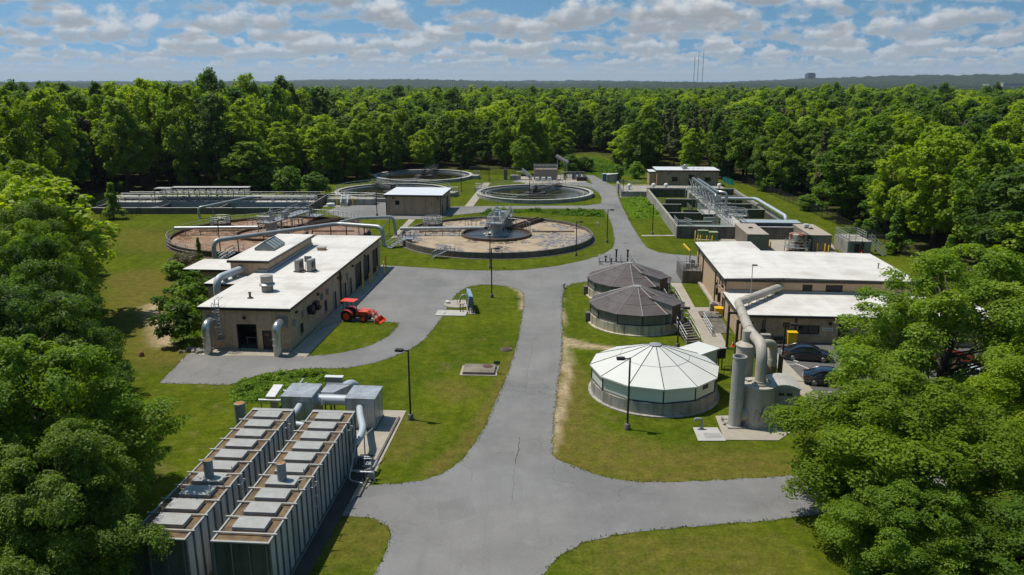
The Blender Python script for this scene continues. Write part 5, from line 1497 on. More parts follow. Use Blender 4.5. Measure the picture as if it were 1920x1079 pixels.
mb = MB(); mb.box(-2.4, -1.45, .05, -1.0, -.05, .15); mb.build('stack_plinth', MT['conc_wall'], t)
mb = MB(); mb.tube([(-1.4, -.8, 1.0), (-.6, -.6, 1.0)], .52, 24); mb.tube([(-1.02, -.7, 1.0), (-.95, -.68, 1.0)], .56, 24); mb.build('cross_duct', MT['frp'], t, 50)
mb = MB(); mb.lathe([(.78, 0), (.74, .05), (.74, 5.6), (.8, 5.61), (.8, 5.7), (.35, 6.0), (.35, 6.9)], 32, (-.25, 2.6)); mb.build('tower', MT['frp'], t, 40)
wd0 = V(31.2 - 19.5, 85.95 - 57.3, 3.75)
pts = [wd0, V(4.55, 21.2, 3.95), V(.45, 4.0, 6.35), V(.1, -.5, 6.7), V(.1, -.55, 3.6)]
pts2 = [pts[0]] + [pts[0].lerp(pts[1], .5)] + arc(pts[0:3], .5, 3)[1:-1] + arc(pts[1:], 1.5, 10)[1:]
mb = MB(); mb.tube(arc([wd0, pts[1], pts[2]], .55, 3)[:-1] + arc(pts[1:], 1.45, 12)[1:], .43, 24); du = mb.build('main_duct', MT['frp'], t, 50)
mb = MB()
for f in (.2, .5, .8):
    p = pts[0].lerp(pts[1], f); d = (pts[1] - pts[0]).normalized(); mb.tube([p - d * .06, p + d * .06], .465, 24)
for f in (.3, .62, .97):
    p = pts[1].lerp(pts[2], f); d = (pts[2] - pts[1]).normalized(); mb.tube([p - d * .06, p + d * .06], .465, 24)
mb.tube([(.1, -.55, 3.66), (.1, -.55, 3.8)], .5, 24); mb.build('duct_flange', MT['frp'], du, 50)
mb = MB()
for f in (.12, .3, .48, .66, .84):
    p = pts[0].lerp(pts[1], f); d = (pts[1] - pts[0]).normalized(); n = V(-d.y, d.x, 0)
    for k in (-1, 1): mb.tube([V(p.x, p.y, 3.085) + n * .4 * k, p + n * .4 * k], .045, 4)
    mb.obox(V(p.x, p.y, 3.10) + n * .1, (1.3, .35, .05), math.degrees(math.atan2(n.y, n.x)))
mb.build('roof_support', MT['frp'], du)
for k, (px, py) in enumerate(((1362, 654), (1378, 674), (1392, 652))):
    p = at(px, py) - V(19.5, 57.3, 0)
    q = pts[1].lerp(pts[2], .16 + .12 * k) if False else None
    mb = MB(); mb.box(p.x - .11, p.y - .11, .0, p.x + .11, p.y + .11, 4.0 if k != 1 else 4.1); mb.box(p.x - .25, p.y - .25, .0, p.x + .25, p.y + .25, .12)
    if k != 2: mb.box(p.x + .111, p.y - .1, 3.75, p.x + 1.5, p.y + .1, 3.95)
    mb.build('support_frame', MT['bronze'], t)
mb = MB(); mb.tube(arc([(-.55, 1.5, 3.3), (-.55, 1.5, 4.9), (-.5, 1.9, 5.0)], .2), .05, 6); mb.lathe([(.16, 4.85), (.2, 5.0), (.0, 5.1)], 10, (-.55, 1.5)); mb.tube([(-.55, 1.5, .1), (-.55, 1.5, 3.3)], .05, 6); mb.build('vent_line', MT['galv'], t)
mb = MB(); mb.tube(arc([(-2.6, -.6, .5), (-2.2, -.6, .5)], .1), .06, 6); mb.obox((-2.65, -.6, .5), (.12, .3, .3)); mb.build('drain_valve', MT['galv'], t)
mb = MB(); mb.lathe([(.42, 0), (.42, 2.3)], 20, (4.15, 8.4)); mb.tube(arc([(4.15, 8.4, 2.3), (4.15, 8.4, 3.7), (3.2, 7.6, 4.1), (.6, 3.6, 4.9)], .9, 7), .38, 18); mb.build('blower_duct', MT['frp'], t, 50)
mb = MB(); mb.lathe([(.44, .02), (.44, 1.7)], 20, (4.15, 8.4)); mb.build('duct_base', mat('rusty_beige', (.28, .20, .11), .8, col2=(.2, .12, .06), scale=1.2), t, 50)
mb = MB(); mb.box(4.75, 7.9, 0, 4.95, 8.6, 2.7); mb.build('duct_brace', MT['bronze'], t)
bx = T('scrubber_cabinet', 'beige cabinet with a bowed lid right of the scrubber vessel', 'cabinet', (21.5, 59.6), -8)
mb = MB(); mb.box(0, 0, .1, 2.4, 2.6, 2.0); mb.build('casing', MT['frpgrey'], bx)
mb = MB()
n = 8
pr = [(-.08 + 2.56 * i / n, 2.003 + .34 * math.sin(math.pi * i / n)) for i in range(n + 1)]
vs = [(x, -.08, z) for x, z in pr] + [(x, 2.68, z) for x, z in pr] + [(-.08, -.08, 1.94), (2.48, -.08, 1.94), (-.08, 2.68, 1.94), (2.48, 2.68, 1.94)]
k0 = n + 1
fs = [(i, i + 1, k0 + i + 1, k0 + i) for i in range(n)] + [tuple([2 * k0, 2 * k0 + 1] + list(range(n, -1, -1))), tuple([2 * k0 + 3, 2 * k0 + 2] + list(range(k0, 2 * k0))), (2 * k0, 0, k0, 2 * k0 + 2), (2 * k0 + 1, 2 * k0 + 3, 2 * k0 - 1, n)]
mb.add(vs, fs); mb.build('lid', MT['frpgrey'], bx, 35)
mb = MB(); mb.box(.7, -.05, 1.35, 1.15, -.003, 1.6); mb.box(1.35, -.05, 1.35, 1.8, -.003, 1.6); mb.build('latch', MT['bronze'], bx)
mb = MB(); mb.box(-.1, -.1, 0, 2.5, 2.7, .098); mb.build('base', MT['frame'], bx)
bx = T('control_box', 'small dark control box on a post between white tank and scrubber', 'control box', at(1350, 692), 10)
mb = MB(); mb.box(-.4, -.18, 1.1, .4, .18, 2.1); mb.box(-.15, -.3, 1.3, .3, -.185, 1.9); mb.build('box', MT['frame'], bx); mb = MB(); mb.box(-.46, -.24, 2.103, .46, .24, 2.16); mb.build('hood', MT['acunit'], bx)
mb = MB(); mb.tube([(-.2, 0, 0), (-.2, 0, 1.1)], .06, 5); mb.tube([(.15, 0, 0), (.15, 0, 1.1)], .06, 5); mb.rail([(-.2, -1.3, 0), (1.2, -1.5, 0)], .8, .7, .03); mb.build('post', MT['bronze'], bx)
bx = T('drain_pipe', 'grey hooked standpipe on the small concrete slab', 'standpipe', at(1315, 806), 0)
mb = MB(); mb.tube(arc([(0, 0, .06), (0, 0, .95), (-.55, 0, .95), (-.55, 0, .72)], .2), .09, 10); mb.build('pipe', MT['greyflash'], bx, 50); mb = MB(); mb.lathe([(.22, .06), (.22, .12), (.1, .13)], 12); mb.build('flange', MT['greyflash'], bx)
bx = T('grate', 'square metal grating set in the small concrete slab', 'grate', at(1336, 818), 0)
mb = MB(); mb.box(-.65, -.35, .062, .65, .35, .075)
for i in range(14): mb.box(-.63 + i * .094, -.34, .0755, -.59 + i * .094, .34, .09)
mb.build('grating', MT['hatch'], bx)

# ------------------------------------------------------------------ electrical boxes behind the control building
def enclosure(label, pts, h, m, mr, group=None, name='equipment_enclosure'):
    o = sum(pts, V(0, 0, 0)) / len(pts); o.z = 0
    t = T(name, label, 'enclosure', o, 0, group)
    q = [p - o for p in pts]
    mb = MB(); mb.prism(q, .1, h - .08); mb.build('casing', MT[m], t)
    mb = MB(); mb.prism([p * 1.02 for p in q], h - .078, h); mb.build('roof', MT[mr], t)
    mb = MB(); mb.prism([p * .99 for p in q], 0, .098); mb.build('base', MT['conc_dark'], t)
    mb = MB()
    n = len(q)
    for i in range(n):
        a, b = q[i], q[(i + 1) % n]; d = (b - a); nn = V(d.y, -d.x, 0).normalized()
        if nn.dot(a + b) < 0: nn = -nn
        m_ = max(2, int(d.length / .9)); yaw = math.degrees(math.atan2(d.y, d.x))
        for k in range(m_ + 1): mb.obox(a.lerp(b, k / m_) + nn * .014 + V(0, 0, h / 2), (.05, .022, h - .22), yaw)
    mb.build('panel_seam', MT[m], t)
    return t, q


def quad(F, x0, y0, x1, y1): return [F.w(x0, y0), F.w(x1, y0), F.w(x1, y1), F.w(x0, y1)]


FE = Fr(38.6, 123.0, -4)
for (x0, tx) in ((-.2, 'tan box enclosure behind the big white roof, left one'), (9.8, 'tan box enclosure behind the big white roof, right one')):
    t, q = enclosure(tx, quad(FE, x0, .2, x0 + 3.4, 10.2), 2.7, 'tanbox', 'tanroof', 'tan box enclosures')
    mb = MB(); c = (q[0] + q[2]) / 2; mb.obox(c + V(0, .4, 2.78), (.6, .6, .14), 20); mb.obox(c + V(0, .4, 2.9), (.2, .2, .12)); mb.build('roof_vent', MT['bronze'], t)
    mb = MB(); mb.obox(q[0].lerp(q[1], .45) + V(0, -.03, 2.15), (.7, .05, .2), -4); mb.build('nameplate', MT['acunit'], t)
enclosure('long dark grey enclosure with a blue-grey roof behind the tan boxes', quad(FE, 1.6, 11.0, 11.4, 14.2), 2.75, 'greyencl', 'greyroof')
t = T('rusty_tank', 'white tank streaked with rust beside the right tan enclosure', 'tank', FE.w(7.6, -.6), -4)
mb = MB(); mb.lathe([(1.35, .5), (1.35, 3.0), (1.15, 3.1), (0, 3.15)], 14); mb.build('shell', MT['rusttank'], t, 30)
mb = MB(); mb.ring(1.5, 2.0, .9, 1.0, 20); mb.rail([polar(1.95, 24 * k, 1.0) for k in range(15)], 1.05, 1.2, .022, True, mids=2)
for k in range(6): mb.tube([polar(1.95, 60 * k), polar(1.95, 60 * k, .95)], .06, 5)
mb.build('catwalk', MT['rail'], t)
mb = MB(); mb.lathe([(1.2, .03), (1.2, .497)], 14); mb.obox((1.9, .6, 1.8), (.5, .5, 1.8)); mb.tube([(2.2, -.3, 0), (2.2, -.3, 2.6)], .12, 6); mb.build('base', MT['frame'], t)
t = T('roof_sensor_box', 'small white hood on the roof of the right tan enclosure', 'vent hood', FE.w(10.9, 6.4, 2.7), -4)
mb = MB(); mb.obox((0, 0, .45), (.8, .7, .5)); mb.build('hood', MT['white'], t, None, .05); mb = MB(); mb.obox((0, 0, .1), (.5, .5, .2)); mb.build('curb', MT['greyflash'], t)
t = T('concrete_tank', 'small concrete tank with railed top and steep stairs by the fence', 'tank', FE.w(15.0, -2.2), -4)
mb = MB(); mb.box(0, 0, 0, 3.6, 6.4, 2.2); mb.build('tank_wall', MT['conc_wall'], t)
mb = MB(); mb.rail([(.1, .1, 2.2), (.1, 6.3, 2.2), (3.5, 6.3, 2.2), (3.5, 2.0, 2.2)], 1.1, 1.2, .04, mids=3); mb.rail([(.1, .1, 2.2), (2.2, .1, 2.2)], 1.1, 1.2, .04, mids=3); mb.build('top_railing', MT['rail'], t)
mb = MB(); mb.stairs((5.6, -.6, 0), (3.7, 1.0, 2.2), 1.0, 9); so = mb.build('stairs', MT['galv'], t); mb = MB(); mb.stair_rail((5.6, -.6, 0), (3.7, 1.0, 2.2), 1.0, 1.0, .05); mb.build('handrail', MT['rail'], so)
mb = MB(); mb.tube([(2.2, -.15, 0), (2.2, -.15, 2.1)], .25, 8); mb.box(1.0, -.3, .2, 1.7, -.003, 1.9); mb.build('piping', MT['frame'], t)
t = T('fuel_drum', 'dark red drum standing by the small concrete tank', 'drum', FE.w(17.0, -3.1), 0)
mb = MB(); mb.lathe([(.3, .02), (.3, .3), (.32, .32), (.3, .34), (.3, .6), (.32, .62), (.3, .64), (.3, .9), (0, .91)], 14); mb.build('shell', MT['redcar'], t, 30); mb = MB(); mb.lathe([(.05, .912), (.05, .94)], 8, (.15, 0)); mb.build('bung', MT['black'], t)
t = T('transformer', 'pale green pad transformer behind yellow posts on the lawn edge', 'transformer', at(1322, 449), -4)
mb = MB(); mb.box(-1.3, -.4, .1, .4, 1.2, 1.5); mb.box(.5, -.9, .1, 2.0, .9, 1.3); mb.build('case', MT['greenbox'], t, None, .04)
mb = MB(); mb.box(-1.35, -.45, 1.503, .45, 1.25, 1.62); mb.box(.45, -.95, 1.303, 2.05, .95, 1.42); mb.build('lid', mat('pale_green_lid', (.36, .44, .24), .5), t); mb = MB(); mb.box(-1.5, -1.2, 0, 2.2, 1.4, .098); mb.build('pad', MT['concrete'], t)
for px, py, h_, tx in ((1303, 453, 1.9, 'tall yellow bollard left of the green transformer'), (1308, 455, 1.3, 'short yellow bollard left of the green transformer'), (1313, 454, 1.2, 'yellow bollard close in front of the green transformer'),
                       (1325, 455, 1.2, 'yellow bollard in front of the lower transformer box, left'), (1335, 455, 1.2, 'yellow bollard in front of the lower transformer box, right'),
                       (1440, 466, 1.5, 'yellow bollard between left tan box and rusty tank'), (1444, 467, 1.3, 'second yellow bollard between left tan box and rusty tank'), (1515, 472, 1.4, 'yellow bollard before the right tan box, left'), (1531, 472, 1.4, 'yellow bollard before the right tan box, right'),
                       (1546, 473, 1.4, 'yellow bollard right of the right tan box'), (1553, 474, 1.2, 'short yellow bollard nearest the small concrete tank')):
    bollard(at(px, py), tx, h_, 'bollards behind the white roof')

# ------------------------------------------------------------------ overhead air pipes by the round tanks
p0 = V(-45.9, 115.8, 0)
t = T('air_pipe', 'long grey overhead air pipe running behind the white roof to the right tank', 'pipe', p0, 0)
q1 = at(632, 419, 3.3) - p0; q2 = V(-21.6, 126.3, 0) - p0
run = arc([V(0, 0, 0), V(0, 0, 3.1), q1 + V(0, 0, -.1), V(q2.x, q2.y, 3.3), V(q2.x, q2.y, 0)], 1.2, 8)
mb = MB(); mb.tube(run, .36, 16); mb.build('pipe', MT['galvpipe'], t, 50)
mb = MB()
for f in (.18, .38, .58, .78, .94):
    p = V(0, 0, 3.1).lerp(q1, f); mb.tube([V(p.x, p.y, 0), p], .09, 6); mb.obox(V(p.x, p.y, .05), (.5, .5, .1))
for f in (.2, .6): p = q1.lerp(V(q2.x, q2.y, 3.3), f); mb.tube([V(p.x, p.y, 0), p], .09, 6)
mb.build('pipe_support', MT['bronze'], t)
p1 = at(742, 441)
t = T('branch_pipe', 'grey branch pipe arching down beside the tan scum tank', 'pipe', p1, 0)
qq = q1 + p0 - p1
mb = MB(); mb.tube(arc([qq + V(.4, .3, .1), V(qq.x + 3.0, qq.y + 3.4, 3.6), V(-.3, .1, 3.3), V(0, 0, .5), V(0, 0, 0)], 1.0, 7), .27, 14); mb.build('pipe', MT['galvpipe'], t, 50)
mb = MB(); mb.tube([(-1.2, 0, 0), (-1.0, 0, 3.2)], .07, 5); mb.tube([(-3.0, 0, 0), (-1.1, 0, 3.2)], .06, 5); mb.tube([(qq.x + 3, qq.y + 3.2, 0), (qq.x + 3, qq.y + 3.3, 3.4)], .1, 6); mb.build('pipe_support', MT['galv'], t)
t = T('crossover_stairs', 'steel steps with railings where the air pipes meet the right tank', 'steps', at(728, 466), 0)
mb = MB(); mb.stairs((0, 0, 0), (2.4, 2.0, 1.2), 1.1, 6); mb.obox((3.2, 2.6, 1.15), (1.6, 1.6, .1)); so = mb.build('treads', MT['galv'], t)
mb = MB(); mb.stair_rail((0, 0, 0), (2.4, 2.0, 1.2), 1.1, 1.0, .045); mb.rail([(2.4, 3.4, 1.2), (4.0, 3.4, 1.2), (4.0, 1.8, 1.2)], 1.0, .8, .04); mb.obox((3.1, 2.9, .5), (.9, .9, 1.0)); mb.build('handrail', MT['rail'], t)
t = T('utility_fence', 'low pipe rail frame at the road edge above the farther brown tank', 'pipe rail', at(1124, 497), -4)
mb = MB(); mb.rail([(0, 0, 0), (5.0, 0, 0), (5.0, 2.6, 0), (0, 2.6, 0)], 1.05, 1.6, .05, True); mb.build('railing', MT['rail'], t)
mb = MB()
for x, y, h_ in ((1.0, 1.6, .9), (2.6, 1.8, 1.9), (4.3, 1.6, 1.9), (1.8, .9, .7)): mb.lathe([(.13, 0), (.13, h_), (.22, h_), (.22, h_ + .15)], 8, (x, y))
mb.build('valve_post', MT['frame'], t)
t = T('hoist_vault', 'concrete vault with a small yellow hoist against the brick building corner', 'vault', at(1279, 531), -4)
mb = MB(); mb.box(0, 0, 0, 2.5, 6.0, 1.7); mb.build('vault_wall', MT['conc_dark'], t)
mb = MB(); mb.rail([(.1, .1, 1.7), (2.4, .1, 1.7)], 1.0, .6, .04, mids=3); mb.rail([(.1, .1, 1.7), (.1, 5.9, 1.7)], 1.0, 1.2, .04, mids=3); mb.build('railing', MT['rail'], t)
mb = MB(); mb.tube([(1.2, 2.2, 1.7), (1.2, 2.2, 3.9)], .09, 6); mb.tube([(1.2, 2.2, 3.9), (.6, 4.2, 4.5)], .09, 6); hb = mb.build('hoist', MT['galv'], t); mb = MB(); mb.obox((.85, 3.2, 4.32), (.18, 2.2, .18), 17, 14); mb.build('hoist_arm', MT['yellow'], hb)
mb = MB(); mb.obox((.8, 1.6, 2.1), (.5, .6, .8)); mb.obox((1.7, 2.6, 2.2), (.6, .5, 1.0)); mb.tube([(.6, 1.0, 1.7), (.6, 1.0, 3.4)], .04, 5); mb.tube([(2.0, 1.0, 1.7), (2.0, 1.0, 3.6)], .04, 5); mb.build('pump', MT['acunit'], t)

# ------------------------------------------------------------------ lamps


def street_lamp(label, px, py, h, ang, base=True):
    """pole with one arm and a flat shoebox head pointing at angle ang"""
    t = T('street_lamp', label, 'street lamp', at(px, py), ang, 'street lamps')
    mb = MB(); mb.tube([(0, 0, .3), (0, 0, h)], .085, 8, r2=.07); mb.build('pole', MT['black'], t, 50)
    mb = MB(); mb.lathe([(.24, 0), (.24, .42), (.2, .48), (.085, .5)], 12); mb.build('footing', MT['conc_dark'], t, 40)
    mb = MB(); mb.box(.07, -.045, h - .12, .4, .045, h - .04); mb.build('arm', MT['black'], t)
    mb = MB(); mb.box(.4, -.2, h - .16, 1.05, .2, h + .04); hd = mb.build('lamp_head', MT['black'], t, None, .03)
    mb = MB(); mb.box(.47, -.14, h - .175, .98, .14, h - .163); mb.build('lens', MT['lampglass'], hd)
    return t


street_lamp('black street lamp on the lawn beside the silver housings, head to the left', 770, 787, 6.0, 172)
street_lamp('black street lamp in front of the white roofed tank', 1176, 805, 6.0, 180)
street_lamp('black street lamp on the grass island with the pump stand', 922, 558, 6.4, 15)
street_lamp('black street lamp standing beside the front rim of the tan scum tank', 1080, 480, 5.5, 5)
street_lamp('black street lamp on the left edge of the road above the tan scum tank', 1138, 455, 5.7, 5)
street_lamp('black street lamp between road and weedy bank of the right basin', 1223, 440, 5.5, 180)
street_lamp('black street lamp on the sidewalk beside the two dark cars', 1463, 712, 5.4, -5)
street_lamp('dark lamp pole on the asphalt left of the small block building', 707, 405, 5.0, 100)
street_lamp('black lamp pole behind the grass island lamp at the tank front', 919, 503, 5.0, 90)
street_lamp('black lamp pole against the fence at the right wood edge', 1640, 472, 5.6, 170)
street_lamp('dark lamp pole rising in front of the brown left tank', 414, 478, 5.6, 60)
street_lamp('dark lamp pole at the centre of the railed clarifier foreground', 993, 381, 6.0, 90)
street_lamp('dark lamp pole between far clarifier and block building', 865, 360, 9.0, 90)
street_lamp('thin lamp pole left of the small block building by the hidden clarifier', 732, 350, 5.0, 90)
street_lamp('dark lamp pole beside the walk at the nearer brown tank steps', 1270, 652, 4.4, -20)
street_lamp('thin lamp pole beside the slab of the far brick building', 1168, 369, 4.0, 90)
street_lamp('thin lamp pole on the far lawn before the back fence', 917, 339, 8.0, 90)

# ------------------------------------------------------------------ small things on the lawns
t = T('pump_slab', 'round concrete slab with pipe stubs on the grass island', 'concrete slab', at(859, 571), 0)
mb = MB(); mb.lathe([(1.75, 0), (1.75, .1), (0, .11)], 36); mb.build('slab', MT['concrete'], t, 40)
mb = MB(); mb.lathe([(.3, .1), (.3, .35), (.0, .5)], 12, (-1.3, .2)); mb.build('lid', MT['white'], t, 40); mb = MB(); mb.tube([(-.1, -.2, .1), (-.1, -.2, 1.5)], .04, 5); mb.obox((-.1, -.2, 1.5), (.2, .2, .15)); mb.tube([(-.1, -.2, 1.4), (-.5, .1, 1.8)], .03, 5); mb.build('antenna_post', MT['rail'], t)
t = T('valve_slab', 'square pale concrete slab with pipe stubs on the grass island', 'concrete slab', at(848, 589), -4)
mb = MB(); mb.box(-1.9, -.95, 0, 1.7, 1.25, .1); mb.build('slab', MT['conc_rim'], t); mb = MB(); mb.lathe([(.2, .1), (.2, .2), (0, .26)], 12, (-1.0, 0)); mb.build('lid', MT['white'], t, 40)
mb = MB(); mb.tube([(.9, .6, .1), (.9, .6, 1.1)], .06, 6); mb.tube([(1.2, .7, .1), (1.2, .7, 1.0), (1.4, .7, 1.1)], .05, 6); mb.build('pipe_stub', MT['frame'], t)
t = T('control_stand', 'row of blue-grey control cabinets on posts beside the round slab', 'control stand', at(883, 589), 8)
mb = MB(); mb.box(-.3, -.3, 0, .5, 3.6, .08); mb.build('pad', MT['concrete'], t)
for k, (y, h_) in enumerate(((.2, 1.9), (1.2, 1.9), (2.2, 2.0), (3.1, 1.8))):
    mb = MB(); mb.box(-.22, y, .75, .32, y + .75, h_); mb.build('cabinet', MT['bluegreen'], t, None, .03)
mb = MB()
for y in (0, 1.05, 2.05, 3.95):
    for x in (-.2, .3): mb.tube([(x, y, .05), (x, y, 1.5)], .05, 5)
mb.build('post', MT['frame'], t)
mb = MB(); mb.tube(arc([(-.2, 1.8, 1.9), (-1.0, 1.8, 1.9), (-1.2, 1.8, .9)], .4), .09, 8); mb.build('conduit', MT['rail'], t)
mb = MB(); mb.obox((.05, 2.1, 2.04), (.5, 3.7, .05), 0, 0, 10); mb.build('sun_shade', mat('blue_grey_shade', (.28, .38, .48), .4), t)
t = T('lawn_vault', 'low square concrete vault lid set in the lawn', 'vault', at(899, 696), -3)
mb = MB(); mb.box(-1.75, -1.3, 0, 1.75, 1.3, .06); mb.build('curb', MT['concrete'], t); mb = MB(); mb.box(-1.5, -1.1, .063, 1.5, 1.15, .3); mb.build('slab', mat('dirty_slab', (.30, .25, .19), .9, col2=(.13, .115, .095), scale=.7, amt=.9), t, None, .02)
mb = MB(); mb.lathe([(.48, .303), (.48, .325), (0, .33)], 20, (.75, .5)); mb.build('manhole_cover', MT['brownpatch'], t)
t = T('lawn_manhole', 'round rusty manhole cover in the grass near the road', 'manhole', at(949, 656), 0)
mb = MB(); mb.lathe([(.62, 0), (.58, .12), (0, .13)], 24); mb.build('frame', MT['conc_dark'], t); mb = MB(); mb.lathe([(.45, .132), (.44, .16), (0, .17)], 20); mb.build('cover', MT['brownpatch'], t)
t = T('green_sign', 'small green sign on a thin post beside the vault lid', 'sign', at(932, 701), 0)
mb = MB(); mb.tube([(0, 0, 0), (0, 0, 1.15)], .035, 5); mb.build('post', MT['black'], t); mb = MB(); mb.box(-.29, -.02, .95, .29, .02, 1.25); mb.build('panel', MT['greensign'], t)


def hydrant(label, px, py, m):
    t = T('fire_hydrant', label, 'hydrant', at(px, py), 20, 'hydrants')
    mb = MB(); mb.lathe([(.2, 0), (.2, .06), (.13, .08), (.13, .55), (.18, .57), (.18, .62), (.14, .72), (.06, .78), (.05, .84), (0, .85)], 12); mb.build('barrel', MT[m], t, 40)
    mb = MB(); mb.tube([(-.28, 0, .45), (.28, 0, .45)], .07, 8); mb.tube([(0, 0, .42), (0, -.27, .42)], .085, 8); mb.build('outlet', MT[m], t)


hydrant('pale yellow fire hydrant on the grass by the road bend', 1057, 541, 'frp')
hydrant('pale fire hydrant on the lawn right of the tan scum tank', 1121, 424, 'frp')
t = T('lawn_stub', 'small reddish stump in the grass by the left trees', 'stump', at(265, 668), 0)
mb = MB(); mb.lathe([(.28, 0), (.25, .35), (.1, .5), (0, .52)], 9); mb.build('stump', mat('reddish_clay', (.30, .12, .06), .9, col2=(.16, .08, .05), scale=4), t, 40)
t = T('rubble', 'small heap of pale stones at the left corner of the apron', 'rubble', at(370, 660), 0)
g_ = random.Random(8); mb = MB()
for k in range(26): mb.obox((g_.gauss(0, .6), g_.gauss(0, .35), .1 + g_.random() * .12), (g_.uniform(.2, .45), g_.uniform(.15, .35), g_.uniform(.12, .3)), g_.uniform(0, 180), g_.uniform(-25, 25), g_.uniform(-25, 25))
mb.build('stones', mat('pale_stone', (.42, .38, .33), .9, col2=(.25, .22, .19), scale=3), t)
# things along the control building
t = T('ac_unit', 'small beige air conditioner on the step by the brick wall', 'air conditioner', at(1337, 586), -4)
mb = MB(); mb.box(-.45, -.35, .1, .45, .35, 1.15); mb.build('casing', MT['acunit'], t, None, .03); mb = MB(); mb.lathe([(.28, 1.152), (.26, 1.18), (0, 1.185)], 14); mb.build('fan_grille', MT['frame'], t); mb = MB(); mb.box(-.5, -.4, 0, .5, .4, .098); mb.build('pad', MT['concrete'], t)


def bin_(label, px, py, w, h, z=0):
    t = T('yellow_bin', label, 'bin', at(px, py, z), -6, 'yellow bins')
    mb = MB(); a, b = w * .42, w * .5
    mb.add([(-a, -a, .05), (a, -a, .05), (a, a, .05), (-a, a, .05), (-b, -b, h * .88), (b, -b, h * .88), (b, b, h * .88), (-b, b, h * .88)], [(0, 3, 2, 1), (4, 5, 6, 7), (0, 1, 5, 4), (1, 2, 6, 5), (2, 3, 7, 6), (3, 0, 4, 7)]); mb.build('tub', MT['yellowbin'], t, None, .03)
    mb = MB(); mb.box(-b * 1.06, -b * 1.06, h * .883, b * 1.06, b * 1.06, h); mb.build('lid', MT['yellowbin'], t, None, .03)
    mb = MB(); mb.tube([(-a * .8, a, .1), (a * .8, a, .1)], .1, 8); mb.build('wheel', MT['black'], t)


bin_('yellow open tub on the step beside the brick wall', 1347, 592, .95, 1.0)
bin_('tall yellow wheeled bin at the wall behind the black car', 1483, 647, .95, 1.5)
t = T('loading_well', 'sunken concrete step with white railings beside the brick building', 'steps', FC.w(-2.6, -6.2), FC.yaw)
mb = MB(); mb.box(.0, 0, 0, 2.2, 5.6, .06); mb.box(-.1, 5.6, 0, 2.2, 7.6, .3); mb.build('landing', MT['conc_dark'], t)
mb = MB(); mb.rail([(-.1, -1.2, .05), (-.1, 4.4, .05)], 1.05, 1.2, .04, mids=3); mb.rail([(-.1, 4.4, .05), (1.6, 4.4, .05)], 1.05, .9, .04, mids=2); mb.build('railing', MT['white'], t)
t = T('traffic_cone', 'orange traffic cone on the walk by the duct supports', 'cone', at(1374, 650), 0)
mb = MB(); mb.box(-.2, -.2, 0, .2, .2, .04); mb.lathe([(.15, .04), (.04, .72), (0, .73)], 14); mb.build('cone', MT['orange'], t, 40); mb = MB(); mb.lathe([(.105, .36), (.08, .5)], 14); mb.build('band', MT['white'], t)
t = T('gas_grill', 'black covered grill against the wall behind the parked cars', 'grill', at(1456, 650), 0)
mb = MB(); mb.box(-.5, -.3, .75, .5, .3, 1.05); mb.lathe([(.0, .0)], 3) if False else None
n = 8; vs = []; fs = []
for i in range(n + 1):
    a = math.pi * i / n; vs += [(-.5, -.3 * math.cos(a), 1.053 + .3 * math.sin(a)), (.5, -.3 * math.cos(a), 1.053 + .3 * math.sin(a))]
fs = [(2 * i, 2 * i + 1, 2 * i + 3, 2 * i + 2) for i in range(n)] + [tuple(range(0, 2 * n + 2, 2)), tuple(range(2 * n + 1, 0, -2))]
mb.add(vs, fs); mb.build('firebox', MT['black'], t); mb = MB()
for x in (-.4, .4):
    for y in (-.2, .2): mb.tube([(x, y, 0), (x, y, .75)], .035, 5)
mb.box(.503, -.25, .9, .95, .25, .95); mb.box(-.95, -.25, .9, -.503, .25, .95); mb.build('frame', MT['frame'], t); mb = MB(); mb.lathe([(.17, .05), (.17, .35), (.06, .42)], 12, (-.2, 0)); mb.build('gas_bottle', MT['white'], t, 40)
t = T('wall_cabinet', 'beige metal cabinet standing at the wall left of the grill', 'cabinet', at(1434, 648), -4)
mb = MB(); mb.box(-.5, -.3, .05, .5, .3, 1.25); mb.build('casing', MT['acunit'], t, None, .02); mb = MB(); mb.box(-.02, -.32, .15, .02, -.303, 1.15); mb.build('seam', MT['frame'], t)
for px, py, tx in ((1504, 689, 'pale wheel stop between the two dark cars'), (1484, 676, 'pale wheel stop behind the black car')):
    t = T('wheel_stop', tx, 'wheel stop', at(px, py), -62 if px > 1490 else -62, 'wheel stops')
    mb = MB(); mb.prism([(-.9, -.09), (.9, -.09), (.9, .09), (-.9, .09)], .025, .14); mb.build('block', MT['conc_rim'], t, None, .03)


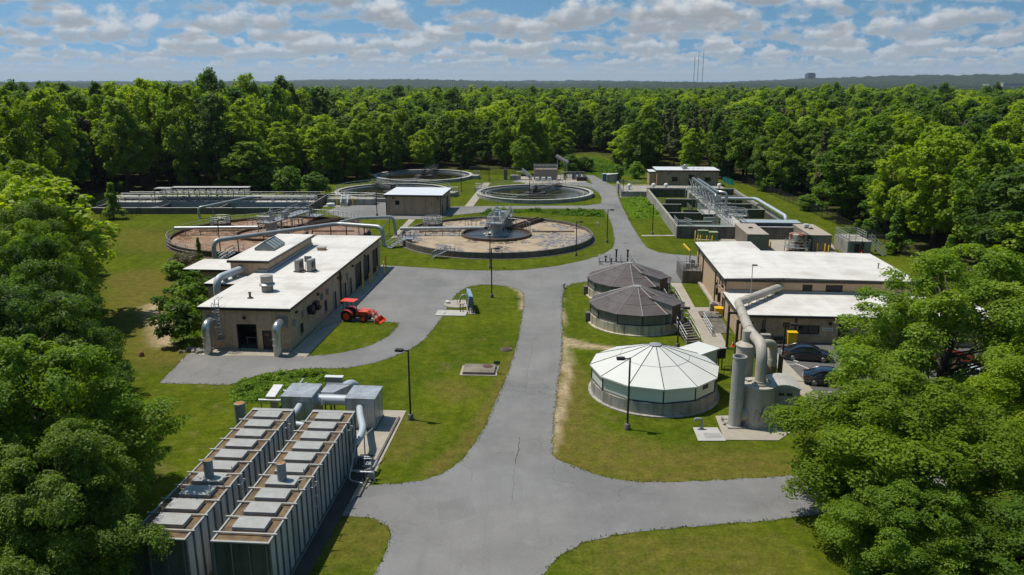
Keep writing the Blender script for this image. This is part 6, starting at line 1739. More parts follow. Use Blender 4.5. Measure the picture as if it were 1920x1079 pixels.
# ------------------------------------------------------------------ cars
def car(label, loc, yaw, paint):
    """sedan, nose towards +x"""
    t = T('parked_car', label, 'car', loc, yaw, 'parked cars')
    L_, w = 4.75, .92
    st = [(-2.38, .62, .45, .80), (-2.28, .80, .32, .98), (-1.75, .90, .24, 1.02), (-1.2, .92, .2, 1.0), (0, .92, .2, .96), (.9, .92, .2, .95), (1.5, .91, .2, .90), (2.05, .84, .22, .78), (2.3, .70, .3, .66), (2.38, .55, .38, .55)]
    vs = []; fs = []
    for x, hw, zb, zt in st:
        vs += [(x, -hw * .9, zb), (x, -hw, zb + (zt - zb) * .45), (x, -hw * .97, zt - .08), (x, -hw * .82, zt), (x, 0, zt + .025), (x, hw * .82, zt), (x, hw * .97, zt - .08), (x, hw, zb + (zt - zb) * .45), (x, hw * .9, zb)]
    k = 9
    for i in range(len(st) - 1):
        for j in range(k - 1): fs.append((i * k + j, (i + 1) * k + j, (i + 1) * k + j + 1, i * k + j + 1))
        fs.append((i * k + k - 1, (i + 1) * k + k - 1, (i + 1) * k, i * k))
    fs.append(tuple(range(k))); fs.append(tuple(range(len(st) * k - 1, (len(st) - 1) * k - 1, -1)))
    b = MB(); b.add(vs, fs); b.build('body', MT[paint], t, 40)
    # glasshouse with roof
    g = MB(); cs = [(-1.78, .74, .99, .995), (-1.15, .72, .98, 1.30), (-.75, .66, .98, 1.42), (-.1, .64, .97, 1.46), (.35, .64, .97, 1.43), (1.25, .76, .93, .94)]
    vs = []; fs = []
    for x, hw, z0, z1 in cs:
        lo = .84 if x not in (-1.78, 1.25) else hw
        vs += [(x, -lo, z0), (x, -hw * (1 - .06), z1 - .03), (x, -hw * .75, z1), (x, hw * .75, z1), (x, hw * .94, z1 - .03), (x, lo, z0)]
    for i in range(len(cs) - 1):
        for j in range(5): fs.append((i * 6 + j, (i + 1) * 6 + j, (i + 1) * 6 + j + 1, i * 6 + j + 1))
    g.add(vs, fs); g.build('windows', MT['glass'], t, 30)
    r = MB(); vs = []; fs = []
    for x, hw, z in ((-1.2, .70, 1.30), (-.75, .655, 1.445), (-.1, .63, 1.483), (.38, .62, 1.445)):
        vs += [(x, -hw * .97, z - .03), (x, -hw * .72, z + .005), (x, hw * .72, z + .005), (x, hw * .97, z - .03)]
    for i in range(3):
        for j in range(3): fs.append((i * 4 + j, (i + 1) * 4 + j, (i + 1) * 4 + j + 1, i * 4 + j + 1))
    r.add(vs, fs)
    for s_ in (-1, 1):
        r.tube([(-1.78, .80 * s_, 1.0), (-1.2, .685 * s_, 1.3), (-.75, .645 * s_, 1.43), (-.1, .625 * s_, 1.465), (.38, .62 * s_, 1.43), (1.25, .78 * s_, .95)], .04, 5)
        r.tube([(-.2, .835 * s_, .97), (-.22, .63 * s_, 1.45)], .035, 5)
    r.build('roof', MT[paint], t, 40)
    for x in (-1.42, 1.42):
        for s_ in (-1, 1):
            q = MB(); q.tube([(x, s_ * .74, .33), (x, s_ * .935, .33)], .33, 20); wo = q.build('wheel', MT['tyre'], t, 40)
            q = MB(); q.tube([(x, s_ * .936, .33), (x, s_ * .95, .33)], .08, 8)
            for i in range(5):
                a = 2 * math.pi * i / 5; q.obox((x + .13 * math.cos(a), s_ * .943, .33 + .13 * math.sin(a)), (.2, .02, .07), 0, 0, -math.degrees(a))
            ring = [(x + .215 * math.cos(2 * math.pi * i / 16), s_ * .943, .33 + .215 * math.sin(2 * math.pi * i / 16)) for i in range(17)]
            q.tube(ring, .022, 5); q.build('rim', MT['rim'], wo)
    for s_ in (-1, 1):
        q = MB(); q.obox((-2.24, s_ * .66, .83), (.16, .36, .13), s_ * 14); q.build('taillight', MT['taillight'], t)
        q = MB(); q.obox((2.14, s_ * .66, .66), (.26, .3, .11), -s_ * 22); q.build('headlight', MT['headlight'], t)
        q = MB(); q.obox((.72, s_ * .98, 1.0), (.12, .18, .12)); q.build('mirror', MT[paint], t, None, .03)
    q = MB(); q.box(-2.40, -.26, .60, -2.375, .26, .71); q.build('number_plate', MT['white'], t)
    return t


car('black sedan parked nearest the building wall', (29.25, 71.9), -12, 'carblack')
car('dark blue sedan parked beside the black one, partly behind leaves', (28.9, 65.3), -14, 'carblue')
car('dark red car mostly hidden behind the big tree', (42.3, 69.9), 172, 'redcar')
car('white car glimpsed through the branches of the big tree', (42.2, 65.9), 172, 'carwhite')

# ------------------------------------------------------------------ tractor
t = T('tractor', 'orange-red compact tractor with canopy and front loader on the asphalt', 'tractor', (-17.75, 84.7), -14)
mb = MB(); mb.box(-.1, -.34, .75, 1.35, .34, 1.22)
mb.add([(.2, -.33, 1.223), (1.4, -.27, 1.223), (1.4, .27, 1.223), (.2, .33, 1.223), (.25, -.26, 1.4), (1.3, -.2, 1.32), (1.3, .2, 1.32), (.25, .26, 1.4)], [(0, 1, 5, 4), (1, 2, 6, 5), (2, 3, 7, 6), (3, 0, 4, 7), (4, 5, 6, 7)])
mb.build('bonnet', MT['red'], t, None, .03)
mb = MB(); mb.box(1.353, -.3, .6, 1.45, .3, 1.2); mb.box(-1.4, -.25, .45, 1.3, .25, .748); mb.build('chassis', MT['frame'], t)
for s_ in (-1, 1):
    mb = MB(); n = 9; vs = []; fs = []
    for i in range(n):
        a = R(15 + 150 * i / (n - 1)); x, z = -1.05 + .78 * math.cos(a), .62 + .78 * math.sin(a); vs += [(x, s_ * .42, z), (x, s_ * .92, z), (x, s_ * .92, z + .03), (x, s_ * .42, z + .03)]
    for i in range(n - 1):
        for j in range(4): fs.append((4 * i + j, 4 * i + (j + 1) % 4, 4 * i + 4 + (j + 1) % 4, 4 * i + 4 + j))
    mb.add(vs, fs); mb.build('fender', MT['red'], t)
    for x, rr, w0, w1 in ((-1.05, .68, .5, .9), (.95, .44, .48, .78)):
        mb = MB(); mb.tube([(x, s_ * w0, rr), (x, s_ * w1, rr)], rr, 24)
        for i in range(20):
            a = 2 * math.pi * i / 20; mb.obox((x + rr * math.cos(a), s_ * (w0 + w1) / 2, rr + rr * math.sin(a)), (.05, (w1 - w0), .06), 0, 0, -math.degrees(a))
        wo = mb.build('wheel', MT['tyre'], t, 40)
        mb = MB(); mb.tube([(x, s_ * (w1 + .002), rr), (x, s_ * (w1 + .03), rr)], rr * .58, 18); mb.tube([(x, s_ * (w1 + .031), rr), (x, s_ * (w1 + .06), rr)], rr * .22, 10); mb.build('rim', MT['red'], wo, 40)
mb = MB(); mb.box(-1.35, -.3, .9, -.85, .3, 1.05); mb.obox((-1.36, 0, 1.3), (.1, .55, .5), 0, 0, -10); mb.build('seat', MT['black'], t, None, .03)
mb = MB(); mb.tube([(-.45, 0, 1.0), (-.62, 0, 1.45)], .03, 6); ring = [(-.62 + .06 * math.sin(a_), .19 * math.cos(a_), 1.46 + .17 * math.sin(a_)) for a_ in [2 * math.pi * i / 14 for i in range(15)]]; mb.tube(ring, .02, 5); mb.build('steering_wheel', MT['black'], t)
mb = MB()
for s_ in (-1, 1): mb.tube([(-1.55, s_ * .5, .8), (-1.55, s_ * .5, 2.3)], .05, 4); mb.tube([(-.35, s_ * .5, 1.0), (-.45, s_ * .5, 2.3)], .035, 4)
mb.build('canopy_post', MT['black'], t)
mb = MB(); mb.box(-1.85, -.66, 2.32, -.1, .66, 2.42); mb.build('canopy', MT['red'], t, None, .04)
mb = MB()
for s_ in (-1, 1):
    mb.tube([(.2, s_ * .52, .7), (.3, s_ * .52, 1.25)], .07, 4); mb.tube(arc([(.3, s_ * .52, 1.28), (1.5, s_ * .5, 1.30), (2.35, s_ * .45, .5)], .4), .075, 4); mb.tube([(.35, s_ * .52, .9), (1.6, s_ * .5, 1.05)], .045, 5); mb.tube([(1.65, s_ * .5, 1.4), (2.35, s_ * .45, .75)], .045, 5)
mb.obox((1.7, 0, 1.1), (.1, .95, .1)); mb.obox((2.15, 0, .95), (.08, .7, .5), 0, 0, 20); mb.build('loader_arm', MT['red'], t)
mb = MB(); y = .85
pr = [(2.45, .62), (2.42, .1), (2.55, .03), (3.1, .05), (3.1, .09), (2.6, .1), (2.52, .2), (2.52, .62)]
vs = [(x, -y, z) for x, z in pr] + [(x, y, z) for x, z in pr]; n = len(pr)
mb.add(vs, [(i, (i + 1) % n, n + (i + 1) % n, n + i) for i in range(n)] + [tuple(range(n - 1, -1, -1)), tuple(range(n, 2 * n))])
for s_ in (-1, 1): mb.prism([(2.5, s_ * .82), (3.05, s_ * .82), (3.05, s_ * .86), (2.5, s_ * .86)], .06, lambda x, y_: .6 - .75 * (x - 2.5))
mb.build('bucket', MT['red'], t)

# ------------------------------------------------------------------ far yard behind the railed clarifier
t = T('dewatering_skid', 'grey tank skid with railings and a sloping conveyor at the far yard', 'equipment', at(1001, 340), 0)
mb = MB(); mb.box(.1, 1.5, .1, 6.6, 4.5, 3.1); mb.build('tank', MT['tanbox'], t)
mb = MB(); mb.rail([(.1, 1.5, 3.1), (6.6, 1.5, 3.1), (6.6, 4.5, 3.1), (.1, 4.5, 3.1)], 1.1, 1.3, .05, True); mb.rail([(7.5, 3, 0), (14.5, 3, 0)], 2.2, 1.4, .07, mids=4); mb.rail([(8.5, 5, 0), (13.5, 5, 0)], 1.2, 1.4, .06, mids=2); mb.build('railing', MT['rail'], t)
mb = MB(); mb.bar((6.6, 8, 6.3), (10.0, 8, 4.3), .9); mb.tube([(7.0, 8, 0), (7.0, 8, 6.0)], .14, 5); mb.tube([(9.6, 8, 0), (9.6, 8, 4.4)], .14, 5); mb.build('conveyor', MT['greyflash'], t)
mb = MB()
for x in (.4, 2.1, 3.8): mb.box(x, -.4, .1, x + 1.1, .5, 1.1)
mb.build('tote', MT['white'], t, None, .1)
mb = MB()
for x in (-.6, 6.4, 8.7): mb.tube([(x, -.8, 0), (x, -.8, 1.6)], .12, 6)
mb.build('guard_post', MT['frp'], t)
mb = MB(); mb.box(12.0, -.2, .1, 14.8, 1.4, 1.1); mb.box(8.6, 2.4, .1, 9.2, 3.2, 2.0); mb.box(11, 3.4, .1, 12, 4.2, 1.6); mb.build('pump_skid', MT['frame'], t)
t = T('crossover_steps', 'steel stair on a concrete block left of the far equipment yard', 'steps', at(962, 338), 0)
mb = MB(); mb.box(-.9, 0, 0, 2.2, 1.8, 1.3); mb.build('block', MT['conc_wall'], t); mb = MB(); mb.stairs((5.2, .8, 0), (2.6, 1.2, 2.2), 1.1, 8); mb.obox((1.8, 1.2, 2.2), (1.6, 1.2, .1)); so = mb.build('stairs', MT['galv'], t); mb = MB(); mb.stair_rail((5.2, .8, 0), (2.6, 1.2, 2.2), 1.1, 1.0, .06); mb.build('handrail', MT['white'], so)
mb = MB(); mb.box(-2.6, .5, 0, -1.6, 1.4, 3.0); mb.build('column', MT['conc_dark'], t)
t = T('portable_toilet', 'blue portable toilet beside the far tan shed', 'toilet', at(1133, 340), 0)
mb = MB(); mb.box(-.5, -.5, .05, .5, .5, 2.0); mb.build('cabin', MT['bluebox'], t, None, .05); mb = MB(); mb.box(-.55, -.55, 2.003, .55, .55, 2.12); mb.build('cap', MT['white'], t, None, .04)
t = T('storage_shed', 'small tan shed with a white roof by the far road', 'shed', at(1136, 342), -10)
mb = MB(); mb.box(.3, 0, 0, 3.0, 2.6, 2.0); mb.build('wall', MT['tanbox'], t); mb = MB(); mb.prism([(.1, -.2), (3.2, -.2), (3.2, 2.8), (.1, 2.8)], lambda x, y: 2.003 + .1 * x, lambda x, y: 2.1 + .1 * x); mb.build('roof', MT['white'], t); mb = MB(); mb.box(1.0, -.05, .05, 2.4, -.003, 1.85); mb.build('door', MT['acunit'], t)
t = T('blue_barrel', 'blue barrel at the right end of the far equipment yard', 'barrel', at(1086, 336), 0)
mb = MB(); mb.lathe([(.45, 0), (.48, .5), (.45, 1.3), (.3, 1.5), (0, 1.52)], 14); mb.build('shell', MT['bluebox'], t, 40); mb = MB(); mb.lathe([(.5, .3), (.5, .36)], 14); mb.build('hoop', MT['frame'], t)
t = T('utility_trailer', 'dark trailer parked on the far grass beyond the fence', 'trailer', at(1102, 318), 10)
mb = MB(); mb.box(-1.4, -.8, .5, 1.4, .8, 1.9); mb.build('body', MT['frame'], t, None, .05); mb = MB(); mb.tube([(-.4, -.85, .4), (-.4, .85, .4)], .38, 14); mb.build('wheel', MT['tyre'], t); mb = MB(); mb.bar((1.4, 0, .5), (2.6, 0, .5), .1); mb.build('tow_bar', MT['black'], t)
for k, (px, py) in enumerate(((1360, 343), (1366, 345), (1372, 347))):
    t = T('covered_pile', 'teal covered frame leaning by the far fence, %s of three' % ('leftmost', 'middle', 'rightmost')[k], 'cover', at(px, py), 20, 'teal covered frames')
    mb = MB(); mb.add([(-.5, -.5, 0), (.5, -.5, 0), (.5, .6, 0), (-.5, .6, 0), (-.45, .3, 1.5), (.45, .3, 1.5), (.45, .6, 1.5), (-.45, .6, 1.5)], [(0, 3, 2, 1), (4, 5, 6, 7), (0, 1, 5, 4), (1, 2, 6, 5), (2, 3, 7, 6), (3, 0, 4, 7)]); mb.build('cover', MT['teal'], t); mb = MB(); mb.tube([(-.45, .65, 0), (-.45, .65, 1.6)], .04, 5); mb.tube([(.45, .65, 0), (.45, .65, 1.6)], .04, 5); mb.build('frame', MT['rail'], t)


# ------------------------------------------------------------------ fences
def chainlink():
    m = bpy.data.materials.new('black_chain_link'); m.use_nodes = True
    nt = m.node_tree; N, L = nt.nodes.new, nt.links.new
    p = nt.nodes['Principled BSDF']; p.inputs['Base Color'].default_value = (.02, .022, .02, 1); p.inputs['Roughness'].default_value = .6
    tr = N('ShaderNodeBsdfTransparent'); mx = N('ShaderNodeMixShader'); mx.inputs[0].default_value = .30
    L(tr.outputs[0], mx.inputs[1]); L(p.outputs[0], mx.inputs[2]); L(mx.outputs[0], nt.nodes['Material Output'].inputs[0])
    return m


MT['link'] = chainlink()


def fence(label, pts, h=1.9, sp=3.0):
    t = T('chain_link_fence', label, 'fence', pts[0], 0)
    o = V(pts[0][0], pts[0][1], 0); pts = [Vector(p) - o for p in pts]
    net = MB(); top = MB(); cnt = 0; post = None
    for a, b in zip(pts, pts[1:]):
        net.add([a, b, b + V(0, 0, h - .05), a + V(0, 0, h - .05)], [(0, 1, 2, 3)])
        top.tube([a + V(0, 0, h), b + V(0, 0, h)], .03, 5, False)
        n = max(1, int((b - a).length / sp + .5))
        for i in range(n):
            p = a.lerp(b, i / n)
            if post is None:
                q = MB(); q.tube([(0, 0, 0), (0, 0, h + .06)], .045, 6); post = q.build('post', MT['black'], t)
                c = post
            else:
                c = post.copy(); COL.objects.link(c); c.parent = t
            c.location = p; cnt += 1
    net.build('mesh_panel', MT['link'], t); top.build('top_rail', MT['black'], t)


fence('black chain-link fence along the right lawn below the wood', [V(63.8, 214, 0), V(63.6, 170, 0), V(62.6, 140, 0), V(62.0, 120, 0), V(61.5, 96, 0), V(61.0, 80, 0)])
fence('dark chain-link fence across the grass at the far centre', [at(1190, 326), at(1108, 324), at(1060, 322)], 2.4)
fence('dark chain-link fence at the wood edge left of the far yard', [at(985, 330), at(930, 328), at(880, 327)], 2.2)
fence('short dark fence beside the young tree at the left basin', [at(190, 418), at(238, 412), at(266, 402)], 1.6, 2.0)

# ------------------------------------------------------------------ far landmarks
t = T('office_tower', 'dark blue glass tower block on the far horizon', 'tower', (2060, 5500), 8)
mb = MB(); mb.prism([(-28, -20), (-22, -26), (22, -26), (28, -20), (28, 20), (-28, 20)], 0, 88); mb.build('tower_body', MT['bluetower'], t)
mb = MB(); mb.box(-22, -16, 88.1, 22, 16, 94); mb.build('roof_block', MT['bluetower'], t)
mb = MB()
for k in range(15): mb.box(-22, -26.6, 8 + k * 5.2, 22, -26.1, 9.4 + k * 5.2)
mb.build('floor_band', MT['greyencl'], t)
for i, (x, ph) in enumerate(((1300, 112), (1307, 108), (1316, 103))):
    Y = 3800; h_ = HC + (156 - ph) / FPX * Y * 1.03
    t = T('radio_mast', 'thin radio mast on the horizon, %s of three' % ('leftmost', 'middle', 'rightmost')[i], 'mast', ((x - 960) / FPX * Y * .967, Y), 0, 'radio masts')
    mb = MB()
    for k in range(3): mb.tube([polar(1.3, 120 * k), polar(1.3, 120 * k, h_)], .5, 4)
    for k in range(24): mb.bar(polar(1.3, 0, h_ * k / 24), polar(1.3, 120, h_ * (k + 1) / 24), .5)
    mb.build('lattice', MT['greyflash'], t); mb = MB(); mb.tube([(0, 0, h_), (0, 0, h_ + 10)], .5, 4); mb.build('antenna', MT['greyflash'], t)
t = T('water_tower', 'tiny white water tower stem on the left horizon', 'water tower', (-240, 3200), 0)
mb = MB(); mb.lathe([(3, 0), (2.2, 30), (2.4, 34)], 12); mb.build('stem', MT['white'], t); mb = MB(); mb.lathe([(2.4, 34.01), (5.5, 37), (5.5, 40), (0, 43)], 14); mb.build('bowl', MT['white'], t, 40)
for x, w_, tx in ((1905, 90, 'long pale building on the far hillside at the right edge'), (1865, 40, 'small pale building left of the long one on the far hillside')):
    Y = 2450
    t = T('distant_building', tx, 'building', ((x - 960) / FPX * Y * .967, Y), 10)
    mb = MB(); mb.box(-w_ / 2, 0, 0, w_ / 2, 25, 26 if w_ > 50 else 22); mb.build('wall', MT['palebldg'], t); mb = MB(); mb.box(-w_ / 2 - .5, -.5, 26.1 if w_ > 50 else 22.1, w_ / 2 + .5, 25.5, 27 if w_ > 50 else 23); mb.build('roof', MT['white'], t)
    mb = MB()
    for k in range(int(w_ / 6)): mb.box(-w_ / 2 + 2 + k * 6, -.3, 20, -w_ / 2 + 5 + k * 6, -.05, 23)
    mb.build('window_band', MT['greyencl'], t)
# ------------------------------------------------------------------ foliage


def leaves(pos, nrm, size, tint, rg, aspect=.62):
    """rhombic leaf sprays at pos facing nrm"""
    n = len(pos)
    r = rg.normal(0, 1, (n, 3)); nrm = nrm / (np.linalg.norm(nrm, axis=1, keepdims=True) + 1e-9)
    x = np.cross(nrm, r); x /= (np.linalg.norm(x, axis=1, keepdims=True) + 1e-9); y = np.cross(nrm, x)
    s = (size * rg.uniform(.65, 1.35, n))[:, None]
    bend = nrm * s * .22
    v = np.stack([pos - x * s - bend, pos - y * s * aspect, pos + x * s - bend, pos + y * s * aspect], 1).reshape(-1, 3)
    f = np.arange(4 * n)
    return v, f, np.repeat(tint, 4)


def leaf_mesh(name, parts, m):
    co = np.concatenate([p[0] for p in parts]); tn = np.concatenate([p[2] for p in parts])
    me = np_mesh(name, co, np.arange(len(co)), 4)
    a = me.attributes.new('tint', 'FLOAT', 'POINT'); a.data.foreach_set('value', np.clip(tn, 0, 1).astype(np.float32))
    me.materials.append(m)
    return me


def crown(seed, H, Rc, z0, nl, nleaf, lsize, form='round', lobe=(.26, .42)):
    """clumps of leaf sprays on lobes spread through an uneven crown; returns leaf arrays and lobe centres"""
    rg = np.random.default_rng(seed)
    hc = H - z0
    cen = []; rad = []
    skew = rg.normal(0, .12, 2) * Rc
    for i in range(nl):
        t = (i + .5) / nl
        if form == 'pine':
            t = rg.uniform(.0, 1); env = (1 - t) ** .75 * (.55 + .45 * abs(math.sin(t * 17 + seed)))
        elif form == 'cone':
            t = rg.uniform(0, 1); env = min(1, (1 - t) * 1.35) * (.75 + .25 * math.sin(t * 9 + seed))
        elif form == 'tall':
            t = rg.uniform(0, 1); env = math.sin(math.pi * min(1, .12 + t * .86)) ** .6
        else:
            t = rg.uniform(0, 1); env = math.sin(math.pi * (.16 + .80 * t)) ** .55
        a = rg.uniform(0, 2 * math.pi) if form != 'round' else 2.399963 * i + rg.uniform(-.5, .5)
        rr = Rc * env * (rg.uniform(.30, 1) ** .55) * (rg.uniform(.72, 1.22) if nl > 100 else rg.uniform(.86, 1.12))
        lr = Rc * rg.uniform(*lobe) * (.55 + .45 * env)
        rr = max(0, rr - lr * .55)
        cen.append((rr * math.cos(a) + skew[0] * t, rr * math.sin(a) + skew[1] * t, z0 + hc * t - lr * .35 * t + (rg.normal(0, .05) * hc if nl > 100 else rg.normal(0, .02) * hc))); rad.append(lr)
    cen = np.array(cen); rad = np.array(rad)
    w = rad ** 2; w /= w.sum()
    k = rg.choice(nl, nleaf, p=w)
    d = rg.normal(0, 1, (nleaf, 3)); d[:, 2] += .45; d /= np.linalg.norm(d, axis=1, keepdims=True)
    # each lobe is itself broken into sprays
    sp = rg.normal(0, 1, (nl, 9, 3)); sp[:, :, 2] += .4; sp /= np.linalg.norm(sp, axis=2, keepdims=True)
    j = rg.integers(0, 9, nleaf)
    d = d * .55 + sp[k, j] * .9; d /= np.linalg.norm(d, axis=1, keepdims=True)
    depth = 1.12 - .75 * rg.random(nleaf) ** 1.5
    pos = cen[k] + d * (rad[k] * depth)[:, None] * np.array([1, 1, .78 if nl > 100 else .95])
    pos[:, 2] -= .10 * rad[k] * (1 - d[:, 2])
    nrm = d + rg.normal(0, .55, (nleaf, 3)) + np.array([0, 0, .55])
    lt = rg.normal(.5, .10, nl)
    tint = lt[k] + rg.normal(0, .11, nleaf)
    return leaves(pos, nrm, np.full(nleaf, lsize), tint, rg), cen, rad


def trunk_mb(seed, H, z0, cen, r0, limbs):
    rg = random.Random(seed)
    mb = MB()
    top = H * .8
    pts = [V(rg.uniform(-.15, .15) * k, rg.uniform(-.15, .15) * k, top * k / 5) for k in range(6)]
    mb.tube(pts, [r0 * 1.25] + [r0 * (1 - .16 * k) for k in range(1, 6)], 8)
    idx = list(range(len(cen))); rg.shuffle(idx)
    for i in idx[:limbs]:
        c = V(*cen[i]); zb = max(z0 * .55, min(top * .9, c.z - (V(c.x, c.y, 0).length) * .75)); k = min(4.99, zb / top * 5); b = pts[int(k)].lerp(pts[int(k) + 1], k - int(k))
        m = b.lerp(c, .5) + V(0, 0, -.25)
        mb.tube([b, m, c], [r0 * .38, r0 * .22, r0 * .06], 5, False)
    return mb


PROTO = {}


def proto(key, seed, H, Rc, z0, nl, nleaf, ls, form, m, limbs=14, r0=.28, lobe=(.26, .42)):
    a, cen, rad = crown(seed, H, Rc, z0, nl, nleaf, ls, form, lobe)
    me = leaf_mesh('crown', [a], m)
    tm = bpy.data.meshes.new('trunk'); mb = trunk_mb(seed, H, z0, cen, r0, limbs); tm.from_pydata(mb.v, [], mb.f); tm.materials.append(MT['bark'])
    tm.polygons.foreach_set('use_smooth', [True] * len(tm.polygons))
    PROTO[key] = (me, tm, H, Rc)


def tree(name, label, group, key, loc, H, Rc, yaw):
    me, tm, h0, r0 = PROTO[key]
    t = bpy.data.objects.new(name, None); COL.objects.link(t); t.location = (loc[0], loc[1], 0)
    t.rotation_euler = (0, 0, yaw); t.scale = (Rc / r0, Rc / r0, H / h0)
    tag(t, label, 'tree', group)
    for nm, m in (('trunk', tm), ('crown', me)):
        o = bpy.data.objects.new(nm, m); COL.objects.link(o); o.parent = t
    return t


# prototypes: near (fine leaves), middle distance, far
LBR = MT['leafbright']
LF, LD, LP, LB = MT['leaf'], MT['leafdark'], MT['leafpine'], MT['leafbrown']
for i in range(3): proto('near%d' % i, 11 + i, 14, 6.5, 2.2, 150, 112000, .098, 'round', (LF, LD, LF)[i], 60, .32, (.13, .24))
proto('nearbright', 14, 14, 6.5, 2.2, 150, 112000, .098, 'round', LBR, 60, .32, (.13, .24))
proto('nearloose', 17, 14, 6.8, 1.6, 120, 96000, .098, 'round', LF, 70, .28, (.12, .22))
for i in range(5): proto('mid%d' % i, 31 + i, 20, 5.2, 4.0, 80, 10500, .27, 'round' if i < 3 else 'tall', (LF, LD, LBR, LF, LBR)[i], 12, .28, (.16, .30))
for i in range(2): proto('tall%d' % i, 51 + i, 22, 3.9, 3.0, 70, 9000, .26, 'tall', (LF, LBR)[i], 8, .26, (.19, .34))
proto('cone0', 61, 16, 3.6, 1.0, 60, 11000, .24, 'cone', LBR, 6, .2, (.28, .44))
for i in range(2): proto('pine%d' % i, 71 + i, 21, 3.2, 7.0, 40, 9000, .24, 'pine', LP, 10, .22, (.26, .40))
proto('brown0', 81, 16, 4.0, 2.5, 34, 6500, .24, 'round', LB, 20, .24, (.24, .38))
proto('bush0', 91, 4.0, 2.2, .3, 26, 7000, .15, 'round', MT['weeds'], 10, .07, (.28, .45))
proto('sapling0', 95, 6.0, 1.7, .6, 30, 5000, .15, 'cone', MT['weeds'], 10, .07, (.28, .45))
proto('stems0', 97, 4.2, 2.0, 1.0, 26, 3000, .16, 'round', LF, 26, .06, (.22, .36))
proto('twiggy0', 99, 3.2, 2.2, .3, 24, 4200, .10, 'round', MT['drygrass'], 24, .05, (.26, .42))

R0 = random.Random(21)
# --- the four big trees in the right foreground
tree('broadleaf_tree', 'large spreading tree standing over the parked cars and the white roof at right', None, 'nearloose', (33.6, 56.5), 14.2, 9.2, .4)
tree('broadleaf_tree', 'wide leafy tree at the lower right, overhanging the side road and scrubber pad', None, 'nearbright', (22.9, 41.2), 9.3, 7.3, 2.1)
tree('broadleaf_tree', 'yellow-green tree with reddish tips at the right edge beside the wide tree', None, 'nearbright', (37.0, 46.5), 10.3, 6.2, 3.9)
tree('broadleaf_tree', 'pale green low tree in the lower right corner', None, 'near2', (28.5, 34.0), 6.6, 5.2, 5.0)
tree('broadleaf_tree', 'low leafy tree filling the bottom edge below the wide tree', None, 'near0', (21.2, 36.0), 6.4, 4.2, 1.2)
tree('broadleaf_tree', 'tree at the right edge behind the large spreading tree', None, 'near2', (48, 62), 15.5, 7.0, 1.0)
# --- left foreground trees along the lawn
LT = [(-22.9, 34.2, 9.5, 4.6, 'near1', 'leafy low tree at the bottom left corner of the picture'),
      (-26.0, 39.5, 13.0, 6.4, 'near0', 'dark green tree overhanging the left container in the lower left corner'),
      (-31.8, 46.5, 14.0, 6.2, 'near1', 'broad tree at the left edge just above the lower left corner tree'),
      (-34.8, 54.0, 13.5, 5.6, 'near2', 'bushy tree throwing a dark shadow on the grass beside the left container'),
      (-40.0, 61.0, 14.0, 5.6, 'nearloose', 'tree at the left lawn edge level with the front apron'),
      (-45.0, 69.5, 14.0, 5.6, 'near0', 'dark tree at the left lawn edge beside the worn grass'),
      (-51.0, 79.0, 14.0, 5.6, 'near1', 'pale topped tree at the left lawn edge opposite the shrub thicket'),
      (-60.0, 88.0, 15.5, 6.0, 'near2', 'tall pale tree at the left lawn edge opposite the annex roof'),
      (-68.5, 98.0, 15.5, 5.8, 'nearloose', 'light green tree at the narrowing of the left lawn'),
      (-77.0, 110.0, 16.5, 6.0, 'near0', 'tree throwing a long shadow over the far end of the left lawn'),
      (-40.5, 38.5, 16.0, 6.5, 'near2', 'tree at the lower left edge of the picture behind the corner tree')]
for i, (x, y, h, r, k, lb) in enumerate(LT): tree('broadleaf_tree', lb, 'trees along the left lawn', k, (x, y), h, r, i * 1.9)
placed = [(x, y, r) for x, y, h, r, k, lb in LT] + [(35.2, 57.5, 7), (23.4, 41, 7), (37, 46, 6), (29.5, 34.5, 5), (48, 62, 6)]

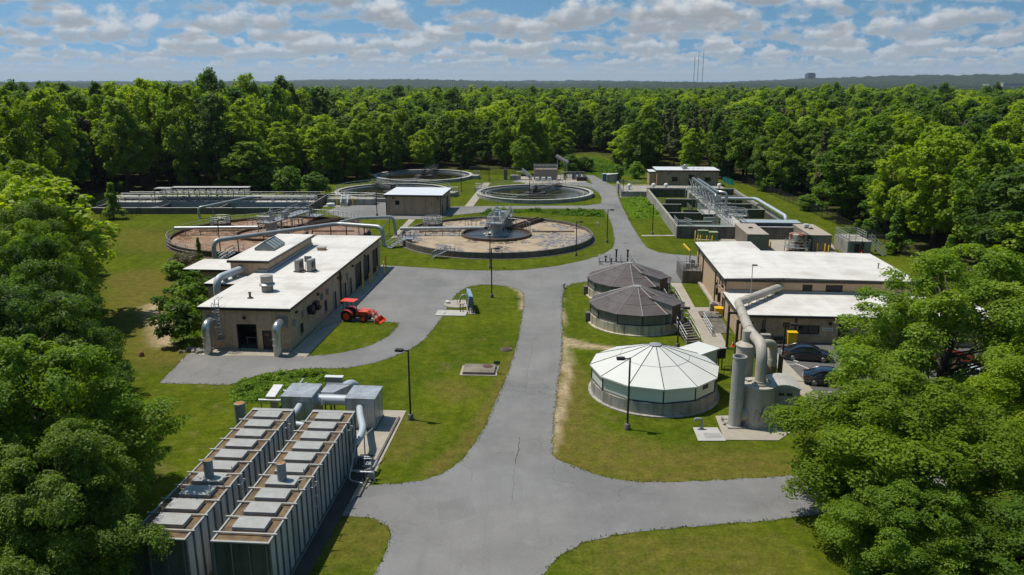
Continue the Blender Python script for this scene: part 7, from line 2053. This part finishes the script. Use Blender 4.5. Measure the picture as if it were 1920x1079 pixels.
# --- single trees, saplings and bushes with a place of their own
SING = [('broadleaf_tree', 'bright green rounded tree left of the far equipment yard', 'mid0', at(986, 329), 11.5, 4.2), ('conical_tree', 'bright conical tree at the wood edge behind the far lawn', 'cone0', at(975, 318), 16, 4.4),
        ('conical_tree', 'pointed bright tree right of the conical one at the wood edge', 'cone0', at(1022, 316), 15, 3.6), ('broadleaf_tree', 'bright yellow-green tree behind the farthest clarifier', 'tall0', at(868, 316), 16.5, 5.4),
        ('broadleaf_tree', 'light green tree at the wood edge left of the far clarifier', 'tall1', at(603, 341), 17.0, 5.2), ('broadleaf_tree', 'pale green tree behind the hidden clarifier', 'tall0', at(735, 326), 14, 3.6),
        ('bush', 'bright green bush at the right end of the long left basin', 'bush0', at(545, 362), 6.2, 4.0), ('bush', 'rounded bright bush beside the basin end wall', 'bush0', at(592, 367), 5.4, 3.4), ('bush', 'bright shrub behind the left basin canopy', 'bush0', at(515, 358), 5.6, 3.4),
        ('young_tree', 'young tree at the near corner of the left basin', 'sapling0', at(214, 411), 7.0, 2.6), ('bush', 'small bright shrub left of the left basin', 'bush0', at(350, 350), 4.6, 2.6), ('bush', 'light shrub behind the left end of the basin canopy', 'bush0', at(428, 348), 4.4, 2.8),
        ('sapling', 'slim bright sapling beside the air pipe elbow', 'sapling0', at(374, 488), 3.4, .9), ('bush', 'dark rounded bush behind the annex', 'bush0', at(325, 522), 2.4, 1.8), ('twiggy_shrub', 'brown twiggy shrub behind the annex', 'twiggy0', at(350, 512), 3.2, 2.6),
        ('shrub_thicket', 'tall leafy shrub with bare stems at the left wall of the long building, nearer', 'stems0', at(345, 645), 4.6, 2.5), ('shrub_thicket', 'leafy shrub clump at the left wall of the long building, middle', 'stems0', at(352, 606), 4.4, 2.6), ('shrub_thicket', 'leafy shrub clump by the annex wall', 'stems0', at(372, 570), 4.2, 2.6),
        ('shrub_thicket', 'low leafy shrub left of the thicket by the worn grass', 'stems0', at(322, 590), 3.4, 1.9),
        ('bush', 'round bush in front of the far tan shed', 'bush0', at(1156, 340), 4.2, 2.1), ('bush', 'round bush right of the far tan shed by the slab', 'bush0', at(1194, 335), 4.6, 2.4), ('bush', 'pale shrub clump behind the far conveyor', 'bush0', at(1068, 325), 5.4, 3.4),
        ('bush', 'wide shrub at the right end of the far yard', 'bush0', at(1094, 323), 4.6, 3.6), ('conifer', 'dark drooping young conifer on the right lawn edge', 'cone0', (60.0, 132.0), 3.6, 2.0), ('young_tree', 'bright young tree between the fence and the lamp at right', 'sapling0', (61.8, 121.0), 7.5, 2.8),
        ('young_tree', 'bright leafy young tree behind the right end of the white roof', 'sapling0', (60.5, 104), 6.0, 2.2)]
for i, (n_, lb, k, p, h, r) in enumerate(SING):
    tree(n_, lb, None, k, (p[0], p[1]), h, r, i * 2.3)
    placed.append((p[0], p[1], r * .8))

# --- the wood: nearest trees as individuals, the rest as one mass
cand = []
rg = np.random.default_rng(99)
y = 22.0
while y < 560:
    step = 6.9 if y < 330 else 8.0
    lim = min(.80 * y + 26, 420)
    for x in np.arange(-lim, lim, step):
        px, py = x + rg.uniform(-2.4, 2.4), y + rg.uniform(-2.4, 2.4)
        cand.append((px, py))
    y += step
cand = np.array(cand)
ok = in_wood(cand[:, 0], cand[:, 1])
# no trunks within the clearing that runs back from the end of the road
ok &= ~((np.abs(cand[:, 0] - (27 + (cand[:, 1] - 230) * .05)) < 8) & (cand[:, 1] < 305) & (cand[:, 1] > 200))
cand = cand[ok]
keep = []
for p in cand:
    if all((p[0] - q[0]) ** 2 + (p[1] - q[1]) ** 2 > (q[2] * .95) ** 2 for q in placed if abs(p[1] - q[1]) < 9): keep.append(p)
cand = np.array(keep)
tan_h = .70
vis = np.abs(cand[:, 0]) < tan_h * cand[:, 1] + 7
cand = cand[vis]


def edge_d(p):
    X, Y = p[:, 0], p[:, 1]
    d = np.full(len(p), 1e9)
    for a in range(0, 360, 30):
        for r_ in (3, 6, 10, 15, 22):
            o = ~in_wood(X + r_ * math.cos(R(a)), Y + r_ * math.sin(R(a))); d = np.where(o, np.minimum(d, r_), d)
    return d


ed = edge_d(cand)
dist = np.hypot(cand[:, 0], cand[:, 1])
score = dist * (1 + .15 * (ed > 12))
order = np.argsort(score)
ZN = {'left': ('trees of the left wood', {'b': 'tall broadleaf tree in the shady wood left of the lawn', 't': 'slender tall tree in the shady wood left of the lawn', 'p': 'olive pine in the left wood', 'r': 'brownish sparse tree in the left wood'}),
      'back': ('trees of the back wood', {'b': 'broadleaf tree in the wood behind the clarifiers and basins', 't': 'slender tall tree in the wood behind the clarifiers', 'p': 'olive pine among the trees behind the clarifiers', 'r': 'brownish sparse tree in the wood behind the clarifiers'}),
      'right': ('trees of the right wood', {'b': 'broadleaf tree in the wood beyond the right fence', 't': 'slender tall tree in the wood beyond the right fence', 'p': 'olive pine in the wood beyond the right fence', 'r': 'reddish-brown sparse tree in the wood beyond the right fence'})}
NAME = {'b': 'broadleaf_tree', 't': 'broadleaf_tree', 'p': 'pine_tree', 'r': 'bare_tree'}
VAR = {'b': ['mid0', 'mid1', 'mid2', 'mid3', 'mid4'], 't': ['tall0', 'tall1'], 'p': ['pine0', 'pine1'], 'r': ['brown0']}
rr = random.Random(4)


def kind(p):
    pine_zone = 0
    X, Y = p
    if .19 * Y < X < .56 * Y and 232 < Y < 305: pine_zone = .78
    if -20 < X < 25 and Y > 275 and Y < 330: pine_zone = .3
    u = rr.random()
    if u < pine_zone: return 'p'
    if u < pine_zone + .06: return 'r' if rr.random() < .6 else 'p'
    return 't' if rr.random() < (.5 if (abs(X) < 70 and Y > 200) else .22) else 'b'


def height(p, k, e):
    X, Y = p
    h = 17.5
    if X < -50 and Y > 120: h = 23.5 - min(5.5, max(0, (Y - 230) * .03))
    if abs(X + 15) < 55 and Y > 195: h = 15.0 + min(3, max(0, (Y - 245) * .04))
    if X > 50: h = 16.5 + min(2.5, max(0, (X - 62) * .04))
    if X < -25 and Y < 125: h = 16.0
    if X > 50 and Y < 92: h = 13.5
    h *= rr.uniform(.76, 1.2)
    if rr.random() < .05 and Y > 150 and k == 'b': h *= 1.2
    if e <= 3: h *= .88
    if k == 'p': h = rr.uniform(14.5, 18.5)
    if k == 'r': h *= .85
    return h


NIND = 236
far = []
for n_, i in enumerate(order):
    p = cand[i]; k = kind(p); h = height(p, k, ed[i])
    r = {'b': rr.uniform(4.3, 7.0), 't': rr.uniform(3.2, 4.6), 'p': rr.uniform(2.8, 3.6), 'r': rr.uniform(3.2, 4.2)}[k]
    key = rr.choice(VAR[k]); yaw = rr.uniform(0, 6.28)
    zone = 'left' if (p[0] < -50 and p[1] < 197) or p[0] < -101 or (p[0] < -20 and p[1] < 120) else ('right' if p[0] > 58 else 'back')
    if zone == 'back' and abs(p[0]) < 75 and k in 'bt': key = rr.choice(('mid2', 'mid4', 'tall1', 'cone0', 'mid0', 'tall1', 'mid4', 'mid2'))
    if n_ < NIND:
        tree(NAME[k], ZN[zone][1][k], ZN[zone][0] + {'b': '', 't': ', slender', 'p': ', pines', 'r': ', brownish'}[k], key, p, h, r, yaw)
    else: far.append((p[0], p[1], h, r, yaw, k))
# understory bushes along the wood edges
ub = 0
for i in order:
    if ed[i] <= 3 and cand[i][1] > 70 and ub < 48:
        p = cand[i]; a = rr.uniform(0, 6.28)
        q = (p[0] + 2.6 * math.cos(a), p[1] + 2.6 * math.sin(a))
        zone = 'left' if q[0] < -55 and q[1] < 197 else ('right' if q[0] > 58 else 'back')
        tree('bush', 'leafy bush at the foot of the %s' % ZN[zone][0].replace('trees of the ', ''), 'bushes under the %s' % ZN[zone][0].replace('trees of the ', ''), 'bush0', q, rr.uniform(2.2, 4.6), rr.uniform(1.6, 2.8), a); ub += 1
y = 560.0
while y < 1500:
    step = 9.0 + (y - 560) * .008
    lim = .70 * y + 10
    for x in np.arange(-lim, lim, step):
        far.append((x + rr.uniform(-3.5, 3.5), y + rr.uniform(-3.5, 3.5), rr.uniform(11.5, 19.0) * (1.3 if rr.random() < .04 else 1), rr.uniform(4.6, 6.8), rr.uniform(0, 6.28), 'p' if rr.random() < .12 else 'b'))
    y += step


def wood_mass():
    """everything farther back in the wood: one object, trees instanced on points"""
    col = bpy.data.collections.new('wood_kinds')
    defs = []
    for i, (sd, nl, nf, ls, form, m, H, Rc, z0) in enumerate(((201, 50, 3400, .42, 'round', LF, 20, 5.2, 4), (202, 50, 3400, .42, 'round', LBR, 20, 5.2, 4), (203, 44, 3000, .42, 'tall', LD, 22, 4.4, 3), (204, 28, 2800, .36, 'pine', LP, 21, 3.2, 6),
                                                              (205, 22, 800, .80, 'round', LF, 20, 5.2, 4), (206, 20, 800, .80, 'round', LBR, 20, 5.2, 4))):
        a, cen, rad = crown(sd, H, Rc, z0, nl, nf, ls, form, (.26, .42))
        me = leaf_mesh('wood_crown', [a], m)
        o = bpy.data.objects.new('wood_kind_%s' % 'abcdef'[i], me); col.objects.link(o)
    order_names = sorted(o.name for o in col.objects)
    F = far
    pts = np.array([(f[0], f[1], 0) for f in F], np.float32)
    me = bpy.data.meshes.new('distant_wood'); me.vertices.add(len(F)); me.vertices.foreach_set('co', pts.reshape(-1))
    H0 = [20, 20, 22, 21, 20, 20]; RR0 = [5.2, 5.2, 4.4, 3.2, 5.2, 5.2]
    idx = []; sc = []
    for f in F:
        if f[5] == 'p' and f[1] < 620: i = 3
        elif f[1] > 620: i = 4 if rr.random() < .7 else 5
        elif f[5] == 't': i = 2
        else: i = rr.choice((0, 0, 1, 1, 2))
        idx.append(i); sc.append((f[3] / RR0[i], f[3] / RR0[i], f[2] / H0[i]))
    a = me.attributes.new('kind_index', 'INT', 'POINT'); a.data.foreach_set('value', np.array(idx, np.int32))
    a = me.attributes.new('size', 'FLOAT_VECTOR', 'POINT'); a.data.foreach_set('vector', np.array(sc, np.float32).reshape(-1))
    a = me.attributes.new('turn', 'FLOAT_VECTOR', 'POINT'); a.data.foreach_set('vector', np.array([(0, 0, f[4]) for f in F], np.float32).reshape(-1))
    o = bpy.data.objects.new('distant_wood', me); COL.objects.link(o)
    tag(o, 'dense wood running back to the horizon behind the nearer trees', 'wood', None, 'stuff')
    g = bpy.data.node_groups.new('plant_wood', 'GeometryNodeTree')
    g.interface.new_socket('Geometry', in_out='INPUT', socket_type='NodeSocketGeometry'); g.interface.new_socket('Geometry', in_out='OUTPUT', socket_type='NodeSocketGeometry')
    N, L = g.nodes.new, g.links.new
    gi, go = N('NodeGroupInput'), N('NodeGroupOutput')
    ci = N('GeometryNodeCollectionInfo'); ci.inputs['Collection'].default_value = col; ci.inputs['Separate Children'].default_value = True; ci.inputs['Reset Children'].default_value = True
    ip = N('GeometryNodeInstanceOnPoints'); ip.inputs['Pick Instance'].default_value = True

    def at_(nm, ty):
        n = N('GeometryNodeInputNamedAttribute'); n.data_type = ty; n.inputs[0].default_value = nm; return n.outputs[0]
    L(gi.outputs[0], ip.inputs['Points']); L(ci.outputs[0], ip.inputs['Instance']); L(at_('kind_index', 'INT'), ip.inputs['Instance Index'])
    L(at_('turn', 'FLOAT_VECTOR'), ip.inputs['Rotation']); L(at_('size', 'FLOAT_VECTOR'), ip.inputs['Scale'])
    L(ip.outputs[0], go.inputs[0])
    md = o.modifiers.new('plant', 'NODES'); md.node_group = g
    print('wood points', len(F), 'candidates', len(cand))


wood_mass()


def weed_patch(name, label, poly, n, hmax, lsize, m='weeds', stalks=0, seed=1):
    """ground cover: mounds of leaves over a polygon"""
    rg = np.random.default_rng(seed)
    P = np.array([(p.x, p.y) for p in poly]); mn, mx = P.min(0), P.max(0)
    pts = []
    q = rg.uniform(mn, mx, (n * 4, 2))
    ins = np.zeros(len(q), bool); j = len(P) - 1
    for i in range(len(P)):
        c = ((P[i, 1] > q[:, 1]) != (P[j, 1] > q[:, 1])) & (q[:, 0] < (P[j, 0] - P[i, 0]) * (q[:, 1] - P[i, 1]) / (P[j, 1] - P[i, 1] + 1e-9) + P[i, 0])
        ins ^= c; j = i
    q = q[ins][:n]
    mc = rg.uniform(mn, mx, (110, 2)); mr = rg.uniform(.25, .8, 110); mh = rg.uniform(.25, 1.0, 110) ** 1.4
    h = np.full(len(q), .16)
    tint = np.full(len(q), .45)
    for c, r_, hh in zip(mc, mr, mh):
        d = np.hypot(q[:, 0] - c[0], q[:, 1] - c[1]); k = np.clip(1 - (d / r_) ** 2, 0, 1)
        h = np.maximum(h, hh * np.sqrt(k)); tint += (hh - .7) * .5 * (k > 0)
    dist_e = np.full(len(q), 1e9)
    for a, b in zip(list(P), list(P[1:]) + [P[0]]): dist_e = np.minimum(dist_e, poly_dist(q[:, 0], q[:, 1], [a, b]))
    h *= np.clip((dist_e + rg.normal(0, .25, len(q))) / 1.1, .1, 1)
    z = h * hmax * rg.uniform(.35, 1, len(q))
    pos = np.column_stack([q, z]); nrm = rg.normal(0, .6, (len(q), 3)) + np.array([0, 0, 1.0])
    parts = [leaves(pos, nrm, np.full(len(q), lsize), tint + rg.normal(0, .13, len(q)), rg)]
    me = leaf_mesh(name, parts, MT[m])
    o = bpy.data.objects.new(name, me); COL.objects.link(o)
    tag(o, label, 'weeds', None, 'stuff')
    if stalks:
        i = rg.choice(len(q), stalks); e = dist_e[i]
        a = pos[i].copy(); a[:, 2] += rg.uniform(0, .22, stalks)
        nr = rg.normal(0, 1, (stalks, 3)); nr[:, 2] *= .2
        me = leaf_mesh('dry_stalks', [leaves(a, nr, np.full(stalks, lsize * .9), rg.uniform(.2, .9, stalks), rg, .16)], MT['drygrass'])
        o2 = bpy.data.objects.new('dry_stalks', me); COL.objects.link(o2); tag(o2, 'brown dry stalks standing in the ' + name.replace('_', ' '), 'dry stalks', None, 'stuff')


weed_patch('weed_patch', 'rank green weeds growing behind the container silver housings', pxline((432, 757), (430, 735), (448, 715), (500, 701), (560, 697), (610, 697), (640, 712), (645, 735), (600, 752), (520, 757)), 20000, .85, .10, stalks=2600, seed=2)
weed_patch('weedy_bank', 'tall weeds on the bank beside the right basin wall', pxline((1166, 372), (1218, 371), (1247, 400), (1246, 408), (1185, 411), (1172, 392)), 16000, 1.1, .17, stalks=200, seed=3)
weed_patch('weed_strip', 'strip of tall grass and weeds behind the tan scum tank', pxline((958, 394.5), (1050, 394), (1128, 396), (1136, 408), (1060, 405), (1000, 398), (960, 400)), 12000, 1.0, .17, seed=4)
weed_patch('weed_tuft', 'small weed clump at the left end of the tank weed strip', pxline((898, 401), (925, 397), (955, 395), (955, 401), (915, 405)), 3000, 1.3, .15, seed=5)
weed_patch('meadow_grass', 'uncut bright grass running back along the far clearing', pxline((1060, 323), (1105, 327), (1150, 332), (1240, 325), (1170, 312), (1130, 298), (1095, 296), (1090, 310)), 14000, .9, .3, seed=6)
weed_patch('undergrowth', 'low leafy undergrowth by the thicket at the long building', pxline((318, 640), (345, 655), (378, 652), (400, 560), (392, 545), (350, 560), (330, 590)), 9000, .9, .11, stalks=200, seed=7)


def tufts():
    """ragged grass along the asphalt edges and longer clumps scattered over the lawns"""
    rg = np.random.default_rng(77)
    P = np.array([(p.x, p.y) for p in (at(*q) for q in ROAD)])
    pos = []
    for a, b in zip(P, np.roll(P, -1, 0)):
        l = np.hypot(*(b - a)); n = int(l * (13 if a[1] < 110 else 5)); t = rg.random(n)[:, None]
        d = (b - a) / (l + 1e-6); nn = np.array([-d[1], d[0]])
        q = a + (b - a) * t + nn * rg.normal(-.02, .09, n)[:, None]
        pos.append(q)
    e = np.concatenate(pos); n_e = len(e)
    n = 200
    y = 30 + 110 * rg.random(n) ** 1.6; x = rg.uniform(-.55, .45, n) * y
    q = np.column_stack([x, y])
    ins = np.zeros(n, bool); j = len(P) - 1
    for i in range(len(P)):
        c = ((P[i, 1] > q[:, 1]) != (P[j, 1] > q[:, 1])) & (q[:, 0] < (P[j, 0] - P[i, 0]) * (q[:, 1] - P[i, 1]) / (P[j, 1] - P[i, 1] + 1e-9) + P[i, 0])
        ins ^= c; j = i
    bad = ins | in_wood(q[:, 0], q[:, 1])
    # keep pads, walks and buildings clear
    X, Y = q[:, 0], q[:, 1]
    for (x0, y0, x1, y1) in ((-47, 73, -17.5, 114), (-21, 33, -7.5, 62), (6, 57, 28, 70), (8, 77, 60, 108), (-62, 115, -23, 154), (-22, 115, 16, 153), (20, 62, 62, 80), (28, 118, 60, 190), (-8, 85, -2.8, 93), (-5.5, 66.5, -.5, 71), (14, 53, 24, 60)):
        bad |= (X > x0) & (X < x1) & (Y > y0) & (Y < y1)
    q = q[~bad]
    clump = np.sin(q[:, 0] * .9 + 2 * np.sin(q[:, 1] * .37)) * np.sin(q[:, 1] * .8 + 1.7 * np.sin(q[:, 0] * .29))
    q = q[clump + rg.normal(0, .5, len(q)) > .15]
    allp = np.concatenate([e, q]); m = len(allp)
    z = np.where(np.arange(m) < n_e, rg.uniform(.02, .10, m), rg.uniform(.01, .06, m))
    nrm = rg.normal(0, .7, (m, 3)) + np.array([0, 0, .6])
    me = leaf_mesh('grass_tufts', [leaves(np.column_stack([allp, z]), nrm, np.full(m, .07), rg.normal(.45, .2, m), rg, .4)], MT['tuft'])
    o = bpy.data.objects.new('grass_tufts', me); COL.objects.link(o); tag(o, 'ragged tufts of grass along the asphalt edges and lawns', 'grass', None, 'stuff')


tufts()
# ------------------------------------------------------------------ the hazy air over the far country
hz = MB(); hz.box(-6500, -60, -1.2, 6500, 9800, 215)
hm = bpy.data.materials.new('hazy_air'); hm.use_nodes = True
nt = hm.node_tree; nt.nodes.remove(nt.nodes['Principled BSDF'])
pv_ = nt.nodes.new('ShaderNodeVolumePrincipled'); pv_.inputs['Color'].default_value = (.72, .82, .95, 1); pv_.inputs['Density'].default_value = .000045; pv_.inputs['Anisotropy'].default_value = .2
nt.links.new(pv_.outputs[0], nt.nodes['Material Output'].inputs['Volume'])
tag(hz.build('haze', hm), 'pale bluish haze of the far distance', 'haze', None, 'stuff')
